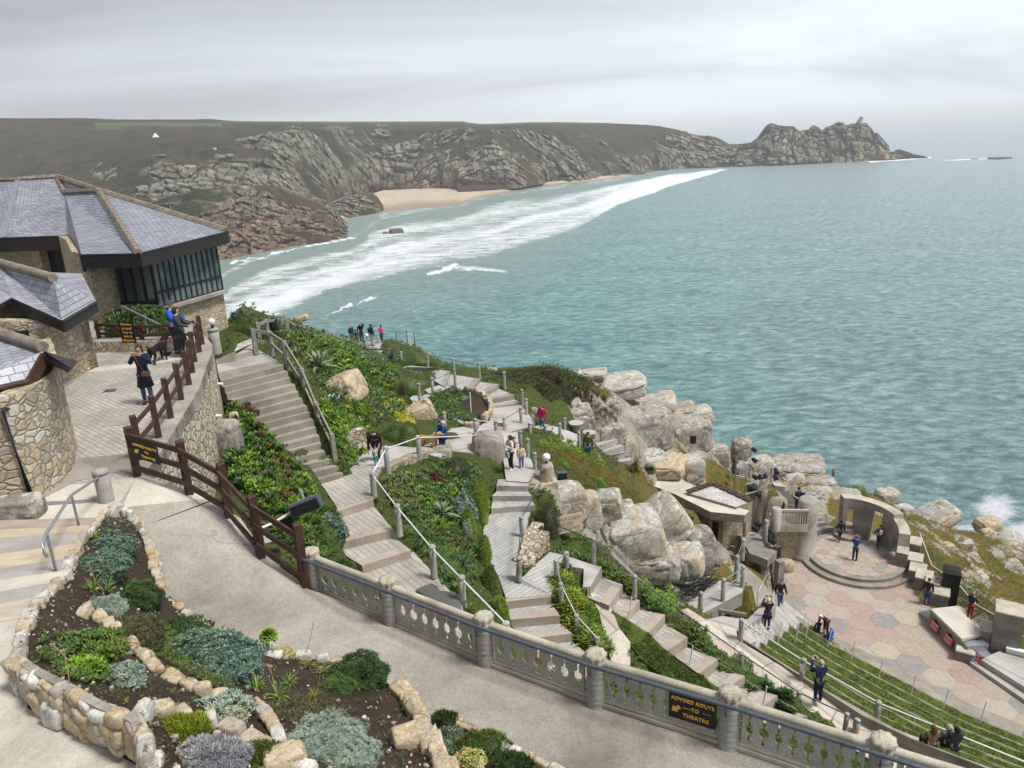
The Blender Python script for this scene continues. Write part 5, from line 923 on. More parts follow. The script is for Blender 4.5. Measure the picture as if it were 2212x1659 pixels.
def blades(b,pts,h,n_,w=.012,spread=.6,lean=.5,tint=(0,.9)):
    """pts (N,3): one tuft each of n_ leaves"""
    N = len(pts)*n_; P_ = np.repeat(pts,n_,0)+rng.normal(0,.03,(N,3))*arr((1,1,0)); a = rng.uniform(0,2*PI,N); hh = h*rng.uniform(.5,1.2,N); d = np.stack([np.cos(a),np.sin(a),0*a],-1)
    s_ = np.stack([-np.sin(a),np.cos(a),0*a],-1)*(w*rng.uniform(.6,1.4,N))[:,None]; l1 = d*(hh*lean*rng.uniform(.1,.5,N))[:,None]; m_ = P_+l1+arr((0,0,1))*(hh*.6)[:,None]; t_ = P_+l1*2.6+arr((0,0,1))*(hh*(1-.25*lean))[:,None]
    tn_ = rng.uniform(*tint,N); b.quads(np.stack([P_-s_,P_+s_,m_+s_*.8,m_-s_*.8],1),tn_); b.quads(np.stack([m_-s_*.8,m_+s_*.8,t_+s_*.1,t_-s_*.1],1),tn_)
prev = KP
for k in range(NR):
    zk = rk0-.35+(rkn-rk0)*(k+.55)/NR; A_ = [arr((p[0],p[1],H+zk)) for p in prev]; B_ = [W(*lerp(a,b2,(k+1)/NR),zk) for a,b2 in zip(KL,BL)]; prev = B_; lower(A_+B_[::-1],gap=.3)
    e_ = thing('grass_seat_terrace',A_[0],f'{ORD[k]} grass seating row from the pink promenade, counted towards the stage','grass terrace','curved grass seating rows above the stage')
    b = MB(); n = 60; t_ = np.linspace(0,1,n); Pa = np.stack([np.interp(t_,np.linspace(0,1,len(A_)),[p[i] for p in A_]) for i in range(3)],-1); Pb = np.stack([np.interp(t_,np.linspace(0,1,len(B_)),[p[i] for p in B_]) for i in range(3)],-1)
    prf = [(0,0),(.3,.03),(.8,.05),(.93,.03),(1.0,-.02),(1.01,-.5),(1.01,-1.3)]; zh = lambda u_: np.interp(u_,[k_[0] for k_ in prf],[k_[1] for k_ in prf])
    V = np.stack([Pa+(Pb-Pa)*u_+arr((0,0,1))*(h_+.04*fbm(np.stack([t_*40,t_*0+k,t_*0+u_*3],-1),2,k))[:,None] for u_,h_ in prf]); b.grid(V); build('turf',b,grassm,e_)
    b = MB(); wn = .09*fbm(np.stack([t_*60,t_*0+k*3.3,t_*0],-1),3,k); b.grid(np.stack([Pa+(Pb-Pa)*(a_-wn*c2*.8)[:,None]+arr((0,0,h_)) for a_,h_,c2 in ((.945,.02,1),(.955,.06,1),(1.0,.05,0),(1.02,-.06,0),(1.015,-.25,0))])); build('dry_edge',b,drym,e_)
    b = MB(); m_ = 3000; u_ = rng.uniform(.0,.93,m_); tt_ = rng.uniform(0,.97,m_); i = (tt_*(n-1)).astype(int); pp = Pa[i]+(Pb[i]-Pa[i])*u_[:,None]+arr((0,0,1))*zh(u_)[:,None]; pp = pp+(Pa[np.minimum(i+1,n-1)]-Pa[i])*rng.uniform(0,1,m_)[:,None]; blades(b,pp,.05,4,.012,tint=(0,.9)); build('grass',b,GR,e_,kind='stuff')
b = MB(); A_ = prev; out_ = [norm((A_[i]-rowline(0)[i])*arr((1,1,0))) for i in range(len(A_))]
for k in range(2): b.prism([arr((p[0],p[1],H+RF+.55-.27*k))+o*(.75*k) for p,o in zip(A_,out_)]+[arr((p[0],p[1],H+RF+.55-.27*k))+o*(.75*k+.75) for p,o in list(zip(A_,out_))[::-1]],.7)
build('front_seat_steps',b,MT['stepstone'],None,'two curved concrete seat steps between the grass rows and the stage floor','steps')
# short grass plots by the diagonal flight
for nm,pts in [('first',[(20,560,-15.3),(130,625,-15.45),(340,760,-15.8),(500,915,-16.15),(780,1115,-16.55),(960,1240,-16.95),(1000,1330,-17.1),(800,1330,-17.0),(560,1190,-16.7),(300,1010,-16.3),(190,870,-16.0),(80,700,-15.6)]),('second',[(230,990,-16.7),(300,985,-16.75),(480,1110,-17.1),(620,1200,-17.3),(500,1240,-17.4),(340,1150,-17.0)])]:
    pl = [Q('S4',*p) for p in pts]; lower(pl,gap=.4); CUT.append([tuple(k[:2]) for k in pl]); b = MB(); b.prism(pl,.4); e_ = thing('grass_plot',pl[0],('large' if nm == 'first' else 'small')+' sloping lawn strip left of the deep stone steps'+(' nearest the balustrade' if nm == 'second' else ''),'lawn')
    build('turf',b,grassm,e_); b = MB(); P2 = np.array(pl); mn,mx = P2.min(0),P2.max(0); xy = rng.uniform(mn[:2],mx[:2],(5000,2)); xy = xy[inpoly(xy[:,0],xy[:,1],pl)]
    d2 = (xy[:,0,None]-P2[:,0])**2+(xy[:,1,None]-P2[:,1])**2; w = 1/(d2+.01); zz = (w*P2[:,2]).sum(1)/w.sum(1); blades(b,np.stack([xy[:,0],xy[:,1],zz],-1),.05,5,.012,tint=(0,.85)); build('grass',b,GR,e_,kind='stuff')
# stepped end of the grass rows
L7 = []
for i in range(11):
    t_ = i/10; L7.append((Q('S4',*lerp((1200,700),(1520,470),t_),-19.6-5.9*t_),Q('S4',*lerp((1275,830),(1690,640),t_),-19.6-5.9*t_)))
stairs('theatre_steps','fan of grey concrete steps dropping to the stage past the ends of the grass rows','steps',L7,'pave','pave',back=(Q('S4',1130,740,-19.5),Q('S4',1180,850,-19.5)),depth=1.)
path('theatre_path',[Q('S4',1520,470,-25.5),Q('S4',1690,640,-25.5),Q('S6',560,575,-25.8),Q('S6',40,220,-25.8),Q('S4',1430,380,-25.3),Q('S4',1380,560,-25.4)],'pave',1.)
# ------------------------------------------------------------------ hut, bridge and pillars left of the stage
path('theatre_path',[Q('S4',*k) for k in ((840,640,-19.55),(1130,745,-19.55),(1200,700,-19.9),(1330,610,-21.2),(1450,520,-22.6),(1300,540,-22.),(1200,640,-20.9),(980,610,-20.2))],'pave',.8)
_p = [Q('S4',x,y,-20.6) for x,y in ((900,585),(1190,630),(1165,420),(1040,470))]; lower([arr((k[0],k[1],H-23.2)) for k in _p],gap=0,grow=.5)
hut = thing('lighting_hut',Q('S3',1300,1500,-25.4),'low stone hut with a pale flat roof wedged between the granite boulders','hut')
RH = -21.6
b = MB(); b.prism([Q('S3',x,y,RH) for x,y in ((515,820),(610,812),(840,850),(955,915),(890,975),(1320,1095),(1440,1130),(1400,1170),(1100,1140),(790,985),(515,880))],.5,0,0,1); ro = build('roof',b,[MT['slatewide'] if 0 else MT['lightconc'],MT['stage']],hut)
b = MB(); b.prism([Q('S3',x,y,RH+.16) for x,y in ((900,975),(1110,900),(1130,900),(1460,1050),(1320,1098))],.14,0,0,1); palesl = brickmat('pale_slate',(.42,.41,.38),(.52,.51,.48),(.25,.24,.22),.5,.28,.015,.3,uv=True); build('slate_roof',b,[palesl,MT['stage']],ro)
b = MB()
for a_,c2 in (((900,965),(1115,890)),((1125,890),(1460,1045))):
    p0,p1 = Q('S3',*a_,RH+.24),Q('S3',*c2,RH+.24)
    for i in range(5): b.beam(p0+(p1-p0)*(i/5+.01),p0+(p1-p0)*((i+.93)/5),.42,.05)
build('ridge_tiles',b,MT['brownwood'],ro)
h0,h1,h2 = Q('S3',950,1440,-25.4),Q('S3',1200,1520,-25.4),Q('S3',1440,1480,-25.4); b = MB(); sg = 1
hg = (RH-.5)+25.4
wall_strip(b,[Q('S3',800,1400,-25.4),h0,h1],.4,lambda u: 2.15 if .70 < u < .90 else 0.,c_(hg),60,side=1); wall_strip(b,[h1,h2],.4,c_(0),c_(hg),10,side=1); build('wall',b,MT['wall2'],hut)
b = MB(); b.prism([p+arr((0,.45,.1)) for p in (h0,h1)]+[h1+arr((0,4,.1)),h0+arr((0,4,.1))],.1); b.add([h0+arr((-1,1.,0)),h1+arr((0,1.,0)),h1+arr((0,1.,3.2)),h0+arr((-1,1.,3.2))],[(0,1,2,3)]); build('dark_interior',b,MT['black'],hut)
b = MB(); b.prism([Q('S3',x,y,-25.4) for x,y in ((1150,1480),(1450,1440),(1500,1800),(1100,1800))],.4); build('yard',b,MT['concrete'],kind='structure')
# bridge with stair
st = [(Q('S3',1240,1500,-25.0),Q('S3',1430,1560,-25.0)),(Q('S3',1265,1430,-24.7),Q('S3',1450,1500,-24.7)),(Q('S3',1300,1390,-24.4),Q('S3',1480,1450,-24.4)),(Q('S3',1330,1350,-24.1),Q('S3',1560,1400,-24.1))][::-1]
stairs('bridge_steps','small block stair rising over the dark arch beside the hut','steps',st,'stage','pave',back=(Q('S3',1370,1300,-24.1),Q('S3',1570,1330,-24.1)),depth=.9)
br = thing('stone_bridge',Q('S3',1560,1700,-25.6),'concrete bridge on piers with a dark opening beside the round stage','bridge')
b = MB(); b.prism([Q('S3',x,y,-24.0) for x,y in ((1360,1350),(1500,1330),(1600,1400),(1680,1480),(1600,1560),(1440,1500))],.5); build('deck',b,MT['stage'],br)
for k,(x,y) in enumerate(((1420,1700),(1540,1720),(1640,1650),(1690,1780))): b = MB(); b.box(Q('S3',x,y,-25.8)+arr((0,0,.8)),(.4,.4,1.7),.3); build('pier',b,MT['stage'],br)
wk = [Q('S4',x,y,-20.4) for x,y in ((670,490),(960,300),(1160,340),(1160,400),(960,510),(780,600))]; path('walkway',wk,'pave',.7)
wk2 = [Q('S4',x,y,-24.6) for x,y in ((960,200),(1150,150),(1330,300),(1420,440),(1280,620),(1170,560),(1160,420))]; path('walkway',wk2,'concrete',1.2)
# balcony and round column
bc = thing('stage_balcony',Q('S5',290,1080,RF),'round column carrying a small balustraded balcony left of the round stage','balcony')
cb = Q('S5',295,1085,RF); b = MB(); b.lathe(cb,[(.78,0),(.80,.25),(.66,.4),(.62,1.9),(.60,2.3),(.60,3.9),(.45,4.05),(.0,4.08)],24); build('column',b,MT['balus'],bc)
q0,q1 = Q('S5',60,830,-23.6),Q('S5',330,830,-23.6); nb = norm(np.cross(q1-q0,up)); nb = nb if nb[1] > 0 else -nb
b = MB(); b.prism([q0-nb*.1,q1-nb*.1,q1+nb*1.8,q0+nb*1.8],.3); build('deck',b,MT['capstone'],bc)
b = MB(); d = q1-q0; b.beam(q0+up*1.12,q1+up*1.12,.15,.14); b.beam(q0+up*.1,q1+up*.1,.15,.14)
for k in range(13): b.beam(q0+d*(k+.5)/13+up*.1,q0+d*(k+.5)/13+up*1.1,.09,.07,up=d)
build('balustrade',b,MT['capstone'],bc); b = MB(); b.lathe(q0-norm(d)*.1,[(.3,-.2),(.3,1.25),(.2,1.32)],16); build('newel',b,MT['balus'],bc)
b = MB(); wall_strip(b,[q0+nb*.3-up*2.4,q1+nb*.3-up*2.4],.3,c_(0),c_(2.1),4); build('wall',b,MT['wall2'],bc)
b = MB(); p0,p1 = Q('S5',190,690,-23.5),Q('S5',305,740,-23.5)
b.beam(p0+up*1.05,p1+up*.9,.1,.1); b.beam(p0+up*.05,p1-up*.05,.1,.1)
for k in range(6): b.beam(lerp(p0,p1,k/5),arr(lerp(p0,p1,k/5))+up*1.,.1,.06)
build('stair_rail',b,MT['greywood'],None,'short slatted grey stair rail above the balcony','rail')
# curved steps up behind the balcony
L8 = []
for i in range(11): t_ = i/10; L8.append((Q('S5',*lerp((340,870),(40,470),t_**.8),-25.4+2.6*t_),Q('S5',*lerp((560,830),(130,480),t_**.9),-25.4+2.6*t_)))
stairs('curved_steps','curved flight of grey steps climbing left from the stage past the boulders','steps',L8[::-1],'pave','pave',back=(Q('S5',20,440,-22.8),Q('S5',110,450,-22.8)),depth=1.)
# stone seats and steps in the rock bay
L9 = [(Q('S3',*a,z),Q('S3',*c2,z)) for a,c2,z in (((75,590),(300,500),-19.0),((90,650),(345,560),-19.4),((150,670),(400,610),-19.8),((200,720),(410,690),-20.2),((280,770),(470,740),-20.6))]
stairs('rock_steps','broad concrete seats stepping down against the big granite block','steps',L9,'pave','pave',back=(Q('S3',60,560,-19.0),Q('S3',290,480,-19.0)),depth=1.)
path('rock_terrace',[Q('S1',1200,860,-14.9),Q('S1',1360,870,-15.3),Q('S1',1480,890,-15.6),Q('S1',1700,920,-16.2),Q('S1',1720,800,-16.2),Q('S1',1560,740,-15.7),Q('S1',1400,700,-15.2),Q('S1',1300,750,-14.9),Q('S1',1190,790,-14.3)],'pave',.9)
b = MB(); p_ = Q('S1',1700,760,-16.2); b.lathe(p_,[(.25,0),(.2,.3),(.42,.38),(.42,.46)],16); build('stone_stool',b,MT['pave'],None,'round stone stool beside the rock terrace rail','stool')
b = MB(); p_ = Q('S1',1810,840,-17.4); b.lathe(p_,[(.25,0),(.2,.3),(.42,.38),(.42,.46)],16); build('stone_stool',b,MT['pave'],None,'round stone stool above the seated steps near the granite block','stool')
# ------------------------------------------------------------------ boulders
BR = []
def boulder(x,y,w,h,r,label,mat='granite',depth=None,rz=0.,tilt=(0,0),seed=1,sq=.6,rough=.10,name='boulder',cat='boulder',group=None):
    p_ = W(x,y,r); k = ppm(p_); sx,sz = w/k,h/k/.9*(.76 if 1170 < x < 1570 and y < 1000 else .9 if x > 1200 else 1); b = MB(); BR.append((p_[0],p_[1]+.25*sx,max(sx*.6,.8)*(1 if x > 1330 or y > 1050 else .2))); rock_mesh(b,p_+arr((0,.25*sx,0)),(sx,depth or sx*.9,sz),rz,seed,(72,46) if w > 60 else (40,26),sq,rough,tilt=tilt)
    return build(name,b,MT[mat],None,label,cat,group)
def nz(v): return v
GB = 'lichened granite boulders around the theatre'
for a in [
 (1222,1106,96,104,-14.9,'rounded granite boulder bearing the carved inscription slab','granite',11,(0,0)),(1272,1110,52,92,-15.6,'tall rounded boulder immediately right of the inscription boulder','granite2',12,(0,.1)),
 (1318,1108,62,88,-16.2,'second rounded boulder right of the inscription boulder','granite',13,(0,.15)),(1354,1122,52,72,-16.9,'third rounded boulder in the row right of the inscription','granite2',14,(0,.3)),
 (1372,1178,140,112,-17.4,'broad pale boulder at the foot of the row of rounded boulders','granite2',15,(0,.25)),(1432,1146,124,88,-18.4,'long leaning boulder below the speaker, sloping down to the right','granite2',16,(0,.62)),
 (1520,1196,66,112,-20.2,'tall boulder with a smooth face beside the hut wall','granite',17,(0,.25)),(1478,1226,100,66,-19.4,'wedge shaped boulder above the tangled cables','granite2',18,(0,.2)),(1420,1232,110,62,-18.4,'low broad boulder above the bright green bushes','granite',19,(0,.2)),
 (1336,846,132,50,-17.4,'long flat-topped slab boulder on the skyline','granite2',21,(0,.12)),(1244,922,84,84,-17.1,'broad brown face between the low face and the seated steps','granite',82,(0,.1)),(1318,945,60,66,-19.0,'narrow block wedged behind the seated steps','granite',83,(0,0)),(1184,888,62,50,-16.0,'low rock face directly behind the woman in pink','granite',20,(0,.05)),(1228,892,60,62,-16.6,'cracked rock face between the low face and the squarish brown one','granite',81,(0,0)),(1292,903,98,104,-18.2,'squarish brown granite face above the seated steps','granite',22,(0,0)),(1388,934,122,112,-19.8,'biggest cube-like granite block beside the rock steps','granite',23,(0,.03)),
 (1484,948,94,88,-21.6,'granite block carrying the small black speaker','granite',24,(0,.05)),(1412,884,110,36,-19.4,'flat slab capping the biggest block','granite2',25,(0,.22)),(1466,902,88,36,-20.8,'sloping cap slab right of the flat slab','granite',26,(0,.25)),
 (1512,906,66,46,-21.8,'stepped skyline rock at the seaward corner','granite2',27,(0,.3)),(1406,996,78,26,-20.8,'thin flat ledge under the biggest block','granite2',28,(0,0)),(1492,1020,62,60,-22.3,'triangular rock behind the flat hut roof','granite2',29,(0,0)),
 (1430,1018,110,34,-21.2,'low brown ledge behind the hut roof','golden',30,(0,.1)),(1552,992,58,56,-23.6,'rounded block above the hut roof','granite',31,(0,.1)),(1604,980,42,62,-24.8,'upright rock stack left of the spotlights','granite',32,(0,0)),
 (1604,1025,40,50,-24.6,'lower rock under the upright stack','granite',33,(0,0)),(1648,1022,58,60,-25.3,'rounded rock behind the spotlight frame','granite2',34,(0,.2)),(1648,1070,40,60,-25.2,'rock pillar under the spotlight frame','granite',35,(0,0)),
 (1732,1019,112,28,-27.0,'long sausage-shaped rock on the skyline above the curved steps','granite',36,(0,.08)),(1722,1048,44,38,-26.6,'lumpy rock left of the curved steps summit','granite2',37,(0,.2)),(1780,1052,60,22,-27.2,'layered ledge rock behind the arched wall','granite',38,(0,.15)),
 (1783,1076,36,42,-26.8,'upright rock touching the left end of the arched wall','granite2',39,(0,0)),(1752,1082,62,30,-26.4,'sloping rock beside the couple on the curved steps','granite',40,(0,.3)),(1922,1077,48,32,-30.4,'rounded boulder on the skyline behind the arches','granite2',41,(0,0)),
 (1957,1110,36,32,-30.2,'pale boulder right of the highest arch corner','granite2',42,(0,0)),(1835,1088,60,46,-27.5,'rock seen through the arched niche','granite',43,(0,0)),(1890,1125,44,44,-28.4,'rock seen through the doorway behind the stage','granite',44,(0,0)),
 (2030,1130,96,30,-33.4,'long sloping rib of rock on the grassy slope','granite2',45,(0,.5)),(2046,1113,60,22,-35.2,'skyline rocks above the grassy slope','granite2',46,(0,.1)),(2142,1142,52,34,-37.5,'large rounded boulder on the skyline by the foam','golden',47,(0,.1)),
 (2138,1164,32,34,-36.2,'egg-shaped boulder below the large skyline boulder','golden',48,(0,0)),(2186,1192,76,52,-38,'pale rocky spur at the right edge above the foam','granite2',49,(0,.3)),(2196,1245,40,66,-34.4,'smooth rock rib at the right edge of the slope','granite2',50,(0,.4)),
 (2050,1187,26,24,-31,'small pale rock in the middle of the slope','granite2',51,(0,0)),(2072,1254,20,44,-29.8,'upright tan rock face above the black booth','golden',52,(0,0)),(2116,1262,36,42,-30.6,'pale split rock above the black booth','granite2',53,(0,0)),
 (2028,1200,22,24,-30.4,'small rock half sunk in the orange turf','granite2',54,(0,.3)),(2090,1178,30,14,-32.8,'flat pale rock on the upper slope','granite2',55,(0,.2)),(2105,1205,22,14,-32.4,'small flat rock on the slope below the boulders','granite2',56,(0,.2)),(1702,1226,30,27,-25.7,'square brown rock on the floor left of the round stage','golden',57,(0,0)),
 (728,856,108,66,-10.9,'large golden brown boulder beside the long stair','golden',61,(0,.35)),(484,962,62,92,-9.0,'tall grey rock outcrop under the retaining wall','rockgrey',62,(0,0)),(952,990,48,44,-12.8,'round grey boulder at the end of the low rubble wall','rockgrey',63,(0,0)),
 (1056,1000,74,120,-13.5,'tall weathered rock pile beside the woman in the pale coat','rockgrey',64,(0,0)),(908,902,66,46,-13.0,'pale boulder behind the mossy dome','golden',65,(0,.3)),(917,780,34,27,-14.8,'pale rock below the viewpoint mound','granite2',66,(0,0)),
 (896,790,30,16,-14.7,'flat pale rock beside the agave near the viewpoint','granite2',67,(0,0)),(614,704,16,14,-8.7,'topmost rock of the small stack behind the big agave','golden',68,(0,0)),(616,722,15,24,-9.1,'lower rock of the small stack behind the big agave','golden',69,(0,0)),
 (1155,905,18,42,-15.1,'narrow standing stone by the path junction','rockgrey',70,(0,0)),(1149,1066,30,42,-14.0,'lichened rock beside the three wide steps','granite2',71,(0,0)),(1228,826,66,30,-15.6,'flat pale slab in the heather on the skyline','granite2',72,(0,.35)),
 (1282,812,60,16,-16.4,'thin skyline slab left of the flat-topped slab','granite2',73,(0,.1)),(1148,826,24,12,-14.6,'small pale rock in the clifftop heather','granite2',74,(0,0)),(1062,802,26,8,-14.3,'low pale rock at the cliff edge mound','granite2',75,(0,0)),
 (820,765,20,12,-15.6,'small boulder under the viewpoint railing','granite2',76,(0,0)),(650,690,30,12,-10.0,'brown rock at the cliff edge below the fence corner','golden',77,(0,.3)),(505,912,22,40,-8.9,'brown rock by the top of the retaining wall foot','golden',78,(0,0))]:
    x,y,w,h,r,lab,mt_,sd_,tl = a; boulder(x,y,w,h,r,lab,mt_,seed=sd_,tilt=tl,rz=(sd_*.7) % .6-.3,sq=(.42 if sd_ in (20,81,82,83,22,23,24) else .5+.25*((sd_*37) % 10)/10),rough=(.07 if sd_ < 20 else .10),group=GB if x > 1150 else None)

# ------------------------------------------------------------------ terrain mesh
embank()
nx_,ny_ = np.gradient(GZ,GS)[1],np.gradient(GZ,GS)[0]; slope = np.hypot(nx_,ny_)
far_sea = np.clip((H-27.5-GZ)/3,0,1)*np.clip((GX-10)/6,0,1)*0
rocky = np.clip((slope-1.25)*1.2,0,1)*np.clip((GY-34)/6,0,1)+np.clip((fbm(np.stack([GX/2.4,GY/2.4,GX*0],-1),4,81)-.22)*6,0,1)*np.clip((GX-8)/8,0,1)*np.clip((GY-30)/8,0,1)
rocky = np.maximum(rocky,np.clip((H-44-GZ)/4,0,1))
dry = np.clip((GX-2)/8,0,1)*np.clip((GY-22)/6,0,1)
for bx_,by_,br_ in BR: rocky = np.maximum(rocky,np.clip(1.6-np.hypot(GX-bx_,GY-by_)/br_,0,1))
_1,_e,_i = worley(np.stack([GX/1.5,GY/1.5,GZ/2.2],-1),33); GZ += rocky*((_i-.5)*.7-.3*np.clip(1-_e/.15,0,1)+.15)*np.clip((GX-5)/4,0,1)*np.clip((GY-20)/5,0,1)
for a in LOWS: lower(*a,rec=False)
b = MB(); b.grid(np.stack([GX,GY,GZ],-1))
m,nt,bs = newmat('clifftop_ground',.95,0,.15); p = pos(nt); A = lambda n_: node(nt,'ShaderNodeAttribute',attribute_name=n_).outputs['Fac']
n = noise(nt,p,.9,5,.65); f_ = noise(nt,p,7,5,.75); ff = noise(nt,p,26,3,.7)
g1_ = ramp(nt,n,[(.3,(.035,.055,.015)),(.45,(.06,.095,.022)),(.58,(.075,.085,.03)),(.72,(.07,.055,.03))])
g2_ = ramp(nt,n,[(.28,(.08,.10,.025)),(.45,(.12,.12,.03)),(.56,(.18,.115,.035)),(.7,(.10,.085,.03))])
gc = mix(nt,.8,mix(nt,A('dry'),g1_,g2_),ramp(nt,f_,[(.3,(.4,.42,.4)),(.6,(1.3,1.25,1.1))]),'MULTIPLY')
rc = mix(nt,.7,ramp(nt,n,[(.3,(.22,.19,.15)),(.55,(.38,.34,.28)),(.75,(.50,.47,.40))]),ramp(nt,f_,[(.32,(.45,.42,.4)),(.55,(1.1,1.1,1.1))]),'MULTIPLY')
setc(nt,bs,mix(nt,ramp(nt,mth(nt,'ADD',A('rocky'),mth(nt,'MULTIPLY',mth(nt,'SUBTRACT',f_,.5),.8)),[(.4,(0,0,0)),(.6,(1,1,1))]),gc,rc)); bump(nt,bs,mix(nt,.5,f_,ff),.9,.12)
build('clifftop_ground',b,m,kind='structure',attrs={'rocky': rocky,'dry': dry},origin=(0,0,0))

ROCKY = rocky
# ------------------------------------------------------------------ foliage kit
FO = {
 'bright': foliage('bright_green_leaves',[(0,(.065,.153,.014)),(.5,(.142,.283,.024)),(.85,(.236,.378,.047)),(1,(.378,.425,.083))]),
 'mid': foliage('mid_green_leaves',[(0,(.041,.088,.018)),(.5,(.077,.153,.029)),(.9,(.142,.212,.047)),(1,(.236,.260,.071))]),
 'dark': foliage('dark_green_leaves',[(0,(.021,.053,.017)),(.6,(.053,.112,.029)),(1,(.106,.165,.047))]),
 'moss': foliage('moss_tufts',[(0,(.059,.100,.018)),(.5,(.106,.165,.029)),(1,(.177,.218,.047))]),
 'fresh': foliage('fresh_grass_tufts',[(0,(.106,.177,.018)),(.5,(.201,.307,.029)),(1,(.307,.378,.047))]),
 'heather': foliage('heather_tufts',[(0,(.035,.041,.018)),(.5,(.077,.083,.029)),(1,(.130,.118,.053))]),
 'orange': foliage('orange_green_succulents',[(0,(.083,.106,.018)),(.45,(.153,.165,.029)),(.75,(.283,.177,.035)),(1,(.378,.142,.035))]),
 'silver': foliage('silver_leaves',[(0,(.142,.201,.153)),(.5,(.283,.366,.307)),(1,(.496,.566,.496))]),
 'silverdark': foliage('silver_green_leaves',[(0,(.041,.088,.059)),(.5,(.094,.177,.130)),(.85,(.212,.319,.260)),(1,(.496,.590,.531))]),
 'lav': foliage('grey_lavender_leaves',[(0,(.189,.177,.201)),(.5,(.330,.319,.354)),(1,(.496,.484,.519))]),
 'agave': foliage('agave_leaves',[(0,(.071,.118,.077)),(.8,(.142,.212,.142)),(.9,(.649,.649,.378)),(1,(.708,.708,.472))],.5,.2),
 'darkagave': foliage('dark_agave_leaves',[(0,(.047,.077,.053)),(1,(.118,.171,.118))],.5,.2),
 'yellow': foliage('yellow_leaves',[(0,(.330,.354,.024)),(1,(.649,.590,.059))],.5,.25),
 'strap': foliage('strap_leaves',[(0,(.071,.142,.024)),(.6,(.153,.260,.035)),(.85,(.413,.425,.047)),(1,(.708,.496,.035))]),
 'red': foliage('dark_red_rosettes',[(0,(.083,.029,.018)),(.6,(.165,.059,.035)),(1,(.142,.142,.035))]),
 'reed': foliage('brown_reeds',[(0,(.118,.100,.029)),(.6,(.224,.165,.047)),(1,(.153,.201,.047))]),
 'variegated': foliage('cream_edged_leaves',[(0,(.236,.283,.071)),(.5,(.496,.507,.189)),(1,(.779,.743,.413))]),
 'cactus': foliage('prickly_pear_pads',[(0,(.118,.142,.053)),(1,(.236,.260,.106))])}
twig = plain('dry_stalk',(.42,.33,.2),.8,0,.2,12)
def rosettes(b,C,R_,k=8,w=.38,up_=.45,tint=(0,1),nrm_=None,curl=.25):
    """C (N,3) centres, R_ radius (N), k broad pointed leaves each"""
    N = len(C); R_ = np.broadcast_to(R_,(N,)); n = N*k; C2 = np.repeat(C,k,0); R2 = np.repeat(R_,k); a = (np.tile(np.arange(k),N)*2.4+np.repeat(rng.uniform(0,6.3,N),k)); lay = np.tile(np.arange(k)/k,N)
    el = up_+lay*(1.35-up_)+rng.normal(0,.08,n); L_ = R2*(1-.45*lay)*rng.uniform(.8,1.15,n)
    if nrm_ is None: Z = np.tile(arr((0,0,1.)),(n,1))
    else: Z = np.repeat(nrm_,k,0)
    X_ = np.cross(Z,arr((.31,.95,.05))); X_ /= np.linalg.norm(X_,axis=1)[:,None]; Y_ = np.cross(Z,X_)
    d = X_*np.cos(a)[:,None]+Y_*np.sin(a)[:,None]; s_ = -X_*np.sin(a)[:,None]+Y_*np.cos(a)[:,None]; f = d*np.cos(el)[:,None]+Z*np.sin(el)[:,None]; g_ = np.cross(s_,f)
    w_ = (L_*w*.5)[:,None]; base_ = C2; m_ = C2+f*(L_*.6)[:,None]; t_ = C2+f*L_[:,None]+Z*(L_*curl)[:,None]*.6
    tn = np.clip(np.repeat(rng.uniform(*tint,N),k)*.7+rng.uniform(*tint,n)*.3,0,1)
    b.quads(np.stack([base_-s_*w_*.35,base_+s_*w_*.35,m_+s_*w_,m_-s_*w_],1),tn); b.quads(np.stack([m_-s_*w_,m_+s_*w_,t_+s_*w_*.25,t_-s_*w_*.25],1),np.clip(tn+.06,0,1))
def wpoly(pts,n,surf=G):
    """about n ground points inside a polygon given by photograph points"""
    W_ = np.array([surf(x,y) for x,y in pts]); mn,mx = W_.min(0),W_.max(0); o = []; tot = 0
    while tot < n:
        xy = rng.uniform(mn[:2],mx[:2],(n*3,2)); k = inpoly(xy[:,0],xy[:,1],W_); o.append(xy[k]); tot += k.sum()
        if k.sum() == 0: break
    return np.concatenate(o)[:n]
def onz(xy): return np.stack([xy[:,0],xy[:,1],gz(xy[:,0],xy[:,1])],-1)
def cover(label,pts,n,style,mat,size=.14,name='ground_cover',zf=None):
    xy = wpoly(pts,n); P_ = onz(xy) if zf is None else zf(xy); b = MB(); add_style(b,P_,style,size); return build(name,b,FO[mat],None,label,'plants',kind='stuff')
def add_style(b,P_,style,size,nrm_=None):
    N = len(P_); r_ = size*rng.uniform(.6,1.35,N)
    if style == 'rosette': P2 = P_+arr((0,0,1))*(r_*rng.uniform(.2,1.5,N))[:,None]; rosettes(b,P2,r_,9,.5,.25,nrm_=nrm_)
    elif style == 'leafy': P2 = P_+arr((0,0,1))*(r_*rng.uniform(0,1.6,N))[:,None]; rosettes(b,P2,r_,6,.45,.1,nrm_=nrm_)
    elif style == 'fine': P2 = P_+arr((0,0,1))*(r_*rng.uniform(0,1.,N))[:,None]; rosettes(b,P2,r_,6,.22,.3,nrm_=nrm_)
    elif style == 'moss': blades(b,P_,size,4,size*.13,tint=(0,1),lean=.8)
    elif style == 'spiky': rosettes(b,P_,r_,12,.12,.55,curl=-.25)
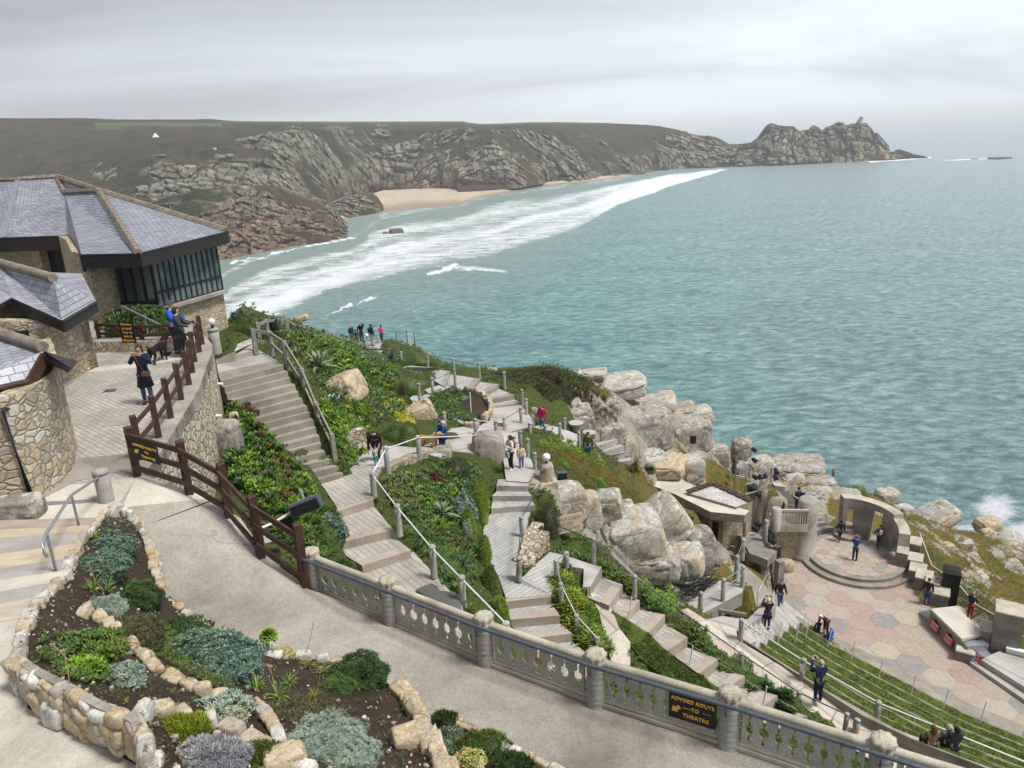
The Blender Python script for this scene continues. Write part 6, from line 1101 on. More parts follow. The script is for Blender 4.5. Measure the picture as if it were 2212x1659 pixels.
def dome(label,c,size,style,mat,n,leaf,name='bush',cat='bush',rz=0.,under='mid',group=None,lump=.30,parent=None,base=None):
    """rounded plant: size (x, y, height) in metres, leaves over the whole surface"""
    v = rng.normal(size=(n,3)); v[:,2] = abs(v[:,2]); v /= np.linalg.norm(v,axis=1)[:,None]; sd = int(rng.integers(99))
    rr = 1+lump*fbm(v*2.2+sd,3,sd)*1.6+rng.uniform(-.10,.04,n); nn = v/arr(size)*arr(size).max(); nn /= np.linalg.norm(nn,axis=1)[:,None]
    P_ = v*rr[:,None]*arr((size[0]/2,size[1]/2,size[2])); ca,sa = math.cos(rz),math.sin(rz); P_ = np.stack([P_[:,0]*ca-P_[:,1]*sa,P_[:,0]*sa+P_[:,1]*ca,P_[:,2]],-1)+arr(c); b = MB()
    U = unit_sphere(20,12); U = U*arr((size[0]/2,size[1]/2,size[2]))*(.9+lump*fbm(U*2.2+sd,3,sd)*1.6)[...,None]; U = np.stack([U[...,0]*ca-U[...,1]*sa,U[...,0]*sa+U[...,1]*ca,U[...,2]*1.0-.05],-1)+arr(c); b.grid(U,.12,0,True,True)
    if style == 'moss': N_ = nn; blades_dir(b,P_,N_,leaf)
    else: rosettes(b,P_,leaf*rng.uniform(.6,1.3,n),7,.4 if style == 'leafy' else .2,.2,nrm_=nn)
    return build(name,b,FO[mat],None,label,cat,group)
def blades_dir(b,P_,N_,h,w=.13):
    N = len(P_); d = N_+rng.normal(0,.35,(N,3)); d /= np.linalg.norm(d,axis=1)[:,None]; s_ = np.cross(d,rng.normal(size=(N,3))); s_ /= np.linalg.norm(s_,axis=1)[:,None]; hh = (h*rng.uniform(.6,1.3,N))[:,None]
    b.quads(np.stack([P_-s_*hh*w,P_+s_*hh*w,P_+d*hh+s_*hh*w*.2,P_+d*hh-s_*hh*w*.2],1),rng.uniform(0,1,N))
def leafcurve(b,c,az,el,L_,w,seg=6,droop=.6,tint=0.,edge=None,cup=.25):
    t_ = np.linspace(0,1,seg+1); ang_ = el-droop*t_**1.5; dr = np.concatenate([[0],np.cumsum(np.cos(ang_[:-1]))])*L_/seg; dz = np.concatenate([[0],np.cumsum(np.sin(ang_[:-1]))])*L_/seg
    ww = w*np.interp(t_,[0,.35,.75,1],[.7,1,.62,.03])/2; D_ = arr((math.cos(az),math.sin(az),0)); S_ = arr((-math.sin(az),math.cos(az),0)); C_ = arr(c)+D_*dr[:,None]+arr((0,0,1))*dz[:,None]; U_ = arr((0,0,1))*(ww*cup)[:,None]
    e1_,e2_ = C_-S_*ww[:,None]+U_,C_+S_*ww[:,None]+U_
    if edge is None: b.grid(np.stack([e1_,C_,e2_]),tint)
    else: i1,i2 = C_-S_*(ww*.6)[:,None]+U_*.5,C_+S_*(ww*.6)[:,None]+U_*.5; b.grid(np.stack([e1_,i1]),edge); b.grid(np.stack([i1,C_,i2]),tint); b.grid(np.stack([i2,e2_]),edge)
def agave(label,p,R_,n=26,mat='darkagave',edge=None,w=.16,name='agave',group=None,el0=.15):
    b = MB()
    for i in range(n): f = i/n; leafcurve(b,arr(p)+arr((0,0,.05*R_)),i*2.4+rng.uniform(-.2,.2),el0+f*1.25,R_*(1.05-.25*f)*rng.uniform(.85,1.1),R_*w,7,.75*(1-f)+.1,rng.uniform(0,.75),edge)
    return build(name,b,FO[mat],None,label,name.replace('_',' '),group)
def strap(label,p,R_,n=34,mat='strap',name='strap_leaved_plant',w=.07,group=None,el=(.5,1.3),droop=1.5,tint=(0,1)):
    b = MB()
    for i in range(n): leafcurve(b,arr(p)+rng.normal(0,R_*.06,3)*arr((1,1,0)),rng.uniform(0,6.3),rng.uniform(*el),R_*rng.uniform(.7,1.25),R_*w,6,droop*rng.uniform(.6,1.2),rng.uniform(*tint)**1.6,None)
    return build(name,b,FO[mat],None,label,'plant',group)
# ------------------------------------------------------------------ foreground bed
BA = arr([(240,1105,-6.5),(170,1180,-6.12),(300,1180,-6.75),(335,1250,-7.0),(130,1280,-5.66),(60,1340,-5.3),(119,1262,-5.7),(158,1192,-6.05),(139,1231,-5.86),(45,1430,-5.1),(110,1460,-5.06),(290,1545,-5.0),(320,1640,-4.95),(360,1290,-7.2),(430,1345,-7.45),(500,1392,-7.6),(560,1405,-7.75),(640,1418,-7.95),(735,1425,-8.1),(840,1480,-8.0),(880,1520,-7.9),(900,1560,-7.6),(930,1600,-7.2),(960,1659,-6.9),(1000,1760,-6.6),(500,1650,-5.6),(240,1350,-6.2),(200,1420,-5.5),(420,1500,-6.0),(560,1560,-6.2),(700,1640,-6.2),(700,1760,-5.7),(320,1760,-4.8),(640,1500,-7.2),(760,1560,-7.2),(230,1230,-6.35)])
_d = np.linalg.norm(BA[:,None,:2]-BA[None,:,:2],axis=-1); _n = len(BA); _M = np.zeros((_n+3,_n+3)); _M[:_n,:_n] = _d; _M[:_n,_n] = 1; _M[:_n,_n+1:] = BA[:,:2]; _M[_n,:_n] = 1; _M[_n+1:,:_n] = BA[:,:2].T; _c = np.linalg.solve(_M,np.concatenate([BA[:,2],[0,0,0]]))
def rb_(x,y): x,y = arr(x),arr(y); return (np.sqrt((x[...,None]-BA[:,0])**2+(y[...,None]-BA[:,1])**2)@_c[:_n])+_c[_n]+_c[_n+1]*x+_c[_n+2]*y
def Bp(x,y,dz=0.): return W(x,y,float(rb_(x,y))+dz)
BED = [(232,1104),(206,1127),(171,1166),(158,1190),(139,1231),(119,1266),(90,1290),(62,1330),(50,1380),(45,1425),(80,1448),(107,1460),(161,1487),(200,1512),(245,1532),(290,1548),(310,1600),(318,1650),(330,1800),(1010,1800),(960,1659),(930,1600),(905,1560),(890,1525),(862,1500),(840,1478),(800,1448),(735,1424),(680,1424),(640,1417),(560,1404),(500,1392),(430,1345),(400,1315),(370,1290),(345,1262),(335,1220),(322,1180),(300,1140),(275,1112)]
soil = MT['soil']
gxp,gyp = np.meshgrid(np.arange(30,1030,9.),np.arange(1096,1806,9.)); RR = rb_(gxp,gyp); VV = Wz(gxp,gyp,0*gxp+1)*0+(CAM+rays(gxp,gyp)*(RR/rays(gxp,gyp)[...,2])[...,None]); VV[...,2] += -.03+.03*fbm(VV*3,3,4)
ok = inpoly(gxp,gyp,BED); b = MB(); ny0,nx0 = gxp.shape; ii,jj = np.nonzero(ok[:-1,:-1] & ok[1:,1:] & ok[:-1,1:] & ok[1:,:-1]); b.quads(np.stack([VV[ii,jj],VV[ii+1,jj],VV[ii+1,jj+1],VV[ii,jj+1]],1),0,0,True)
wp_ = [Bp(x,y,-.06) for x,y in BED]; n = len(wp_); b.add(wp_+[p-arr((0,0,2.6)) for p in wp_],[(i,(i+1) % n,n+(i+1) % n,n+i) for i in range(n)],0,1)
bed = build('garden_bed',b,[soil,MT['wall3']],None,'curving raised rock garden bed filling the lower left corner','garden bed')
def stones(name,label,pts,size,courses=1,parent=None,gap=.0,dz=0.,drop=.15,surf=Bp,cat='stone edging',jit=.2,wet=(.55,.2,.25)):
    """row of rough stones along photograph points; courses go downwards and outwards"""
    P_ = np.array([surf(*p[:2]) for p in pts]); d = np.concatenate([[0],np.cumsum(np.linalg.norm(np.diff(P_,axis=0),axis=1))]); b = MB(); cen = P_.mean(0)
    for c in range(courses):
        s = rng.uniform(0,size)
        while s < d[-1]:
            L_ = size*rng.uniform(.65,1.5); h_ = size*rng.uniform(.55,1.05); p_ = arr([np.interp(s+L_/2,d,P_[:,k]) for k in range(3)]); q_ = arr([np.interp(min(s+L_/2+.05,d[-1]),d,P_[:,k]) for k in range(3)]); az = math.atan2(q_[1]-p_[1],q_[0]-p_[0])
            out = norm((p_-cen)*arr((1,1,0))); m_ = int(rng.choice(3,p=wet)); rock_mesh(b,p_+arr((0,0,dz-c*drop+rng.uniform(-.02,.02)))+out*(.04+.04*c),(L_*1.03,size*rng.uniform(.6,.95),h_*(1.35 if courses > 1 else 1)),az+rng.uniform(-jit,jit),int(rng.integers(400)),(16,11),rng.uniform(.45,.75),.26,2.4,tilt=(rng.uniform(-.15,.15),rng.uniform(-.2,.2)),m=m_); s += L_+gap
    return build(name,b,[MT['golden'],MT['whitestone'],MT['granite2']],parent,None if parent else label,None if parent else cat)
def corewall(pts,thick,depth,dz,surf=Bp,parent=None):
    P_ = [surf(*p)+arr((0,0,dz-depth)) for p in pts]; b = MB(); wall_strip(b,P_,thick,c_(0),c_(depth),40,side=1); wall_strip(b,P_,thick*.9,c_(0),c_(depth-.002),40,side=-1); return build('mortar_core',b,MT['concrete'],parent,None if parent else 'x',None)
LW = [(165,1180),(139,1231),(119,1266),(88,1290),(62,1330),(48,1380),(45,1425),(80,1450),(107,1463),(161,1490),(200,1514),(245,1535),(290,1552),(308,1600),(318,1650),(325,1720)]
e_ = thing('stone_wall',Bp(45,1425),'low wall of golden rounded stones around the lower left end of the rock garden','garden wall')
corewall(LW[2:],.045,.45,.0,parent=e_); stones('upper_stones','',LW,.20,1,e_,dz=-.06,wet=(.4,.3,.3)); stones('lower_stones','',LW[2:],.235,2,e_,dz=-.20,drop=.15,gap=-.01,wet=(.62,.08,.3))
stones('stone_edging','narrow rim of tan stones down the left side of the upper bed by the handrail',[(236,1103),(214,1125),(196,1150),(171,1170),(160,1195),(145,1230)],.15,1)
e_ = thing('stone_edge',Bp(300,1150),'tan rock edge between the rock garden tip and the grey terrace','stone edging'); RE = [(236,1100),(262,1104),(282,1118),(302,1145),(318,1180),(330,1215),(337,1245),(345,1268)]
stones('top_stones','',RE,.19,1,e_,dz=.02); stones('face_stones','',[(x+4,y+4) for x,y in RE],.22,2,e_,dz=-.16,drop=.17)
stones('stone_edging','white and tan stones along the terrace behind the domed silvery bush',[(372,1302),(395,1318),(420,1335),(445,1350)],.20); stones('stone_edging','white and tan rim stones beyond the tree houseleek',[(575,1410),(610,1418),(650,1418),(690,1425),(740,1428),(760,1432)],.22,wet=(.45,.45,.1))
stones('stone_edging','curved tan rim rocks at the terrace side below the dark green dome',[(838,1472),(862,1492),(884,1512),(896,1540),(905,1562),(925,1600),(945,1640),(970,1690)],.30,1,wet=(.8,.12,.08)); stones('lower_rocks','',[(905,1545),(925,1575),(950,1620),(985,1690)],.42,2,bed,dz=-.35,drop=.35,wet=(.9,.05,.05))
stones('stone_edging','chain of elongated tan stones dividing the rock garden into two tiers',[(162,1332),(195,1330),(228,1345),(255,1372),(290,1400),(315,1425),(345,1448),(385,1470),(420,1490),(460,1505),(500,1515),(540,1528),(565,1545),(585,1570),(600,1600)],.21,dz=.03,wet=(.85,.05,.1))
stones('stone_edging','row of white and cream stones across the lowest tier of the rock garden',[(300,1545),(345,1540),(375,1550),(410,1560),(450,1572),(490,1585),(520,1598),(560,1620),(600,1640),(640,1665)],.24,dz=.03,wet=(.4,.4,.2))
for x,y,s_,lab in ((885,1600,.45,'big angular cream rock standing at the right end of the lowest bed tier'),(615,1650,.42,'big rounded cream rock at the bottom edge of the rock garden')):
    b = MB(); rock_mesh(b,Bp(x,y,.05),(s_,s_*.7,s_*.9),.4,5,(36,24),.55,.2); build('garden_rock',b,MT['golden'],None,lab,'rock')
def surf_b(xy_px): return np.array([Bp(x,y) for x,y in xy_px])
def pxpoly(pts,n):
    pts = arr(pts); mn,mx = pts.min(0),pts.max(0); o = rng.uniform(mn,mx,(n*4,2)); return o[inpoly(o[:,0],o[:,1],pts)][:n]
def bcover(label,pts,n,style,mat,size,name='ground_cover',kind='stuff',cat='plants'):
    P_ = surf_b(pxpoly(pts,n)); b = MB(); add_style(b,P_,style,size); return build(name,b,FO[mat],None,label,cat,kind=kind)
b = MB(); P_ = surf_b(pxpoly(BED,1500));
for p_ in P_[:650]: s_ = abs(rng.normal(.011,.009))+.006; U = unit_sphere(6,4)*s_*rng.uniform(.6,1.3,3); b.grid(U+p_,0,int(rng.choice(3,p=(.4,.2,.4))),False,True)
build('gravel',b,[MT['golden'],MT['whitestone'],MT['rockgrey']],None,'pebbles scattered over the dark soil of the rock garden','gravel',kind='stuff')
def bdome(label,x,y,w,h,style,mat,n,leaf,name='bush',**k):
    p_ = Bp(x,y); s_ = w/ppm(p_); return dome(label,p_,(s_,s_*.85,h/ppm(p_)),style,mat,n,leaf,name,**k)
bdome('wide domed silvery green bush in the middle of the rock garden',465,1440,225,62,'leafy','silverdark',3000,.038)
bdome('pale grey-green feathery bush at the bottom of the rock garden',712,1625,185,60,'fine','silver',2800,.034)
bdome('dark green needle-leaved dome by the terrace edge of the rock garden',775,1470,118,55,'fine','dark',2400,.05); bdome('low bright green fringe under the dark needle-leaved dome',730,1485,70,22,'fine','mid',700,.04)
bdome('dark green mat spilling over the terrace edge near the top of the bed',300,1300,92,40,'fine','dark',1700,.045); bdome('grey-green woolly mound left of the dark mat',222,1322,95,30,'fine','silver',1200,.032)
bdome('silver-leaved cushion near the top of the bed, behind the yellow-green leaves',215,1232,120,34,'leafy','silverdark',1800,.036); bdome('second silver cushion above it beside the white rim stone',242,1185,105,28,'leafy','silverdark',1400,.032)
bdome('small rounded sage-coloured bush in the left tier',268,1470,80,34,'leafy','silver',900,.036); bdome('grey lavender bush at the bottom left of the rock garden',445,1650,150,42,'fine','lav',1900,.05); bdome('bright moss cushion above the grey lavender bush',400,1585,95,26,'moss','fresh',3500,.05); bdome('deep green moss cushion right of the grey lavender',560,1640,90,24,'moss','moss',2800,.05)
bdome('olive scrubby bush in the middle tier by the dividing stones',290,1385,120,34,'fine','heather',1500,.05); bdome('small bright green leafy clump between silver cushions',215,1210,26,16,'leafy','bright',220,.03)
bdome('broad-leaved green clump in the left tier of the rock garden',190,1412,140,26,'leafy','mid',420,.075); bdome('second broad-leaved green clump close to the stone wall',175,1450,70,20,'leafy','bright',200,.07); bdome('variegated round-leaved clump behind the cream stones',480,1545,130,20,'leafy','silver',420,.05); bdome('dark moss band between the bushes and the terrace stones',395,1370,110,20,'moss','dark',2200,.05)
bcover('sparse tiny seedlings on the bare soil beside the pale feathery bush',[(780,1540),(880,1540),(900,1600),(860,1650),(800,1600)],26,'fine','mid',.04); bcover('thin brown and green scrub over the soil of the middle tier',[(560,1520),(700,1500),(780,1540),(700,1570),(600,1560)],300,'fine','heather',.045); bcover('low grey-green seedlings on the tip of the bed',[(225,1115),(290,1125),(300,1165),(205,1165),(190,1150)],90,'fine','silverdark',.04)
for i,(x,y,s_,lab) in enumerate([(200,1275,.17,'yellowing strap-leaved plant at the left rim of the upper bed'),(228,1280,.16,'green strap-leaved plant in the middle of the yellowing row'),(275,1275,.13,'small lime strap-leaved plant at the right of the yellowing row'),(200,1162,.12,'small strap-leaved tuft near the tip of the bed'),(240,1152,.1,'tiny grassy tuft by the white rim stone'),(555,1490,.16,'strap-leaved plant with tall dry stalks beside the silvery dome'),(600,1510,.18,'orange-tipped strap-leaved plant in the middle of the soil'),(625,1478,.15,'green strap-leaved plant right of the orange-tipped one'),(668,1440,.14,'strap-leaved plant by the rim stones'),(700,1455,.15,'strap-leaved plant touching the dark needle-leaved dome'),(678,1505,.1,'small strap-leaved plant below the dry stalks')]):
    strap(lab,Bp(x,y),s_*1.35,26,group='strap-leaved plants in the rock garden')
bcover('low brown-green scrub threading between the bushes of the rock garden',BED,900,'fine','heather',.045); bcover('small green weeds and seedlings all over the rock garden',BED,520,'leafy','mid',.035); bcover('dry leaf litter on the soil of the rock garden',BED,800,'fine','reed',.022)
bcover('olive scrubby growth in the middle tier of the rock garden',[(250,1345),(330,1330),(420,1400),(520,1500),(450,1480),(340,1420)],800,'fine','moss',.05); bcover('tangle of green leaves round the broad-leaved clump',[(90,1380),(180,1370),(270,1420),(250,1480),(150,1470),(90,1430)],260,'leafy','mid',.05)
b = MB()
for x,y,dx,dy in ((600,1498,-10,-75),(592,1503,4,-78),(548,1482,4,-95),(620,1500,45,-90),(658,1420,30,-85),(682,1500,20,-70),(230,1250,-4,-65),(272,1250,3,-55),(205,1255,-3,-45),(238,1255,6,-50),(150,1480,10,-90),(160,1440,-30,-60),(255,1360,6,-45),(268,1360,-2,-50)):
    p0 = Bp(x,y); p1 = p0+arr((dx/ppm(p0),-.02,-dy/ppm(p0))); b.tube([p0,(p0+p1)/2+arr((.01,0,0)),p1],.005,5); rosettes(b,np.tile(p1,(3,1)),.035,7,.3,.0)
build('dry_flower_stalks',b,twig,None,'dry straw-coloured flower stalks standing over the rock garden','dry stalks',kind='stuff')
ts = thing('tree_houseleek',Bp(588,1402),'bright green tree houseleek head on a thick stem at the terrace edge','plant'); b = MB(); p0 = Bp(582,1405); hd_ = p0+arr((.02,0,.26)); b.tube([p0-arr((0,0,.05)),p0+arr((-.02,0,.12)),hd_],.025,8); build('stem',b,plain('brown_stem',(.12,.07,.04),.8),ts)
b = MB(); N = 170; v = rng.normal(size=(N,3)); v[:,2] = abs(v[:,2])-.25; v /= np.linalg.norm(v,axis=1)[:,None]
s_ = np.cross(v,arr((0,0,1.))); s_ /= np.linalg.norm(s_,axis=1)[:,None]; a0 = hd_+v*.04; a1 = hd_+v*.12+arr((0,0,.01)); a2 = hd_+v*.155; b.quads(np.stack([a0-s_*.006,a0+s_*.006,a1+s_*.021,a1-s_*.021],1),rng.uniform(.2,.7,N)); b.quads(np.stack([a1-s_*.021,a1+s_*.021,a2+s_*.006,a2-s_*.006],1),rng.uniform(.6,1,N)); build('rosette',b,FO['bright'],ts)
p_ = Bp(600,1412); dome('small yellow moss patch on the rim rock beside the tree houseleek',p_,(.5,.22,.05),'moss','yellow',700,.035)
# lower strip bed on the terrace
def Lp(x,y,dz=0): return W(x,y,-8.15+dz-.0)
st_ = [(945,1545),(985,1560),(1030,1590),(1100,1625),(1180,1655),(1260,1700),(1100,1800),(1010,1760),(965,1640)]
b = MB(); b.prism([Lp(x,y) for x,y in st_],.6,0,0,0); lb_ = build('garden_bed',b,[soil],None,'narrow planted strip below the rim rocks at the bottom centre','garden bed')
stones('stone_edging','rounded tan stones along the terrace side of the narrow bottom strip',[(945,1545),(985,1558),(1030,1585),(1070,1605),(1110,1625),(1160,1645),(1230,1680)],.19,surf=Lp)
for lab,x,y,w,h,stl,mt_,n,lf_ in (('dark green mat at the upper end of the narrow bottom strip',960,1562,60,24,'moss','dark',1800,.05),('blue-grey succulent tuft in the narrow strip',975,1590,50,18,'leafy','silverdark',300,.04),('long dark green mat along the narrow strip',1040,1615,110,26,'moss','mid',2800,.05),('cream and yellow variegated shrub at the bottom edge',1015,1652,70,34,'leafy','variegated',360,.045),('second blue-grey tuft beside the long mat',965,1622,40,18,'leafy','silverdark',260,.04),('dark green tussock at the bottom edge of the strip',1110,1655,80,22,'moss','dark',1800,.05)):
    p_ = Lp(x,y); s_ = w/ppm(p_); dome(lab,p_,(s_,s_*.7,h/ppm(p_)),stl,mt_,n,lf_)
# ------------------------------------------------------------------ garden plants
def gdome(label,x,y,w,h,style,mat,n,leaf,r=None,dy=.6,**k):
    p_ = G(x,y) if r is None else W(x,y,r); s_ = w/ppm(p_); return dome(label,p_-arr((0,0,.05)),(s_,s_*dy,h/ppm(p_)),style,mat,n,leaf,**k)
cover('bright green rosettes filling the bed between the long stair and the dark fence',[(500,900),(545,900),(600,975),(660,1030),(690,1090),(700,1150),(640,1150),(560,1110),(505,1040),(480,960)],1500,'rosette','bright',.17)
cover('darker leafy plants under the bright rosettes beside the dark fence',[(490,900),(560,900),(690,1080),(730,1180),(690,1210),(600,1120),(500,1050)],900,'leafy','mid',.15)
cover('straggling green succulents below the dark fence near the balustrade',[(560,1100),(640,1100),(710,1150),(730,1190),(700,1220),(640,1190),(590,1150)],500,'spiky','mid',.3)
cover('mixed green shrubs and succulents down the slope below the cafe',[(600,720),(700,725),(750,760),(820,780),(880,830),(880,900),(820,920),(760,960),(720,930),(700,850),(660,800),(620,760)],2600,'leafy','mid',.17)
cover('bright rosettes scattered over the slope above the golden boulder',[(640,745),(720,740),(800,790),(860,840),(840,880),(760,830),(690,790)],420,'rosette','bright',.2)
cover('bright leafy plants beside the lower half of the long stair',[(690,900),(740,890),(780,920),(800,970),(780,1010),(740,1000),(720,960)],700,'leafy','bright',.15)
cover('yellow-green trailing plants near the reeds',[(820,830),(850,840),(880,880),(900,920),(860,915),(830,880)],420,'fine','yellow',.13); cover('orange-tinged succulents beside the grey timber fence',[(600,740),(640,750),(670,800),(650,815),(615,780)],260,'spiky','strap',.22)
cover('green ground cover around the cafe corner',[(492,660),(560,665),(620,700),(600,725),(560,700),(540,740),(500,740)],900,'leafy','mid',.16); cover('dark scrub on the cliff edge beyond the grey timber fence',[(560,680),(660,695),(760,730),(740,745),(640,715),(580,705)],700,'fine','dark',.16)
cover('lush mixed succulents in the bed between the two lower paths',[(830,1040),(960,1000),(1030,1010),(1050,1060),(1030,1150),(1030,1250),(990,1290),(930,1190),(880,1130),(840,1080)],2300,'leafy','mid',.13)
cover('bright rosettes in the bed between the two lower paths',[(880,1030),(1000,1020),(1010,1150),(960,1160),(900,1110)],360,'rosette','bright',.13); cover('dark red rosettes dotted through the middle bed',[(880,1020),(1000,1020),(1020,1200),(960,1200),(880,1080)],80,'rosette','red',.14)
cover('prickly pear pads in the middle bed beside the white rail',[(835,1050),(890,1050),(910,1110),(870,1115),(840,1085)],300,'leafy','cactus',.14,'prickly_pear'); cover('spiky tufts along the white rail of the lower steps',[(890,1130),(940,1180),(1010,1280),(1000,1290),(930,1210),(880,1150)],260,'spiky','mid',.28)
cover('heather and scrub on the clifftop mound behind the upper steps',[(1050,808),(1180,795),(1290,835),(1270,860),(1200,850),(1120,830)],2200,'fine','heather',.13); cover('brown heather on top of the granite faces',[(1150,835),(1210,825),(1290,850),(1330,870),(1260,880),(1190,870)],900,'fine','heather',.16); cover('dark heather in the gully between the granite faces',[(1205,850),(1250,850),(1330,900),(1350,960),(1385,1030),(1350,1010),(1300,930),(1240,890)],1100,'fine','heather',.15); cover('green moss sheet behind the upper steps',[(1045,815),(1110,812),(1140,840),(1100,850),(1060,835)],1300,'moss','moss',.10)
cover('low green plants inside the loop of the upper path',[(930,860),(980,840),(1000,860),(990,900),(1030,920),(960,910),(920,890)],700,'leafy','mid',.13); cover('grey-green groundcover below the soil patch',[(925,890),(1000,905),(1040,915),(1030,930),(960,915),(920,900)],400,'fine','silverdark',.1)
cover('orange and green succulent carpet on the slope above the rounded boulders',[(1165,965),(1230,968),(1320,1020),(1390,1080),(1500,1110),(1400,1115),(1300,1075),(1220,1040),(1160,1010)],5200,'fine','orange',.085)
cover('bright green succulents along the upper rim of the orange carpet',[(1165,955),(1225,950),(1320,1010),(1300,1015),(1220,975),(1170,975)],700,'leafy','bright',.09)
cover('dark green plants round the foot of the rounded boulders',[(1215,1160),(1290,1190),(1320,1240),(1390,1280),(1440,1310),(1430,1345),(1380,1300),(1290,1250),(1220,1200)],1400,'leafy','mid',.12); cover('bright green shrubs below the biggest boulder',[(1380,1260),(1440,1250),(1465,1290),(1450,1330),(1400,1300)],600,'leafy','bright',.13)
cover('yellow-green agapanthus leaves beside the stair rail',[(1195,1250),(1230,1250),(1290,1370),(1330,1410),(1290,1420),(1230,1380),(1200,1310)],420,'spiky','strap',.34); cover('light green trailing plants right of the agapanthus',[(1220,1240),(1250,1270),(1290,1330),(1330,1420),(1300,1400),(1250,1310)],700,'fine','bright',.12)
cover('green plants in the bed between the deep steps and the pink promenade',[(1480,1340),(1530,1370),(1540,1420),(1610,1470),(1640,1500),(1600,1500),(1540,1450),(1490,1390)],700,'leafy','mid',.13); cover('dark green hedge growth at the foot of the deep steps',[(1650,1480),(1710,1510),(1715,1550),(1670,1530)],400,'leafy','dark',.14)
cover('turf and succulents over the seaward slope beyond the stage',[(1960,1120),(2060,1130),(2212,1240),(2260,1400),(2160,1380),(2060,1280),(1990,1190)],6500,'fine','orange',.13,'cliff_turf'); cover('greener turf low on the seaward slope near the black box',[(2000,1180),(2060,1230),(2212,1340),(2260,1420),(2160,1390),(2060,1290)],3200,'fine','moss',.13,'cliff_turf')
MO = 'cushions of close green moss in the garden'
for a in [(868,940,96,40,4200,'big round moss dome behind the bending man in black'),(740,1020,40,34,1500,'upright moss cushion at the foot of the grey timber fence'),(640,985,60,22,1600,'moss tongue beside the middle of the long stair'),(705,1110,60,24,1600,'moss strip beside the garden steps above the speaker'),(735,1225,62,26,1800,'moss mound beside the end of the dark fence'),(540,705,70,34,2200,'moss bank beside the globe lamp near the cafe'),(890,780,110,26,2600,'moss mound under the viewpoint posts'),(870,830,110,26,2400,'long dark moss mound left of the reeds'),(1055,805,40,14,900,'moss cap at the cliff edge beyond the rope posts'),(1400,1010,30,14,500,'moss tuft beside the thin ledge rock'),(1470,1000,40,12,600,'moss on the ledge below the speaker block'),(1845,1062,60,24,1200,'green mound behind the top of the arched wall')]:
    x,y,w,h,n,lab = a; gdome(lab,x,y+h*.3,w,h,'moss','moss',n,.075,name='moss_cushion',cat='moss',group=MO)
for a in [(1012,1130,30,60,-13.6,3000,'fresh','steep bright grass bank right of the agave bed'),(1040,1080,34,60,-13.5,2600,'fresh','bright grass bank beside the three wide steps'),(1060,1255,34,62,-14.3,2600,'moss','clipped moss column at the bend of the scored path'),(1080,1320,40,60,-14.7,2800,'fresh','bright green bank beside the steps under the balustrade'),(1048,1185,26,60,-13.9,2200,'fresh','narrow bright bank along the left of the scored path'),(1184,1120,52,66,-14.4,2600,'heather','brown-green hanging cushion left of the inscription boulder'),(1172,1165,24,54,-14.5,1300,'heather','smaller brown-green cushion hanging beside the rubble wall'),(1235,1185,70,22,-15.2,1700,'moss','low moss patch under the inscription boulder'),(1600,1432,50,20,-18.2,1000,'moss','low hedge cushion between the two promenade posts'),(985,1008,62,34,-12.9,1500,'heather','olive cushion right of the round grey boulder')]:
    x,y,w,h,r,n,mt_,lab = a; gdome(lab,x,y+h*.35,w,h,'moss',mt_,n,.07,r=r,dy=1.3,name='bank_cushion',cat='moss',lump=.1)
for a in [(1003,1100,48,50,'leafy','silver',900,'silver-blue feathery plant in the middle bed'),(1010,1150,26,40,'fine','silver',600,'paler trailing end of the silver plant'),(935,1035,50,20,'leafy','red',300,'dark red succulent cluster by the round grey boulder'),(648,1040,34,22,'moss','yellow',900,'bright yellow moss ball above the big speaker'),(710,1140,74,50,'leafy','silverdark',420,'grey-green pointed rosette bush right of the speaker'),(640,900,0,0,'','',0,''),(545,930,30,22,'leafy','silver',60,'pale green rosette cluster at the top of the stair bed'),(548,965,40,24,'leafy','silverdark',160,'grey rosette cluster under the pale one'),(530,890,50,26,'leafy','red',300,'dark bronze succulents near the upper stair'),(1000,862,30,12,'fine','silver',240,'small silver tuft beside the bare soil patch'),(700,1000,40,24,'leafy','bright',300,'light green shrub beside the lower stair'),(775,890,50,34,'leafy','bright',420,'rounded bright shrub right of the golden boulder'),(840,800,44,26,'leafy','bright',380,'rounded lime shrub below the viewpoint rail'),(1215,1000,30,16,'leafy','bright',140,'lime succulent behind the globe lamp'),(1290,1040,34,22,'leafy','bright',200,'lime succulent in the orange carpet'),(1280,1068,26,14,'leafy','bright',140,'second lime succulent in the orange carpet'),(1235,1055,26,14,'leafy','bright',140,'lime succulent by the small black speaker'),(1190,808,46,20,'fine','heather',900,'brown bushy shrub on the skyline of the mound'),(1080,1300,30,20,'leafy','mid',200,'dark shrub where the grass bank meets the balustrade')]:
    x,y,w,h,stl,mt_,n,lab = a
    if n: gdome(lab,x,y+h*.3,w,h,stl,mt_,n,.05 if w < 45 else .09)
GA = 'spiky agaves of the garden'
def sc(x,y,px,r=None): p_ = G(x,y) if r is None else W(x,y,r); return p_,px/ppm(p_)
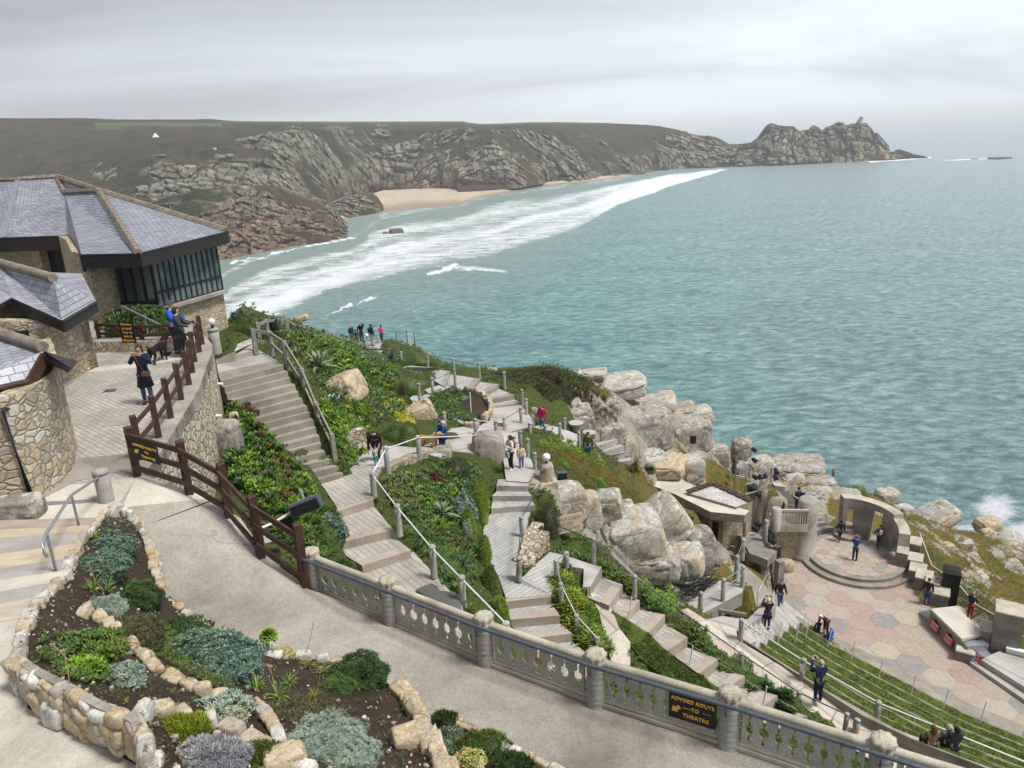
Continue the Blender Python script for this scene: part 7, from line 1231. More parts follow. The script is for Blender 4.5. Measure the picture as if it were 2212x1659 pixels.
for a in [(690,800,38,'agave',.85,.2,'large agave with cream leaf edges beside the grey timber fence'),(593,722,36,'darkagave',None,.24,'huge broad-leaved agave behind the fence near the stair top'),(846,782,26,'darkagave',.9,.12,'dark agave with pale edges left of the rope posts'),(955,1120,32,'agave',.85,.2,'agave with cream edges in the middle bed'),(500,655,16,'darkagave',None,.2,'skyline agave nearest the cafe wall'),(518,655,18,'darkagave',None,.2,'second skyline agave right of the cafe wall'),(542,658,18,'darkagave',None,.2,'third skyline agave right of the cafe wall'),(556,664,14,'darkagave',None,.2,'small skyline agave furthest from the cafe'),(792,765,14,'darkagave',None,.12,'small agave under the viewpoint rail'),(640,1025,28,'darkagave',None,.14,'dark green agave at the foot of the stair bed'),(905,1045,22,'darkagave',None,.14,'grey agave below the low rubble wall'),(985,1012,24,'darkagave',None,.08,'light green aloe beside the olive cushion'),(1005,1035,30,'darkagave',None,.08,'sprawling green aloe in the middle bed'),(1000,1230,26,'darkagave',None,.12,'blue-green agave low in the middle bed'),(602,1075,30,'darkagave',None,.06,'dark fan of thin leaves behind the dark fence')]:
    x,y,px,mt_,ed,w,lab = a; p_,s_ = sc(x,y+5,px*1.25,-7.75) if y < 670 else sc(x,y,px*1.25); p_[2] = float(gz(p_[0],p_[1]))-.1; agave(lab,p_+arr((0,0,.22)),s_,24,mt_,ed,w,'agave',GA)
p_,s_ = sc(525,690,34); strap('grey-green ornamental grass clump in front of the skyline agaves',p_,s_,70,'silver','grass_clump',.03); p_,s_ = sc(770,880,40)
p_ = G(868,855); strap('brown reed clump leaning over the moss mounds',p_,46/ppm(p_),90,'reed','reed_clump',.02,el=(.9,1.5),droop=.7)
b = MB(); xy = wpoly([(720,725),(790,760),(850,800),(860,860),(760,800)],60); P_ = onz(xy); rosettes(b,P_+arr((0,0,.35)),.3,10,.3,.2); build('leafy_shrubs',b,FO['mid'],None,'taller leafy shrubs standing out of the slope below the viewpoint','shrubs',kind='stuff')
SLP = [(600,715),(700,725),(760,760),(860,830),(880,900),(820,930),(760,970),(690,880),(640,780)]
for lb_2,pl_,n_,st2,mt_,sz in (('brown tufted stems standing over the cafe slope',SLP,110,'spiky','reed',.42),('big pale green rosettes on the cafe slope',SLP,120,'rosette','silverdark',.26),('dark heathery patches on the cafe slope',SLP,380,'fine','heather',.2),('tall yellow-green shrubs over the cafe slope',SLP,160,'leafy','yellow',.15),
    ('darker dull succulents among the bright rosettes of the stair bed',[(500,900),(600,975),(700,1100),(700,1180),(600,1120),(500,1050)],300,'rosette','dark',.22),('red-brown rosettes among the stair bed',[(500,900),(600,975),(700,1100),(640,1150),(520,1040)],90,'rosette','red',.2),('spiky green clumps of the stair bed',[(500,930),(600,990),(700,1110),(700,1190),(600,1120),(510,1040)],90,'spiky','mid',.4),
    ('spiky clumps and aloes of the middle bed',[(850,1040),(1000,1010),(1020,1200),(980,1260),(880,1120)],130,'spiky','mid',.34),('dull olive shrubs of the middle bed',[(850,1040),(1010,1020),(1030,1240),(960,1220),(880,1120)],420,'fine','heather',.14),('pale silver tufts of the middle bed',[(860,1050),(1010,1040),(1020,1180),(900,1130)],110,'leafy','silver',.12),
    ('olive scrub along the right-hand beds',[(1215,1165),(1300,1195),(1400,1285),(1540,1400),(1640,1490),(1500,1400),(1330,1270)],700,'fine','heather',.12),('tiny yellow flowers in the right-hand beds',[(1215,1165),(1300,1200),(1400,1290),(1450,1330),(1330,1270)],120,'leafy','yellow',.05)):
    cover(lb_2,pl_,n_,st2,mt_,sz)
# loose turf over all the open ground
for nm_,mt_,n_,x0,x1,y0,y1,st2,sz in (('dark leafy undergrowth over the open garden slopes','dark',8200,-13,6,17,62,'leafy',.12),('mossy turf over the open garden slopes','moss',7500,-13,7,17,62,'fine',.10),('rough heather and turf over the seaward slopes','heather',6500,2,40,30,70,'fine',.15),('green-orange turf over the slopes above the stage','orange',6500,1,34,22,62,'fine',.11),('green undergrowth between the flights of steps','mid',5200,0,13,15,32,'leafy',.10)):
    xy = np.stack([rng.uniform(x0,x1,n_),rng.uniform(y0,y1,n_)],-1); k = np.ones(len(xy),bool)
    for c2 in CUT: k &= ~inpoly(xy[:,0],xy[:,1],c2)
    ji = np.clip(((xy[:,1]-gy[0])/GS).astype(int),0,len(gy)-1); ii_ = np.clip(((xy[:,0]-gx[0])/GS).astype(int),0,len(gx)-1); k &= (ROCKY[ji,ii_] < .5) & (fbm(np.stack([xy[:,0]/2.5,xy[:,1]/2.5,xy[:,0]*0],-1),2,int(n_) % 90) > -.12); k &= GZ[ji,ii_] > H-38
    b = MB(); add_style(b,onz(xy[k]),st2,sz); build('turf',b,FO[mt_],None,nm_,'plants',kind='stuff')
# cafe planter
pl = [W(215,690,-6.3),W(245,668,-6.3),W(345,668,-6.3),W(390,700,-6.5),W(370,725,-6.5),W(270,712,-6.4)]; b = MB(); b.prism(pl,.5,0,0,1); build('planter',b,[MT['soil'],MT['wall']],None,'planted bed under the cafe windows','planter')
p_ = W(315,705,-6.2); dome('dense spiky green bush under the cafe windows',p_,(2.7,1.6,.62),'leafy','mid',900,.13); b = MB()
for k in range(120): leafcurve(b,p_+arr((rng.uniform(-1.2,1.2),rng.uniform(-.7,.7),.25)),rng.uniform(0,6.3),rng.uniform(.7,1.4),.6,.04,5,.6,rng.uniform(0,1))
build('spiky_bush',b,FO['dark'],None,'long thin leaves rising out of the bush under the cafe windows','bush'); p_ = W(235,700,-6.3); strap('small strap-leaved plant by the cafe downpipe',p_,.5,30,'mid')
# soil patch and rubble heap
pl = [Q('S1',*k,-13.75) for k in ((700,530),(800,480),(900,500),(955,560),(940,640),(820,660),(720,620))]; b = MB(); b.prism([p+arr((0,0,.12)) for p in pl],.3); build('soil_patch',b,MT['soil'],None,'bare dark soil bed ringed with tan stones inside the upper path loop','soil bed')
def Gs(x,y): return G(x,y)
stones('stone_edging','tan rubble stones heaped along the upper path loop',[q('S1',*k) for k in ((720,420),(760,440),(820,450),(880,480),(920,520),(955,570),(950,640),(900,670))],.3,2,surf=lambda x,y: W(x,y,-13.7),dz=.1,drop=-.12,wet=(.7,.1,.2)); stones('stone_edging','tan rubble edging above the blue coated pair',[q('S1',*k) for k in ((600,670),(680,690),(760,710),(820,715))],.3,1,surf=lambda x,y: W(x,y,-13.3),wet=(.8,.1,.1))
b = MB(); p0 = Q('S1',785,610,-13.7); b.tube([p0,p0+arr((0,0,1.1))],.035,6); build('garden_stake',b,MT['white'],None,'thin white stake standing in the bare soil bed','stake')
# low rubble walls
for nm,pts,lab in (('rubble_wall',[(1550,1560,-11.7,.9),(1640,1500,-11.9,.9),(1760,1450,-12.1,.9),(1880,1410,-12.3,.8),(1990,1390,-12.5,.7)],'curved rubble wall of rounded stones below the bending man in black'),):
    b = MB(); P_ = [Q('R6',x,y,r) for x,y,r,h in pts]; wall_strip(b,[p-arr((0,0,1.3)) for p in P_],.35,c_(0),c_(1.45),30,side=-1); build(nm,b,MT['wall'],None,lab,'wall')
b = MB(); P_ = [Q('R6',*k,-11.6) for k in ((1265,1520),(1280,1440),(1330,1370),(1430,1345))]; wall_strip(b,P_,.35,c_(0),c_(.75),20,side=1); build('rubble_wall',b,MT['wall3'],None,'short tan rubble wall beside the toddler path','wall')
b = MB(); P_ = [Q('S2',*k,-14.4) for k in ((1015,640),(1000,520),(1040,420),(1105,340))]; wall_strip(b,P_,.45,c_(0),fn((0,.15),(.5,.45),(1,.55)),24,side=-1); wall_strip(b,[Q('S2',*k,-14.4) for k in ((1005,640),(1150,560),(1250,470))],.5,c_(0),fn((0,.2),(1,.7)),20,side=1); build('rubble_wall',b,MT['wall3'],None,'golden rubble wall between the scored path and the hanging cushions','wall')
# inscription
c = W(1218,1133,-14.6); k_ = ppm(c); c = c+norm(CAM-c)*.75; uu = norm((1,.12,.12)); vv = norm((0,.25,1)); plq = plain('inscription_stone',(.46,.38,.27),.9,0,.15,5,.4); ins_ = plain('inscription_cut',(.24,.17,.10),.9)
sb,n2 = board('inscription_slab','tan stone slab with carved memorial lettering set in the first rounded boulder',c,uu,vv,1.45,.66,.1,plq,'plaque')
for k,s__ in enumerate(('ROWENA CADE','CREATED','THIS THEATRE')): text_part('lettering',s__,.17,c+norm(vv)*(.19-.19*k)+n2,uu,vv,ins_,sb,.003)
# ------------------------------------------------------------------ posts, rails and fences
def prj(p): d = arr(p)-CAM; z = d@FW; return CX+F_*(d@RT)/z,CY-F_*(d@UP)/z
def hgt(p,ytop):
    lo,hi = .05,6.
    for _ in range(30):
        m_ = (lo+hi)/2
        if prj(p+arr((0,0,m_)))[1] > ytop: lo = m_
        else: hi = m_
    return m_
BP = {}
def post(R,x,yb,yt,r,lab,rad=.085,cap='dome',grp=None,name='concrete_post',mat='post'):
    p_ = Q(R,x,yb,r); h = min(1.5,max(.45,hgt(p_,q(R,x,yt)[1]))); key = (cap,rad,mat)
    if key not in BP:
        b = MB(); pr = [(1.06,-.12),(1.03,0),(1.,.25),(.98,.5),(1.0,.84),(.90,.85),(.90,.865),(1.04,.875)]+({'dome': [(1.06,.91),(.95,.955),(.6,.985),(.0,1.)],'flat': [(1.05,.95),(1.0,.985),(.4,1.),(0,1.)]}[cap])
        b.lathe((0,0,0),[(a*rad,z) for a,z in pr],16 if cap != 'flat' else 12,jit=.012); BP[key] = build(name,b,MT[mat],local=True); o = BP[key]
    else: o = link(BP[key].copy())
    o.location = p_; o.scale = (1,1,h); o.rotation_euler = (rng.uniform(-.02,.02),rng.uniform(-.02,.02),rng.uniform(0,6)); props(o,lab,'post',grp); return p_+arr((0,0,h*.88))
def run(rows,what,grp,mat='rail',rad=.022,rail_lab=None,sag=0.,low=False,prad=.085,cap='dome',start=0,extra0=None,extra1=None,rail_name='handrail',pmat='post'):
    T = [post(*row,what.format(ORD[i+start]),prad,cap,grp,mat=pmat) for i,row in enumerate(rows)]
    if rail_lab:
        P_ = ([extra0] if extra0 is not None else [])+T+([extra1] if extra1 is not None else []); b = MB()
        for a_,c2 in zip(P_,P_[1:]):
            n = 7 if sag else 2; b.tube([arr(a_)*(1-t_)+arr(c2)*t_-arr((0,0,sag*4*t_*(1-t_))) for t_ in np.linspace(0,1,n)],rad,6)
        if low:
            for a_,c2 in zip(P_,P_[1:]): b.tube([a_-arr((0,0,.38)),c2-arr((0,0,.38))],rad,6)
        build(rail_name,b,MT[mat],None,rail_lab,'rope' if 'rope' in rail_name else 'handrail')
    return T
run([('S1',828,945,792,-13.0),('R6',1885,1440,1245,-12.2),('R6',1612,1590,1338,-11.7),('R7',1490,555,348,-11.46),('R7',1710,875,628,-11.75),('R7',2010,1235,985,-12.1),('S2',495,945,695,-12.4),('S2',872,1240,1102,-12.8)],'{} round concrete post down the white rail of the lower garden steps, from the junction','posts of the white-railed garden steps','rail',.026,'long white tubular rail following the posts down the lower garden steps',cap='dome',prad=.10)
run([('S1',185,200,75,-14.4),('S1',410,215,78,-14.0),('S1',635,245,132,-13.6),('S1',862,325,168,-13.75),('S1',1078,390,250,-14.0),('S1',1232,540,405,-14.4),('S1',1268,640,485,-14.4)],'{} post on the seaward side of the upper path, from the viewpoint','posts on the seaward side of the upper path','darkrail',.016,'dark rope slung between the seaward posts of the upper path',.06,cap='flat',rail_name='rope')
run([('S1',650,375,225,-13.5),('S1',455,450,305,-13.3),('S1',340,515,350,-13.1),('S1',385,625,490,-13.0),('S1',555,705,603,-12.95)],'{} post along the inner edge of the upper path loop, from the top','posts inside the upper path loop','darkrail',.016,'dark rope round the inner edge of the upper path loop',.03,cap='flat',rail_name='rope')
run([('S1',825,785,660,-13.1),('S1',1005,820,675,-13.4)],'{} post of the short railed corner by the rock pile','posts at the path junction','rail',.02,'short pale rail between two posts beside the rock pile',cap='flat')
run([('S1',1078,770,645,-13.9),('S1',1222,715,560,-14.2)],'{} post beside the path junction, left of the woman in pink','posts at the path junction','darkrail',.016,'thin rope between the two junction posts left of the woman in pink',.02,cap='flat',rail_name='rope')
run([('S1',1217,890,768,-13.6),('S1',1280,1010,832,-13.5),('S1',1342,1112,955,-13.4)],'{} post behind the child in cream, going down the path','posts beside the child in cream','darkrail',.016,'dark rope along the edge of the orange carpet slope',.02,cap='flat',rail_name='rope',extra1=Q('S1',1410,1130,-13.2))
run([('S1',1303,845,690,-14.6),('S1',1435,862,710,-15.2),('S1',1560,872,695,-15.6),('S1',1600,765,648,-15.9),('S1',1730,950,770,-16.4)],'{} post round the rock terrace below the woman in pink','posts of the rock terrace','darkrail',.018,'dark rail round the rock terrace',cap='dome',extra1=Q('S1',2050,1080,-18.2))
run([('S2',1008,355,178,-14.1),('S2',985,720,535,-14.3)],'{} short post on the right of the scored path','posts of the scored path','darkrail',.022,'grey rail curving down from the globe lamp beside the scored path',extra0=Q('S1',1410,1190,-13.2))
run([('S2',1395,612,490,-14.45),('S2',1310,735,555,-14.5),('S2',1350,955,755,-14.9),('S2',1485,1160,1035,-15.3),('S2',1660,1335,1238,-15.7)],'{} post down through the agapanthus clump','posts through the agapanthus clump','galv',.024,'galvanised rail descending through the agapanthus clump',cap='dome',extra1=Q('S2',1760,1420,-16.0))
run([('S2',1628,600,362,-14.7),('S2',1988,865,692,-15.3),('S4',640,750,562,-17.3),('S4',1145,1105,922,-18.0),('S4',1636,1440,1253,-18.9),('S6',655,1320,1178,-19.7)],'{} post down the long dark rail of the deep steps','posts of the deep diagonal steps','darkrail',.024,'long dark rail running down the right side of the deep steps',cap='dome',extra0=Q('S2',1320,265,-13.9),extra1=Q('S6',880,1330,-19.2))
post('S6',745,1345,1230,-19.95,'squat post just behind the balustrade between promenade and deep steps',.11)
run([('S4',1140,818,632,-19.5),('S4',1674,1155,978,-19.6),('S6',928,1258,1072,-19.9)],'{} post of the white rail above the grass rows','posts above the grass rows','rail',.028,'white rail along the top of the grass seating rows',cap='dome',prad=.10,extra1=Q('S6',2300,1640,-19.6))
b = MB(); p_ = Q('S4',1674,1085,-19.6)+norm(CAM-Q('S4',1674,1085,-19.6))*.6; b.beam(Q('S4',1672,1100,-19.35)*.985+CAM*.015,Q('S4',1672,1040,-19.1)*.985+CAM*.015,.34,.012,up=(1,0,0)); build('paper_notice',b,MT['white'],None,'white paper notice tied to the post above the grass rows','notice')
run([('S4',788,600,395,-20.4),('S4',985,480,280,-20.4),('S4',1155,355,165,-20.4),('S4',1100,275,80,-20.6)],'{} post of the double-railed walkway near the tangled cables','posts of the double-railed walkway','galv',.024,'double steel rails of the walkway near the tangled cables',low=True,cap='dome',prad=.10)
run([('S3',1400,1350,1192,-24.0),('S3',1572,1392,1207,-24.0)],'{} stout post at the top of the small block stair','posts of the small block stair',None,cap='dome',prad=.14); run([('S3',1378,1540,1372,-24.4),('S3',1322,1710,1515,-24.8)],'{} post at the foot of the small block stair','posts of the small block stair','galv',.02,'slanting steel rail of the small block stair',prad=.13,extra0=Q('S3',1560,1300,-23.6))
run([('R6',1525,450,365,-16.0),('R6',1692,437,335,-16.0),('R6',1785,467,328,-16.1),('R6',1848,465,342,-16.2)],'{} weathered post of the viewpoint railing, from the left','posts of the viewpoint railing','darkrail',.018,'thin rail round the seaward edge of the viewpoint',extra0=Q('R6',1180,440,-15.2)-arr((0,0,.1)),cap='flat')
run([('R6',1420,548,412,-15.2),('R6',1522,597,480,-14.9)],'{} post on the landward side of the viewpoint','posts on the landward side of the viewpoint','darkrail',.016,'rope down from the viewpoint past the landward posts',.03,rail_name='rope',extra1=Q('S1',185,100,-14.0),cap='flat')
run([('S3',1525,715,645,-26.0),('S3',1847,750,688,-27.0),('S3',2172,820,760,-28.0)],'{} dark timber post on the skyline behind the spotlights','timber posts on the seaward skyline','rail',.015,'thin cable strung along the seaward skyline',pmat='greywood',prad=.13,cap='flat',extra1=Q('S5',980,560,-29.5),rail_name='cable')
post('S5',1268,1025,920,-26.6,'pale round post behind the end of the arched wall',.22)
tp_ = post('R3',945,218,-125-2096+2096,-6.65,'pale thick concrete post at the tip of the rock garden',.145,'dome');
b = MB(); pt = [Q('R3',900,-60,-5.9)*0+tp_-arr((0,0,.05)),Q('R3',620,110,-5.75),Q('R3',400,450,-5.28),Q('R3',372,540,-5.3),Q('R3',385,610,-5.42),Q('R3',410,645,-5.5)]
hd = thing('galvanised_handrail',pt[1],'bent galvanised handrail beside the striped steps at the left','handrail'); b.tube(pt,.024,8); build('rail',b,MT['galv'],hd)
for (x,y),(x2,y2) in (((625,120),(720,500)),((410,460),(510,860))): p0 = Q('R3',x,y,-5.75 if x > 500 else -5.3); p1 = Q('R3',x2,y2,-6.35 if x > 500 else -6.05); b = MB(); b.tube([p0,arr((p0[0],p0[1],p1[2]-.1))],.022,8); build('leg',b,MT['galv'],hd)
def globe(lab,p,r_=.13,mat='white'):
    e_ = thing('globe_lamp',p,lab,'lamp','white globe lamps'); b = MB(); b.lathe(p,[(.05,0),(.045,.08),(.07,.1)],10); build('collar',b,MT['black'],e_); b = MB(); b.grid(unit_sphere(18,12)*r_+p+arr((0,0,.1+r_)),0,0,True,True); build('globe',b,MT['white'],e_); return e_
t1 = post('R2',1885,400,205,-7.2,'fat concrete post carrying a white globe lamp near the plaza corner',.19,'flat'); globe('white globe lamp on the fat post by the plaza corner',t1+arr((0,0,.12)))
b = MB(); p_ = Q('S1',1448,1275,-13.9); b.box(p_+arr((0,0,.2)),(.75,.7,.45),.2,bev=.03); b.lathe(p_+arr((0,0,.42)),[(.30,0),(.28,.6),(.24,.72),(.1,.75)],20); build('lamp_pedestal',b,MT['granite2'],None,'square and round granite pedestal under the globe lamp by the wide steps','pedestal'); globe('white globe lamp on the granite pedestal by the wide steps',p_+arr((0,0,1.15)),.17)
globe('small white globe lamp in front of the viewpoint group',Q('R6',1425,402,-15.0)*1.,.14)
# dark brown timber fence
TF = [('R2',1765,345,95),('R2',1740,415,160),('R2',1700,500,235),('R2',1680,595,310),('R2',1650,700,400),('R2',1582,830,510),('R2',1490,990,640),('R2',1385,1160,790),('R2',1232,1350,965)]
BF = 'dark brown fence posts'
def woodpost(p,h,w,lab,mat='brownwood',grp=BF,rz=.6):
    b = MB(); b.box(p+arr((0,0,h/2-.03)),(w,w,h+.06),rz,bev=.012); return build('fence_post',b,MT[mat],None,lab,'fence post',grp)
tops = []
for i,(R_,x,yb,yt) in enumerate(TF):
    p_ = Q(R_,x,yb,-6.5); h = min(1.35,hgt(p_,q(R_,x-40,yt)[1])); woodpost(p_,h,.13,f'{ORD[i]} dark brown post along the plaza edge, counted from the globe lamp'); tops.append((p_,h))
fr_ = thing('fence_rails',tops[4][0],'two dark brown rails joining the posts along the plaza edge','fence rails')
for fz in (.80,.42):
    b = MB()
    for (p0,h0),(p1,h1) in zip(tops,tops[1:]): b.beam(p0+arr((0,0,h0*fz)),p1+arr((0,0,h1*fz)),.05,.10)
    build('rail',b,MT['brownwood'],fr_)
DF = [((297,1027,-6.5),922),((408,1062,-6.78),952),((495,1115,-7.15),1000),((563,1198,-7.7),1070),((660,1268,-8.3),1131)]
t2 = []
for i,((x,y,r),yt) in enumerate(DF):
    p_ = W(x,y,r); h = min(1.4,hgt(p_,yt)); woodpost(p_,h,.15,f'{ORD[i]} dark brown post of the sloping fence down to the balustrade',grp='sloping dark brown fence posts'); t2.append((p_,h))
fr_ = thing('fence_rails',t2[2][0],'three dark brown rails of the sloping fence down to the balustrade','fence rails')
for fz in (.86,.55,.22):
    b = MB()
    for (p0,h0),(p1,h1) in zip(t2,t2[1:]): o_ = norm(np.cross(p1-p0,(0,0,1)))*.09; b.beam(p0+arr((0,0,h0*fz))+o_,p1+arr((0,0,h1*fz))+o_,.05,.11)
    build('rail',b,MT['brownwood'],fr_)
p0,h0 = t2[0]; p1,h1 = t2[1]; uu = norm(p1-p0); u2 = uu; n_ = norm(np.cross(u2,up)); c = p0+(p1-p0)*.38+up*.72+n_*.14
sb,n2 = board('direction_sign','black board on the sloping dark fence reading ADVISED ROUTE TO THEATRE',c,u2,norm(up),.60,.38,.03,MT['black'])
text_part('lettering','ADVISED ROUTE',.070,c+up*.11+n2,u2,up,MT['gold'],sb); text_part('lettering','TO',.068,c+n2+u2*.03,u2,up,MT['gold'],sb); text_part('lettering','THEATRE',.074,c-up*.11+n2+u2*.05,u2,up,MT['gold'],sb); arrow_part(c-u2*.21-up*.03+n2,u2,up,.12,sb,MT['gold'],math.radians(40))
# fence at the back of the plaza
BK = [('R2',868,295,125),('R2',1240,310,150),('R2',1520,300,130)]; t3 = []
for i,(R_,x,yb,yt) in enumerate(BK): p_ = Q(R_,x,yb+95,-6.5)+arr((0,.1,.38))*1.; p_ = Q(R_,x,yb,-6.15); h = min(1.2,hgt(p_,q(R_,x,yt)[1])); woodpost(p_,h,.14,f'{ORD[i]} dark brown post of the low back fence behind the dog',grp='back fence posts'); t3.append((p_,h))
t3.append((Q('R2',1730,330,-6.45),1.0)); fr_ = thing('fence_rails',t3[1][0],'two dark brown rails of the low back fence behind the dog','fence rails')
for fz in (.75,.3):
    b = MB()
    for (p0,h0),(p1,h1) in zip(t3,t3[1:]): b.beam(p0+arr((0,-.08,h0*fz)),p1+arr((0,-.08,h1*fz)),.06,.09)
    build('rail',b,MT['brownwood'],fr_)
c = Q('R2',1135,232,-5.75); uu = norm(t3[1][0]-t3[0][0]); n_ = norm(np.cross(uu,up)); sb,n2 = board('warning_sign','black sign with gold old-style lettering warning of slippery ground, on the back fence',c+n_*.12,uu,up,.56,.72,.03,MT['black'])
for k,s__ in enumerate(('Beware','ground','may be','wet &','slippery.')): text_part('lettering',s__,.13,c+n_*.12+up*(.27-.135*k)+n2,uu,up,MT['gold'],sb)
b = MB(); a_ = Q('R2',1060,10,-5.4); c2 = Q('R2',1480,215,-5.75); b.tube([a_,c2],.03,6); b.tube([a_,a_-up*1.2],.03,6); mid_ = (a_+c2)/2; b.tube([mid_,mid_-up*1.1],.03,6); build('steel_handrail',b,MT['galv'],None,'plain steel handrail slanting past the bush under the cafe','handrail')
# grey timber fence beside the long stair
GT = [('R6',460,528,320,-8.1),('R6',605,552,342,-8.25),('R6',745,728,420,-8.7),('R6',895,960,662,-9.6),('R6',1008,1190,955,-10.3),('R6',1150,1492,1232,-11.2)]; t4 = []
for i,(R_,x,yb,yt,r) in enumerate(GT): p_ = Q(R_,x,yb,r); h = min(1.6,hgt(p_,q(R_,x-15,yt)[1])); woodpost(p_,h,.16,f'{ORD[i]} silvery timber post down the right side of the long stair','greywood','silvery timber posts beside the long stair'); t4.append((p_,h))
fr_ = thing('fence_rails',t4[2][0],'silvery timber rails beside the long stair','fence rails')
for fz in (.93,.50):
    b = MB()
    for (p0,h0),(p1,h1) in zip(t4,t4[1:]): b.beam(p0+up*h0*fz,p1+up*h1*fz,.06,.13)
    build('rail',b,MT['greywood'],fr_)
CT = [('R6',500,470,265,-8.3),('R6',575,420,235,-8.6),('R6',740,400,217,-9.3),('R6',798,400,268,-9.9),('R6',1130,440,355,-13.0),('R6',1270,500,440,-14.4),('R6',1390,560,490,-15.0)]; t5 = []
for i,(R_,x,yb,yt,r) in enumerate(CT): p_ = Q(R_,x,yb,r); h = min(1.6,hgt(p_,q(R_,x,yt)[1])); woodpost(p_,h,.15,f'{ORD[i]} silvery post of the cliff-edge fence, from the big agave to the viewpoint','greywood','silvery posts of the cliff-edge fence'); t5.append((p_,h))
t5.append((Q('R6',1700,560,-14.3),.5)); fr_ = thing('fence_rails',t5[2][0],'silvery rails of the cliff-edge fence','fence rails'); b = MB()
for (p0,h0),(p1,h1) in zip(t5,t5[1:]): b.beam(p0+up*h0*.9,p1+up*h1*.9,.06,.12)
build('rail',b,MT['greywood'],fr_)
# slatted timber screen below the walkway
sl_ = thing('slatted_screen',Q('S4',1000,640,-21.6),'weathered slatted timber screen under the double-railed walkway','fence'); a_,c2,m_ = Q('S4',820,540,-20.6),Q('S4',1190,600,-20.9),Q('S4',1165,400,-20.4)
b = MB(); b.beam(a_,c2,.1,.16); build('rail',b,MT['greywood'],sl_); b = MB(); n = 20; B0,B1 = Q('S4',880,580,-20.9),Q('S4',1165,390,-20.5)
for k in range(n): t_ = k/(n-1); p_ = B0*(1-t_)+B1*t_; b.beam(p_,p_-up*(.5+1.3*t_),.06,.10)
build('slats',b,MT['greywood'],sl_)
b = MB(); p0 = Q('S4',1278,600,-22.6); b.tube([p0,p0+up*1.2,Q('S4',1362,258,-21.6)],.03,6); b.lathe(p0-up*.5,[(.22,0),(.2,.5)],12); build('steel_pole',b,MT['galv'],None,'slanting steel pole in a concrete foot beside the woman in purple','pole')
# white rope stakes
SK = [('S4',1283,820,688,-20.6),('S4',1465,820,655,-21.6),('S4',1620,810,670,-23.0),('S4',1680,710,582,-24.4),('S4',1706,790,655,-24.2),('S6',505,580,432,-24.8),('S6',705,700,548,-24.8),('S6',948,848,705,-24.8),('S6',1230,995,842,-24.8),('S6',1512,1118,968,-24.8),('S6',1832,1245,1075,-24.8),('S6',2205,1360,1190,-24.8),('S4',160,650,445,-15.8),('S4',685,1075,868,-16.8),('S4',1320,1440,1225,-17.3),('S2',1930,1092,890,-15.6)][:15]
for i,(R_,x,yb,yt,r) in enumerate(SK):
    p_ = Q(R_,x,yb,r); h = hgt(p_,q(R_,x,yt)[1]); b = MB(); b.tube([p_-up*.15,p_+up*min(h,1.5)+arr((.12,0,0))],.022,6); build('white_stake',b,MT['white'],None,f'{ORD[i]} thin white rope stake along the grass rows, counted from the purple coat' if i < 12 else f'{ORD[i-12]} leaning white stake beside the deep diagonal steps','stake','white rope stakes')
b = MB(); P_ = [Q('S4',1165,700,-19.3),Q('S4',1290,715,-20.),Q('S4',1450,665,-20.7)]
for a_,c2 in zip(P_,P_[1:]): b.tube([a_*(1-t_)+c2*t_-up*.5*t_*(1-t_) for t_ in np.linspace(0,1,7)],.015,5)
build('rope',b,MT['capstone'],None,'pale rope looped between stakes beside the purple coat','rope')
b = MB(); P_ = [Q('S4',190,480,-14.8),Q('S4',740,880,-15.9),Q('S4',1330,1260,-16.4),Q('S4',1640,1430,-16.8)]
for a_,c2 in zip(P_,P_[1:]): b.tube([a_,c2],.008,4)
build('rope',b,MT['capstone'],None,'thin pale line stretched down the deep diagonal steps','rope')
# speakers and lights
def speaker(R_,x,y,r,w,h,lab,rz=0.,d=.22):
    c = Q(R_,x,y,r); e_ = thing('speaker',c,lab,'speaker','black outdoor speakers'); b = MB(); b.box(c,(w,d,h),rz,bev=.02); build('cabinet',b,MT['darkrail'],e_)
    b = MB(); f_ = arr((math.sin(rz),-math.cos(rz),0)); b.box(c+f_*(d/2+.004),(w*.88,.012,h*.9),rz); build('grille',b,MT['black'],e_); b = MB(); b.tube([c-f_*d/2,c-f_*(d/2+.25)],.025,6); build('bracket',b,MT['galv'],e_); return e_
speaker('S3',948,507,-21.0,.42,.62,'small black speaker bolted high on the granite block'); speaker('S3',770,1232,-18.2,.42,.78,'black speaker standing on the long leaning boulder'); speaker('S1',1580,1190,-14.1,.42,.72,'black speaker behind the granite lamp pedestal'); speaker('S3',1634,1050,-24.2,.40,.75,'black speaker at the foot of the spotlight frame'); speaker('S3',1680,1490,-24.2,.40,.80,'dark blue speaker on the bridge pier',.4); speaker('S3',568,760,-20.6,.5,.3,'flat black speaker on the brown ledge')
c = W(661,1093,-8.0); e_ = thing('speaker',c,'large black speaker on a white pole beside the sloping dark fence','speaker'); u_ = norm((1,.1,.32)); v_ = norm(np.cross(norm((.1,-1,.2)),u_))*-1; v_ = v_ if v_[2] > 0 else -v_; w_ = np.cross(u_,v_); w_ = w_ if w_[1] < 0 else -w_
b = MB(); V = [c+u_*x*.36+v_*y*.14+w_*z*.14 for z in (-1,1) for x,y in ((-1,-1),(1,-1),(1,1),(-1,1))]; b.add(V,[(3,2,1,0),(4,5,6,7)]+[(i,(i+1) % 4,4+(i+1) % 4,4+i) for i in range(4)]); build('cabinet',b,MT['darkrail'],e_)
b = MB(); V = [c+u_*x*.33+v_*y*.115+w_*z for z in (.142,.15) for x,y in ((-1,-1),(1,-1),(1,1),(-1,1))]; b.add(V,[(3,2,1,0),(4,5,6,7)]+[(i,(i+1) % 4,4+(i+1) % 4,4+i) for i in range(4)]); build('grille',b,MT['black'],e_)
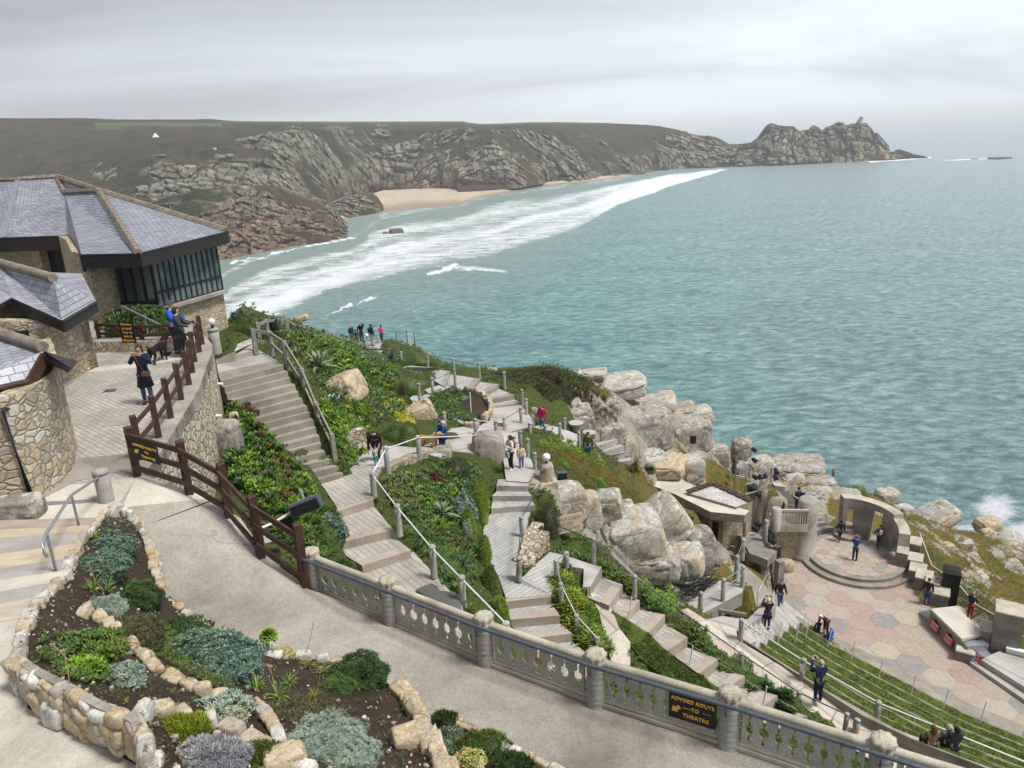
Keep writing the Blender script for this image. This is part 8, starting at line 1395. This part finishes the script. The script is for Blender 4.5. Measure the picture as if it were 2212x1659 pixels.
b = MB(); b.tube([c-w_*.1-u_*.2,W(590,1130,-8.4),W(566,1140,-8.4)],.035,8); build('arm',b,MT['white'],e_); b = MB(); b.tube([c+v_*.18+u_*.0-w_*.05,c+v_*.42-w_*.05],.04,8); b.beam(c-u_*.34+v_*.16,c+u_*.34+v_*.16,.03,.02); build('yoke',b,MT['galv'],e_)
fl_ = W(620,1128,-8.5); e_ = thing('floodlight',fl_,'black floodlight hanging under the large speaker','floodlight'); b = MB(); b.box(fl_,(.30,.16,.34),.3,bev=.03); build('housing',b,MT['black'],e_)
b = MB(); b.box(W(578,1162,-8.4),(.16,.13,.16),.4); build('junction_box',b,MT['white'],None,'cream junction box by the sloping dark fence','junction box')
b = MB()
for k in range(9): a = np.linspace(0,2*PI,22); r_ = .12+.012*k; pc = W(583,1198,-7.95); b.tube([pc+arr((r_*math.cos(t_),r_*math.sin(t_)*.9,.012*(k % 4)+.01*math.sin(3*t_))) for t_ in a],.011,5,cap=False)
b.tube([W(596,1205,-7.9),W(610,1225,-8.0),W(640,1245,-8.2),W(655,1262,-8.3)],.02,6); build('cable_coil',b,MT['black'],None,'coil of dark cable lying by the sloping dark fence','cable')
b = MB(); r2 = np.random.default_rng(5)
for k in range(26): p0 = Q('S4',r2.uniform(560,700),r2.uniform(330,420),-19.6); p1 = Q('S4',r2.uniform(820,960),r2.uniform(240,330),-20.2); m_ = (p0+p1)/2+arr(r2.normal(0,.25,3)); b.tube([p0,p0*.6+m_*.4-up*.1,m_,p1*.6+m_*.4,p1],.022,5)
build('cable_bundle',b,MT['black'],None,'tangled bundle of black cables under the boulders','cables')
def bez(lab,name,mat,rad,pts,cat='cable'): b = MB(); b.tube(pts,rad,5); build(name,b,MT[mat],None,lab,cat)
bez('black cable snaking over the granite face above the rock steps','cable','black',.03,[Q('S3',*k,-18.5-.0025*k[0]) for k in ((0,165),(100,180),(250,200),(320,225),(310,290),(290,330))])
fr = thing('lighting_rig',Q('S3',1500,1000,-24.5),'steel scaffold frame hung with black stage spotlights beside the sea','lighting rig')
PL = {k: Q('S3',*k,z) for k,z in (((1300,1110),-24.6),((1610,1100),-24.8),((1400,1000),-25.0))}
b = MB()
for (x,yb,yt,r) in ((1303,1110,680,-24.6),(1612,1110,760,-24.9),(1400,1000,820,-25.0),(1447,760,580,-25.4)): p_ = Q('S3',x,yb,r); h = hgt(p_,q('S3',x,yt)[1]); b.tube([p_,p_+up*h],.05,6)
zc = -23.4;
for a_,c2 in (((1400,905),(1612,850)),((1400,990),(1600,935)),((1303,820),(1400,840))): b.tube([Q('S3',*a_,zc),Q('S3',*c2,zc-.1)],.05,6)
build('frame',b,MT['galv'],fr)
SPT = [(1312,702),(1310,752),(1308,795),(1480,600),(1482,690),(1490,838),(1535,838),(1578,832),(1588,900),(1440,930),(1470,940),(1510,990),(1550,985),(1670,782),(1665,838),(1515,1250),(1490,1290),(1600,1290),(1620,1370),(1640,1400),(915,1195)]
slb = 'spotlights of the stage lighting'
for i,(x,y) in enumerate(SPT):
    c = Q('S3',x,y,-23.4 if y < 1100 else -23.6) if x > 1000 else Q('S3',x,y,-19.4); b = MB(); a = rng.uniform(-1,1); dd = norm((math.sin(a)*.6+.4,-.6,-.35)); b.tube([c-dd*.22,c-dd*.1,c+dd*.14,c+dd*.2],[.08,.15,.16,.19],12); b.tube([c-up*0,c+up*.25],.02,5)
    reg = 'on the upright left pole of the rig' if i < 3 else 'on the tall seaward mast' if i < 5 else 'on the upper bar of the rig' if i < 9 else 'on the lower bar of the rig' if i < 13 else 'on the right pole of the rig' if i < 15 else 'clustered below the balcony' if i < 20 else 'on the edge of the hut boulders'
    o_ = [0,0,0,3,3,5,5,5,5,9,9,9,9,13,13,15,15,15,15,15,20][i]; build('spotlight',b,MT['black'],None,(f'{ORD[i-o_]} ' if i < 20 else '')+'black stage spotlight '+reg,'spotlight',slb)
for i,(R_,x,y,r) in enumerate((('R2',1915,690,-7.7),('R2',1900,968,-8.2),('R2',1878,1088,-8.5))): b = MB(); c = Q(R_,x,y,r); b.tube([c-arr((.14,0,0)),c+arr((.10,0,0))],.05,10); build('drain_pipe',b,MT['white'],None,f'{ORD[i]} white pipe stub poking from the retaining wall, from the top','pipe','white pipe stubs in the retaining wall')
# safety fence along the sea side of the stage
msh,nt,b_ = newmat('green_mesh',.8); b_.inputs['Base Color'].default_value = (.08,.12,.09,1); b_.inputs['Alpha'].default_value = .45
P_ = [Q('S5',1290,1010,-26.6),Q('S5',1390,1290,-26.6),Q('S5',1620,1460,-26.8),Q('S5',1770,1640,-26.8),Q('S6',1960,480,-26.8)]; e_ = thing('mesh_fence',P_[2],'green mesh safety fence with a white top rail on the sea side of the stage','fence')
b = MB(); b.tube([p+up*1.0 for p in P_],.03,6); build('top_rail',b,MT['rail'],e_); b = MB(); b.grid(np.stack([np.array(P_),np.array(P_)+up*.98]),0,0,False); build('mesh',b,msh,e_)
# ------------------------------------------------------------------ people
CM = {}
def cm(c):
    k = tuple(c)
    if k not in CM: CM[k] = plain('cloth_'+str(len(CM)),c,.85,0,.2,9)
    return CM[k]
SKIN_T = {'fair': (.52,.33,.25),'tan': (.38,.23,.15),'dark': (.16,.09,.06)}
PEND = []
def skinned(name,V,E_,R_,mat,parent,root=0,sub=2):
    me = bpy.data.meshes.new(name); me.from_pydata([tuple(v) for v in V],E_,[]); o = link(bpy.data.objects.new(name,me)); o.modifiers.new('Skin','SKIN')
    for i,s_ in enumerate(me.skin_vertices[0].data): s_.radius = (R_[i],R_[i]) if np.isscalar(R_[i]) else R_[i]; s_.use_root = (i == root)
    sb_ = o.modifiers.new('Sub','SUBSURF'); sb_.levels = sub; sb_.render_levels = sub; o.parent = parent; PEND.append((o,mat)); return o
POSES = {
 'stand': {},'pocket': dict(e=((-.16,.02,.64),(.16,.02,.64)),w=((-.10,-.05,.53),(.10,-.05,.53))),
 'phone': dict(e=((-.15,-.07,.70),(.15,-.07,.70)),w=((-.05,-.19,.86),(.05,-.19,.86))),
 'cross': dict(e=((-.15,-.03,.66),(.15,-.03,.66)),w=((.02,-.12,.67),(-.02,-.12,.69))),
 'walk': dict(e=((-.14,.06,.64),(.14,-.05,.64)),w=((-.13,.04,.50),(.14,-.16,.54)),k=((-.05,-.05,.28),(.05,-.01,.28)),a=((-.055,-.12,.045),(.055,.12,.07))),
 'rail': dict(e=((-.14,-.08,.66),(.14,-.08,.66)),w=((-.08,-.22,.62),(.08,-.22,.62))),
 'point': dict(e=((-.15,.0,.64),(.2,-.12,.77)),w=((-.14,-.04,.50),(.27,-.26,.78))),
 'up': dict(e=((-.15,.0,.64),(.17,-.06,.88)),w=((-.14,-.04,.50),(.06,-.08,.97))),
 'bend': dict(lean=.9,e=((-.13,-.10,.64),(.13,-.10,.64)),w=((-.13,-.30,.62),(.13,-.30,.62))),
 'reach': dict(e=((-.17,-.02,.92),(.17,-.02,.92)),w=((-.20,-.04,1.06),(.20,-.04,1.06))),
 'sit': dict(sit=True,e=((-.14,-.05,.64),(.14,-.05,.64)),w=((-.08,-.18,.56),(.08,-.18,.56)))}
def person(lab,R_,x,yb,yt,r,pose,face,top,legs,hair=(.05,.03,.02),skin='fair',shoe=(.03,.03,.035),hstyle='short',coat=0.,extra=(),h=None,grp=None):
    p_ = Q(R_,x,yb,r) if R_ else W(x,yb,r); hh = h or hgt(p_,q(R_,x,yt)[1]); hh = max(.75,min(1.9,hh)); e_ = thing('person',p_,lab,'person',grp,math.radians(face)); P = POSES[pose]; sit = P.get('sit'); lean = P.get('lean',0)
    sh = 0. if not sit else -.26
    def tf(v):
        v = arr(v).copy()
        if lean and v[2] > .53: y_,z_ = v[1],v[2]-.53; v[1] = y_*math.cos(lean)-z_*math.sin(lean); v[2] = .53+z_*math.cos(lean)+y_*math.sin(lean)
        v[2] += sh; return v*hh
    el,wr = P.get('e',((-.135,.01,.64),(.135,.01,.64))),P.get('w',((-.145,-.03,.50),(.145,-.03,.50))); kn,an_ = P.get('k',((-.052,-.012,.285),(.052,-.012,.285))),P.get('a',((-.055,.01,.05),(.055,.01,.05)))
    wz = lambda v: tf(v)
    V,E_,Rd = [],[],[]
    def av(v,rad,par=None,raw=False):
        V.append(arr(v)*hh if raw else tf(v)); Rd.append(rad*hh if np.isscalar(rad) else (rad[0]*hh,rad[1]*hh)); i = len(V)-1
        if par is not None: E_.append((par,i))
        return i
    hipz = .525
    pv = av((0,0,hipz),(.075,.055)); sp_ = av((0,0,.64),(.068,.05),pv); ch = av((0,0,.765),(.085,.056),sp_); nk = av((0,0,.845),.03,ch); j_ = av((0,-.008,.875),.034,nk); hc = av((0,-.008,.925),(.045,.054),j_); av((0,0,.972),(.036,.042),hc); av((0,-.066,.912),.009,hc)
    for s_,ee,ww in ((-1,el[0],wr[0]),(1,el[1],wr[1])):
        s1 = av((s_*.098,0,.80),.034,ch); e1 = av(ee,.024,s1); w1_ = av(ww,.017,e1); dv = norm(arr(ww)-arr(ee)); pm_ = av(arr(ww)+dv*.03,(.020,.011),w1_); sdv = norm(np.cross(dv,(0,1,.2)))
        for f in range(4): k1 = av(arr(ww)+dv*.055+sdv*(f-1.5)*.009,.0055,pm_); av(arr(ww)+dv*(.075+.008*(1.5-abs(f-1.5)))+sdv*(f-1.5)*.010+arr((0,-.006,0)),.0045,k1)
        t1 = av(arr(ww)+dv*.035+sdv*s_*-.02,.0065,pm_); av(arr(ww)+dv*.055+sdv*s_*-.028,.005,t1)
    legsV = []
    for s_,kk,aa in ((-1,kn[0],an_[0]),(1,kn[1],an_[1])):
        if sit: kk = (s_*.07,-.24,.53); aa = (s_*.07,-.25,.30)
        h1_ = av((s_*.05,0,.49),.05,pv); k1 = av(kk,.034,h1_) if not lean or kk[2] < .53 else av(kk,.034,h1_); a1 = av(aa,.022,k1); av((aa[0],aa[1]-.07,aa[2]-.028),.016,a1); legsV.append((V[h1_],V[k1],V[a1]))
    skinned('body',V,E_,Rd,cm(SKIN_T[skin]),e_)
    # jacket
    g = .013*hh; T_ = [tf(v) for v in ((0,0,.50),(0,0,.55),(0,0,.66),(0,.002,.775),(0,.002,.835))]; TR_ = [(.083,.064),(.084,.064),(.080,.062),(.096,.066),(.044,.042)]
    if lean: T_[0] = arr((0,0,.50))*hh
    VV = list(T_); EE = [(0,1),(1,2),(2,3),(3,4)]; RR_ = [(a*hh,c*hh) for a,c in TR_]
    for s_,ee,ww in ((-1,el[0],wr[0]),(1,el[1],wr[1])):
        i = len(VV); VV += [tf((s_*.105,0,.80)),tf(ee),tf(ww)]; EE += [(3,i),(i,i+1),(i+1,i+2)]; RR_ += [.046*hh,.036*hh,.026*hh]
    skinned('jacket',VV,EE,RR_,cm(top),e_,2)
    VV = [tf((0,0,.53))]; RR_ = [(.082*hh,.062*hh)]; EE = []
    for (a_,k_,c_2) in legsV: i = len(VV); VV += [a_,k_,c_2]; EE += [(0,i),(i,i+1),(i+1,i+2)]; RR_ += [.058*hh,.042*hh,.032*hh]
    skinned('trousers',VV,EE,RR_,cm(legs),e_)
    for (a_,k_,c_2) in legsV:
        b = MB(); U = unit_sphere(10,7); U = np.sign(U)*abs(U)**.7; b.grid(U*arr((.028,.068,.028))*hh+c_2+arr((0,-.035,-.022))*hh,0,0,True,True); build('shoe',b,cm(shoe),e_,local=True)
    hd_ = tf((0,-.004,.93)); b = MB(); U = unit_sphere(16,12); U = U.copy(); back = (U[...,1] > -.25) | (U[...,2] > .45); U2 = U[5:]*arr((.054,.064,.058))*hh; U2[...,1] += .010*hh; U2[...,2] = np.where(U[5:][...,1] < -.2,np.maximum(U2[...,2],.026*hh),U2[...,2]); b.grid(U2+hd_,0,0,True,True)
    if hstyle == 'long': b.grid(unit_sphere(14,10)*arr((.062,.045,.095))*hh+hd_+arr((0,.035,-.07))*hh,0,0,True,True)
    if hstyle == 'bob': b.grid(unit_sphere(14,10)*arr((.064,.055,.062))*hh+hd_+arr((0,.022,-.02))*hh,0,0,True,True)
    hm = cm(hair)
    if hstyle != 'bald': build('hair',b,hm,e_,local=True)
    b = MB()
    for s_ in (-1,1): b.grid(unit_sphere(6,5)*.0065*hh+tf((s_*.018,-.056,.93)),0,0,True,True)
    build('eyes',b,cm((.02,.02,.02)),e_,local=True)
    if hstyle in ('cap','hat'): b = MB(); c0_ = tf((0,0,.955)); b.lathe(c0_,[(.075*hh if hstyle == 'hat' else .06*hh,-.004*hh),(.062*hh,.006*hh),(.056*hh,.035*hh),(.02*hh,.05*hh)],16); build('hat',b,cm((.06,.07,.05) if hstyle == 'hat' else (.015,.015,.02)),e_,local=True)
    if coat: b = MB(); zt,zb_ = .60+sh,.60-coat+sh; b.lathe((0,0,0),[(.082*hh,zt*hh),(.095*hh,(zt*.6+zb_*.4)*hh),(.125*hh,zb_*hh),(.118*hh,(zb_+.005)*hh)],18,lobes=4,amp=.04); build('coat_skirt',b,cm(top),e_,local=True)
    for kind,col in extra:
        b = MB()
        if kind == 'backpack': U = unit_sphere(14,10); U = np.sign(U)*abs(U)**.6; b.grid(U*arr((.075,.045,.11))*hh+tf((0,.105,.71)),0,0,True,True)
        elif kind == 'bag': U = unit_sphere(14,10); U = np.sign(U)*abs(U)**.45; b.grid(U*arr((.055,.028,.045))*hh+tf((.05,-.10,.52)),0,0,True,True); b.tube([tf((.05,-.10,.56)),tf((-.02,-.09,.70)),tf((-.08,-.02,.83))],.008*hh,5)
        elif kind == 'tote': U = unit_sphere(14,10); U = np.sign(U)*abs(U)**.4; b.grid(U*arr((.08,.03,.09))*hh+tf((.02,-.11,.47)),0,0,True,True); b.tube([tf((.02,-.10,.55)),tf((.09,-.03,.80))],.01*hh,5)
        elif kind == 'phone': b.box(tf((0,-.215,.885)),(.085*hh,.008,.045*hh))
        elif kind == 'hood': U = unit_sphere(14,8); b.grid(U*arr((.08,.06,.035))*hh+tf((0,.02,.845)),0,0,True,True)
        elif kind == 'glasses': b.box(tf((0,-.03,.985)),(.09*hh,.04*hh,.012*hh))
        build({'phone': 'phone','backpack': 'backpack','bag': 'shoulder_bag','tote': 'tote_bag','hood': 'hood','glasses': 'sunglasses'}[kind],b,cm(col),e_,local=True)
    return e_
NV,BK_,JN,WH = (.012,.018,.05),(.012,.012,.015),(.05,.09,.17),(.72,.70,.66)
person('woman in a long navy coat taking a picture with a yellow phone on the plaza','R2',1300,860,340,-6.5,'phone',10,(.012,.016,.05),JN,(.05,.02,.015),hstyle='long',coat=.30,extra=(('bag',(.12,.05,.03)),('phone',(.75,.38,.05))))
person('person in a bright blue jacket and grey hat leaning on the plaza fence','R2',1555,425,30,-6.5,'rail',85,(.02,.12,.55),(.03,.04,.06),(.2,.2,.2),hstyle='hat',h=1.78)
person('person in a long dark green coat beside the bright blue jacket','R2',1600,455,85,-6.5,'rail',95,(.035,.05,.04),(.03,.04,.04),(.03,.02,.02),coat=.3,hstyle='bob',h=1.68)
VG = 'people at the viewpoint'
person('bald man in navy at the left of the viewpoint group','R6',1300,455,280,-16.0,'pocket',60,NV,(.03,.04,.06),hstyle='bald',grp=VG); person('blond woman in black raising an arm at the viewpoint','R6',1385,445,262,-16.0,'up',0,BK_,BK_,(.55,.42,.25),hstyle='bob',grp=VG)
person('person in dark blue with a black cap behind the coral jacket','R6',1340,480,325,-15.7,'stand',200,(.02,.03,.07),BK_,hstyle='cap',skin='dark',grp=VG); person('man in navy with pale trousers and arm held out at the viewpoint','R6',1475,468,275,-15.9,'point',130,NV,(.45,.42,.38),(.01,.01,.01),'dark',extra=(('backpack',BK_),),grp=VG)
person('woman in a hot pink jacket at the right of the viewpoint group','R6',1560,442,285,-16.0,'cross',-30,(.75,.13,.30),JN,(.01,.01,.01),'dark',hstyle='bob',grp=VG); person('person in a coral pink jacket with a hood at the viewpoint rail','R6',1315,520,365,-15.4,'stand',150,(.85,.25,.22),BK_,(.02,.01,.01),'dark',hstyle='bob',grp=VG); person('small child in pale grey at the viewpoint rail','R6',1368,535,412,-15.2,'stand',0,(.35,.38,.36),(.4,.42,.45),(.5,.5,.5),'dark',grp=VG)
person('woman in a magenta pink jacket standing on the rock terrace','S1',1405,782,533,-15.6,'pocket',-35,(.50,.01,.10),JN,(.12,.05,.02),hstyle='bob',h=1.66)
person('woman in a pale coat with a printed tote bag on the path','S1',1135,1108,800,-13.3,'cross',-60,(.62,.57,.52),BK_,(.06,.03,.02),shoe=WH,hstyle='bob',extra=(('tote',(.35,.45,.55)),('backpack',(.20,.11,.05))))
person('small child in a cream and orange jacket walking behind the pale coat','S1',1225,1098,885,-13.35,'walk',0,(.66,.50,.36),(.14,.11,.25),(.04,.02,.02),shoe=(.08,.06,.12),hstyle='bob')
person('blond woman in a royal blue coat holding a dog lead','S1',555,955,672,-12.75,'rail',-70,(.01,.06,.28),(.02,.05,.14),(.60,.48,.32),hstyle='bob',coat=.14); person('person in blue standing just behind the blond woman','S1',525,925,655,-12.7,'stand',-100,(.015,.05,.22),(.03,.06,.14),(.12,.06,.04),hstyle='bob')
person('man in black bending down to hold the toddler by both hands','R6',1515,1470,1165,-11.8,'bend',5,BK_,(.02,.02,.03),h=1.75); person('toddler in a cream fleece and green trousers with raised arms','R6',1512,1520,1352,-11.65,'reach',10,(.62,.52,.48),(.03,.28,.22),(.05,.03,.02),shoe=WH,h=.85)
person('man in olive seen from behind on the rock steps','S1',1805,1030,850,-17.0,'stand',170,(.09,.075,.04),JN,(.05,.03,.02),h=1.72)
person('man in blue photographing from the middle of the round stage','S5',735,1122,912,-25.6,'phone',150,(.02,.07,.20),NV,(.06,.05,.05),h=1.72,extra=(('phone',BK_),)); person('person in black with a tan shoulder bag walking up the round stage','S5',605,955,768,-25.6,'walk',185,BK_,(.03,.035,.06),(.02,.01,.01),shoe=WH,hstyle='bob',extra=(('bag',(.5,.38,.2)),))
person('person in a teal jacket with a white backpack by the stage doorway','S5',940,1005,808,-25.6,'walk',185,(.01,.10,.20),(.02,.05,.12),(.05,.04,.03),extra=(('backpack',WH),)); person('man in olive with a black hat leaning in the arched niche','S5',640,770,578,-25.1,'pocket',10,(.14,.15,.09),(.02,.03,.06),hstyle='cap',skin='dark',h=1.7)
person('bald man in navy on the curved steps above the balcony','S5',258,700,548,-24.4,'stand',150,NV,BK_,hstyle='bald',h=1.74); person('person in a dark cap close behind the bald man on the curved steps','S5',235,690,540,-24.3,'stand',200,NV,BK_,hstyle='cap',h=1.72)
person('man in a dark jacket and jeans walking up from the stage','S4',1478,532,300,-25.2,'walk',5,BK_,JN,(.4,.38,.36),hstyle='bald',h=1.76,extra=(('glasses',BK_),)); person('woman in a purple coat with a fur hood taking a picture of the stage','S4',1368,722,446,-21.9,'phone',175,(.035,.02,.06),(.03,.07,.15),(.55,.45,.3),hstyle='bob',coat=.22,extra=(('hood',(.38,.28,.16)),('phone',BK_)))
person('grey-haired man in navy taking a picture from the pink promenade','S4',1810,1362,985,-19.65,'phone',190,(.015,.025,.07),(.012,.02,.05),(.33,.31,.29),shoe=(.3,.32,.36),extra=(('phone',BK_),)); person('person in maroon with a white hat bending over at the stage edge','S4',1880,770,612,-25.5,'bend',-60,(.14,.01,.03),BK_,(.7,.68,.62),hstyle='short',h=1.7)
person('child in a bright blue anorak sitting at the stage edge','S4',1920,850,720,-25.6,'sit',200,(.01,.09,.60),(.05,.08,.15),h=1.3); person('small child in dark clothes beside the person in maroon','S4',1815,760,670,-25.6,'sit',180,(.02,.03,.08),BK_,h=1.15)
person('woman with long brown hair sitting on the promenade wall at the bottom right','S6',1390,1540,1310,-20.,'sit',180,(.18,.12,.06),BK_,(.10,.045,.02),hstyle='long',h=1.62); person('black-haired person in dark clothes sitting at the bottom right','S6',1590,1560,1345,-20.,'sit',180,(.02,.025,.04),BK_,(.01,.01,.01),hstyle='bob',h=1.65); person('grey-haired person partly hidden between the seated pair','S6',1530,1530,1350,-20.1,'sit',180,(.2,.2,.2),BK_,(.42,.40,.36),hstyle='bob',h=1.6)
person('man in a dark jacket leaning by the stepped stage blocks','S5',1358,1508,1325,-26.0,'stand',140,(.03,.02,.04),JN,h=1.74); person('child in a yellow and blue jacket behind the stage blocks','S5',1430,1440,1310,-26.2,'stand',160,(.60,.48,.05),NV,(.25,.15,.07),h=1.3); person('person in navy with red trousers at the mesh fence behind the stone slab','S5',1735,1625,1460,-26.5,'rail',120,(.03,.03,.10),(.50,.02,.04),(.25,.16,.09),hstyle='bob',h=1.7)
bl_ = 'people far away on the beach'
for i,(x,y) in enumerate(((829.5,424.5),(876,430.5),(888,434),(904,433))): person(['walker alone near the cliff foot on the far beach','leftmost of three figures in the middle of the far beach','middle one of three figures on the far beach','rightmost of three figures on the far beach'][i],None,x,y,0,-57.5,'stand',90*i,BK_,NV,h=1.75,grp=bl_)
# dogs
def dog(lab,R_,x,y,r,L_,face,col,curly=True,sit=False,z0=0):
    p_ = Q(R_,x,y,r); e_ = thing('dog',p_,lab,'dog',None,math.radians(face)); V = [(0,.32,.52),(0,.12,.50),(0,-.15,.52),(0,-.34,.56),(0,-.45,.72),(0,-.52,.84),(0,-.64,.80),(0,-.72,.77)]; Rd = [.10,.115,.14,.12,.085,.10,.05,.03]; E_ = [(i,i+1) for i in range(7)]
    for s_ in (-1,1):
        i = len(V); V += [(s_*.09,.30,.42),(s_*.09,.24,.30),(s_*.09,.36,.16),(s_*.09,.33,.02),(s_*.09,.28,.01)]; Rd += [.075,.05,.03,.028,.02]; E_ += [(0,i),(i,i+1),(i+1,i+2),(i+2,i+3),(i+3,i+4)]
        i = len(V); V += [(s_*.09,-.28,.42),(s_*.09,-.26,.24),(s_*.09,-.28,.02),(s_*.09,-.33,.01)]; Rd += [.06,.038,.028,.02]; E_ += [(3,i),(i,i+1),(i+1,i+2),(i+2,i+3)]
        i = len(V); V += [(s_*.09,-.50,.86),(s_*.12,-.50,.74)]; Rd += [.03,.03]; E_ += [(5,i),(i,i+1)]
    i = len(V); V += [(0,.42,.60),(0,.50,.74)]; Rd += [.03,.02]; E_ += [(0,i),(i,i+1)]
    k = L_/1.1; skinned('body',[arr(v)*k for v in V],E_,[a*k for a in Rd],plain('dog_coat',col,.95,0,.3,30,.8),e_,2); return e_
dog('shaggy black dog standing on the plaza with its back turned','R2',1390,500,-6.5,1.0,165,(.012,.011,.012)); dog('golden curly-haired dog beside the blue coated women','S1',425,935,-12.6,1.15,60,(.45,.28,.13))
bez('red dog lead from the green coat to the black dog','dog_lead','red',.008,[Q('R2',1360,325,-5.7),Q('R2',1450,315,-5.75),Q('R2',1540,280,-5.6)],'lead') if 'red' in MT else None
# turn the grown skins into plain meshes
bpy.context.view_layer.update(); dg = bpy.context.evaluated_depsgraph_get()
NEW = [(o,bpy.data.meshes.new_from_object(o.evaluated_get(dg)),m_) for o,m_ in PEND]
for o,me,m_ in NEW:
    o.modifiers.clear(); o.data = me; me.materials.clear(); me.materials.append(m_)
    me.polygons.foreach_set('use_smooth',[True]*len(me.polygons))
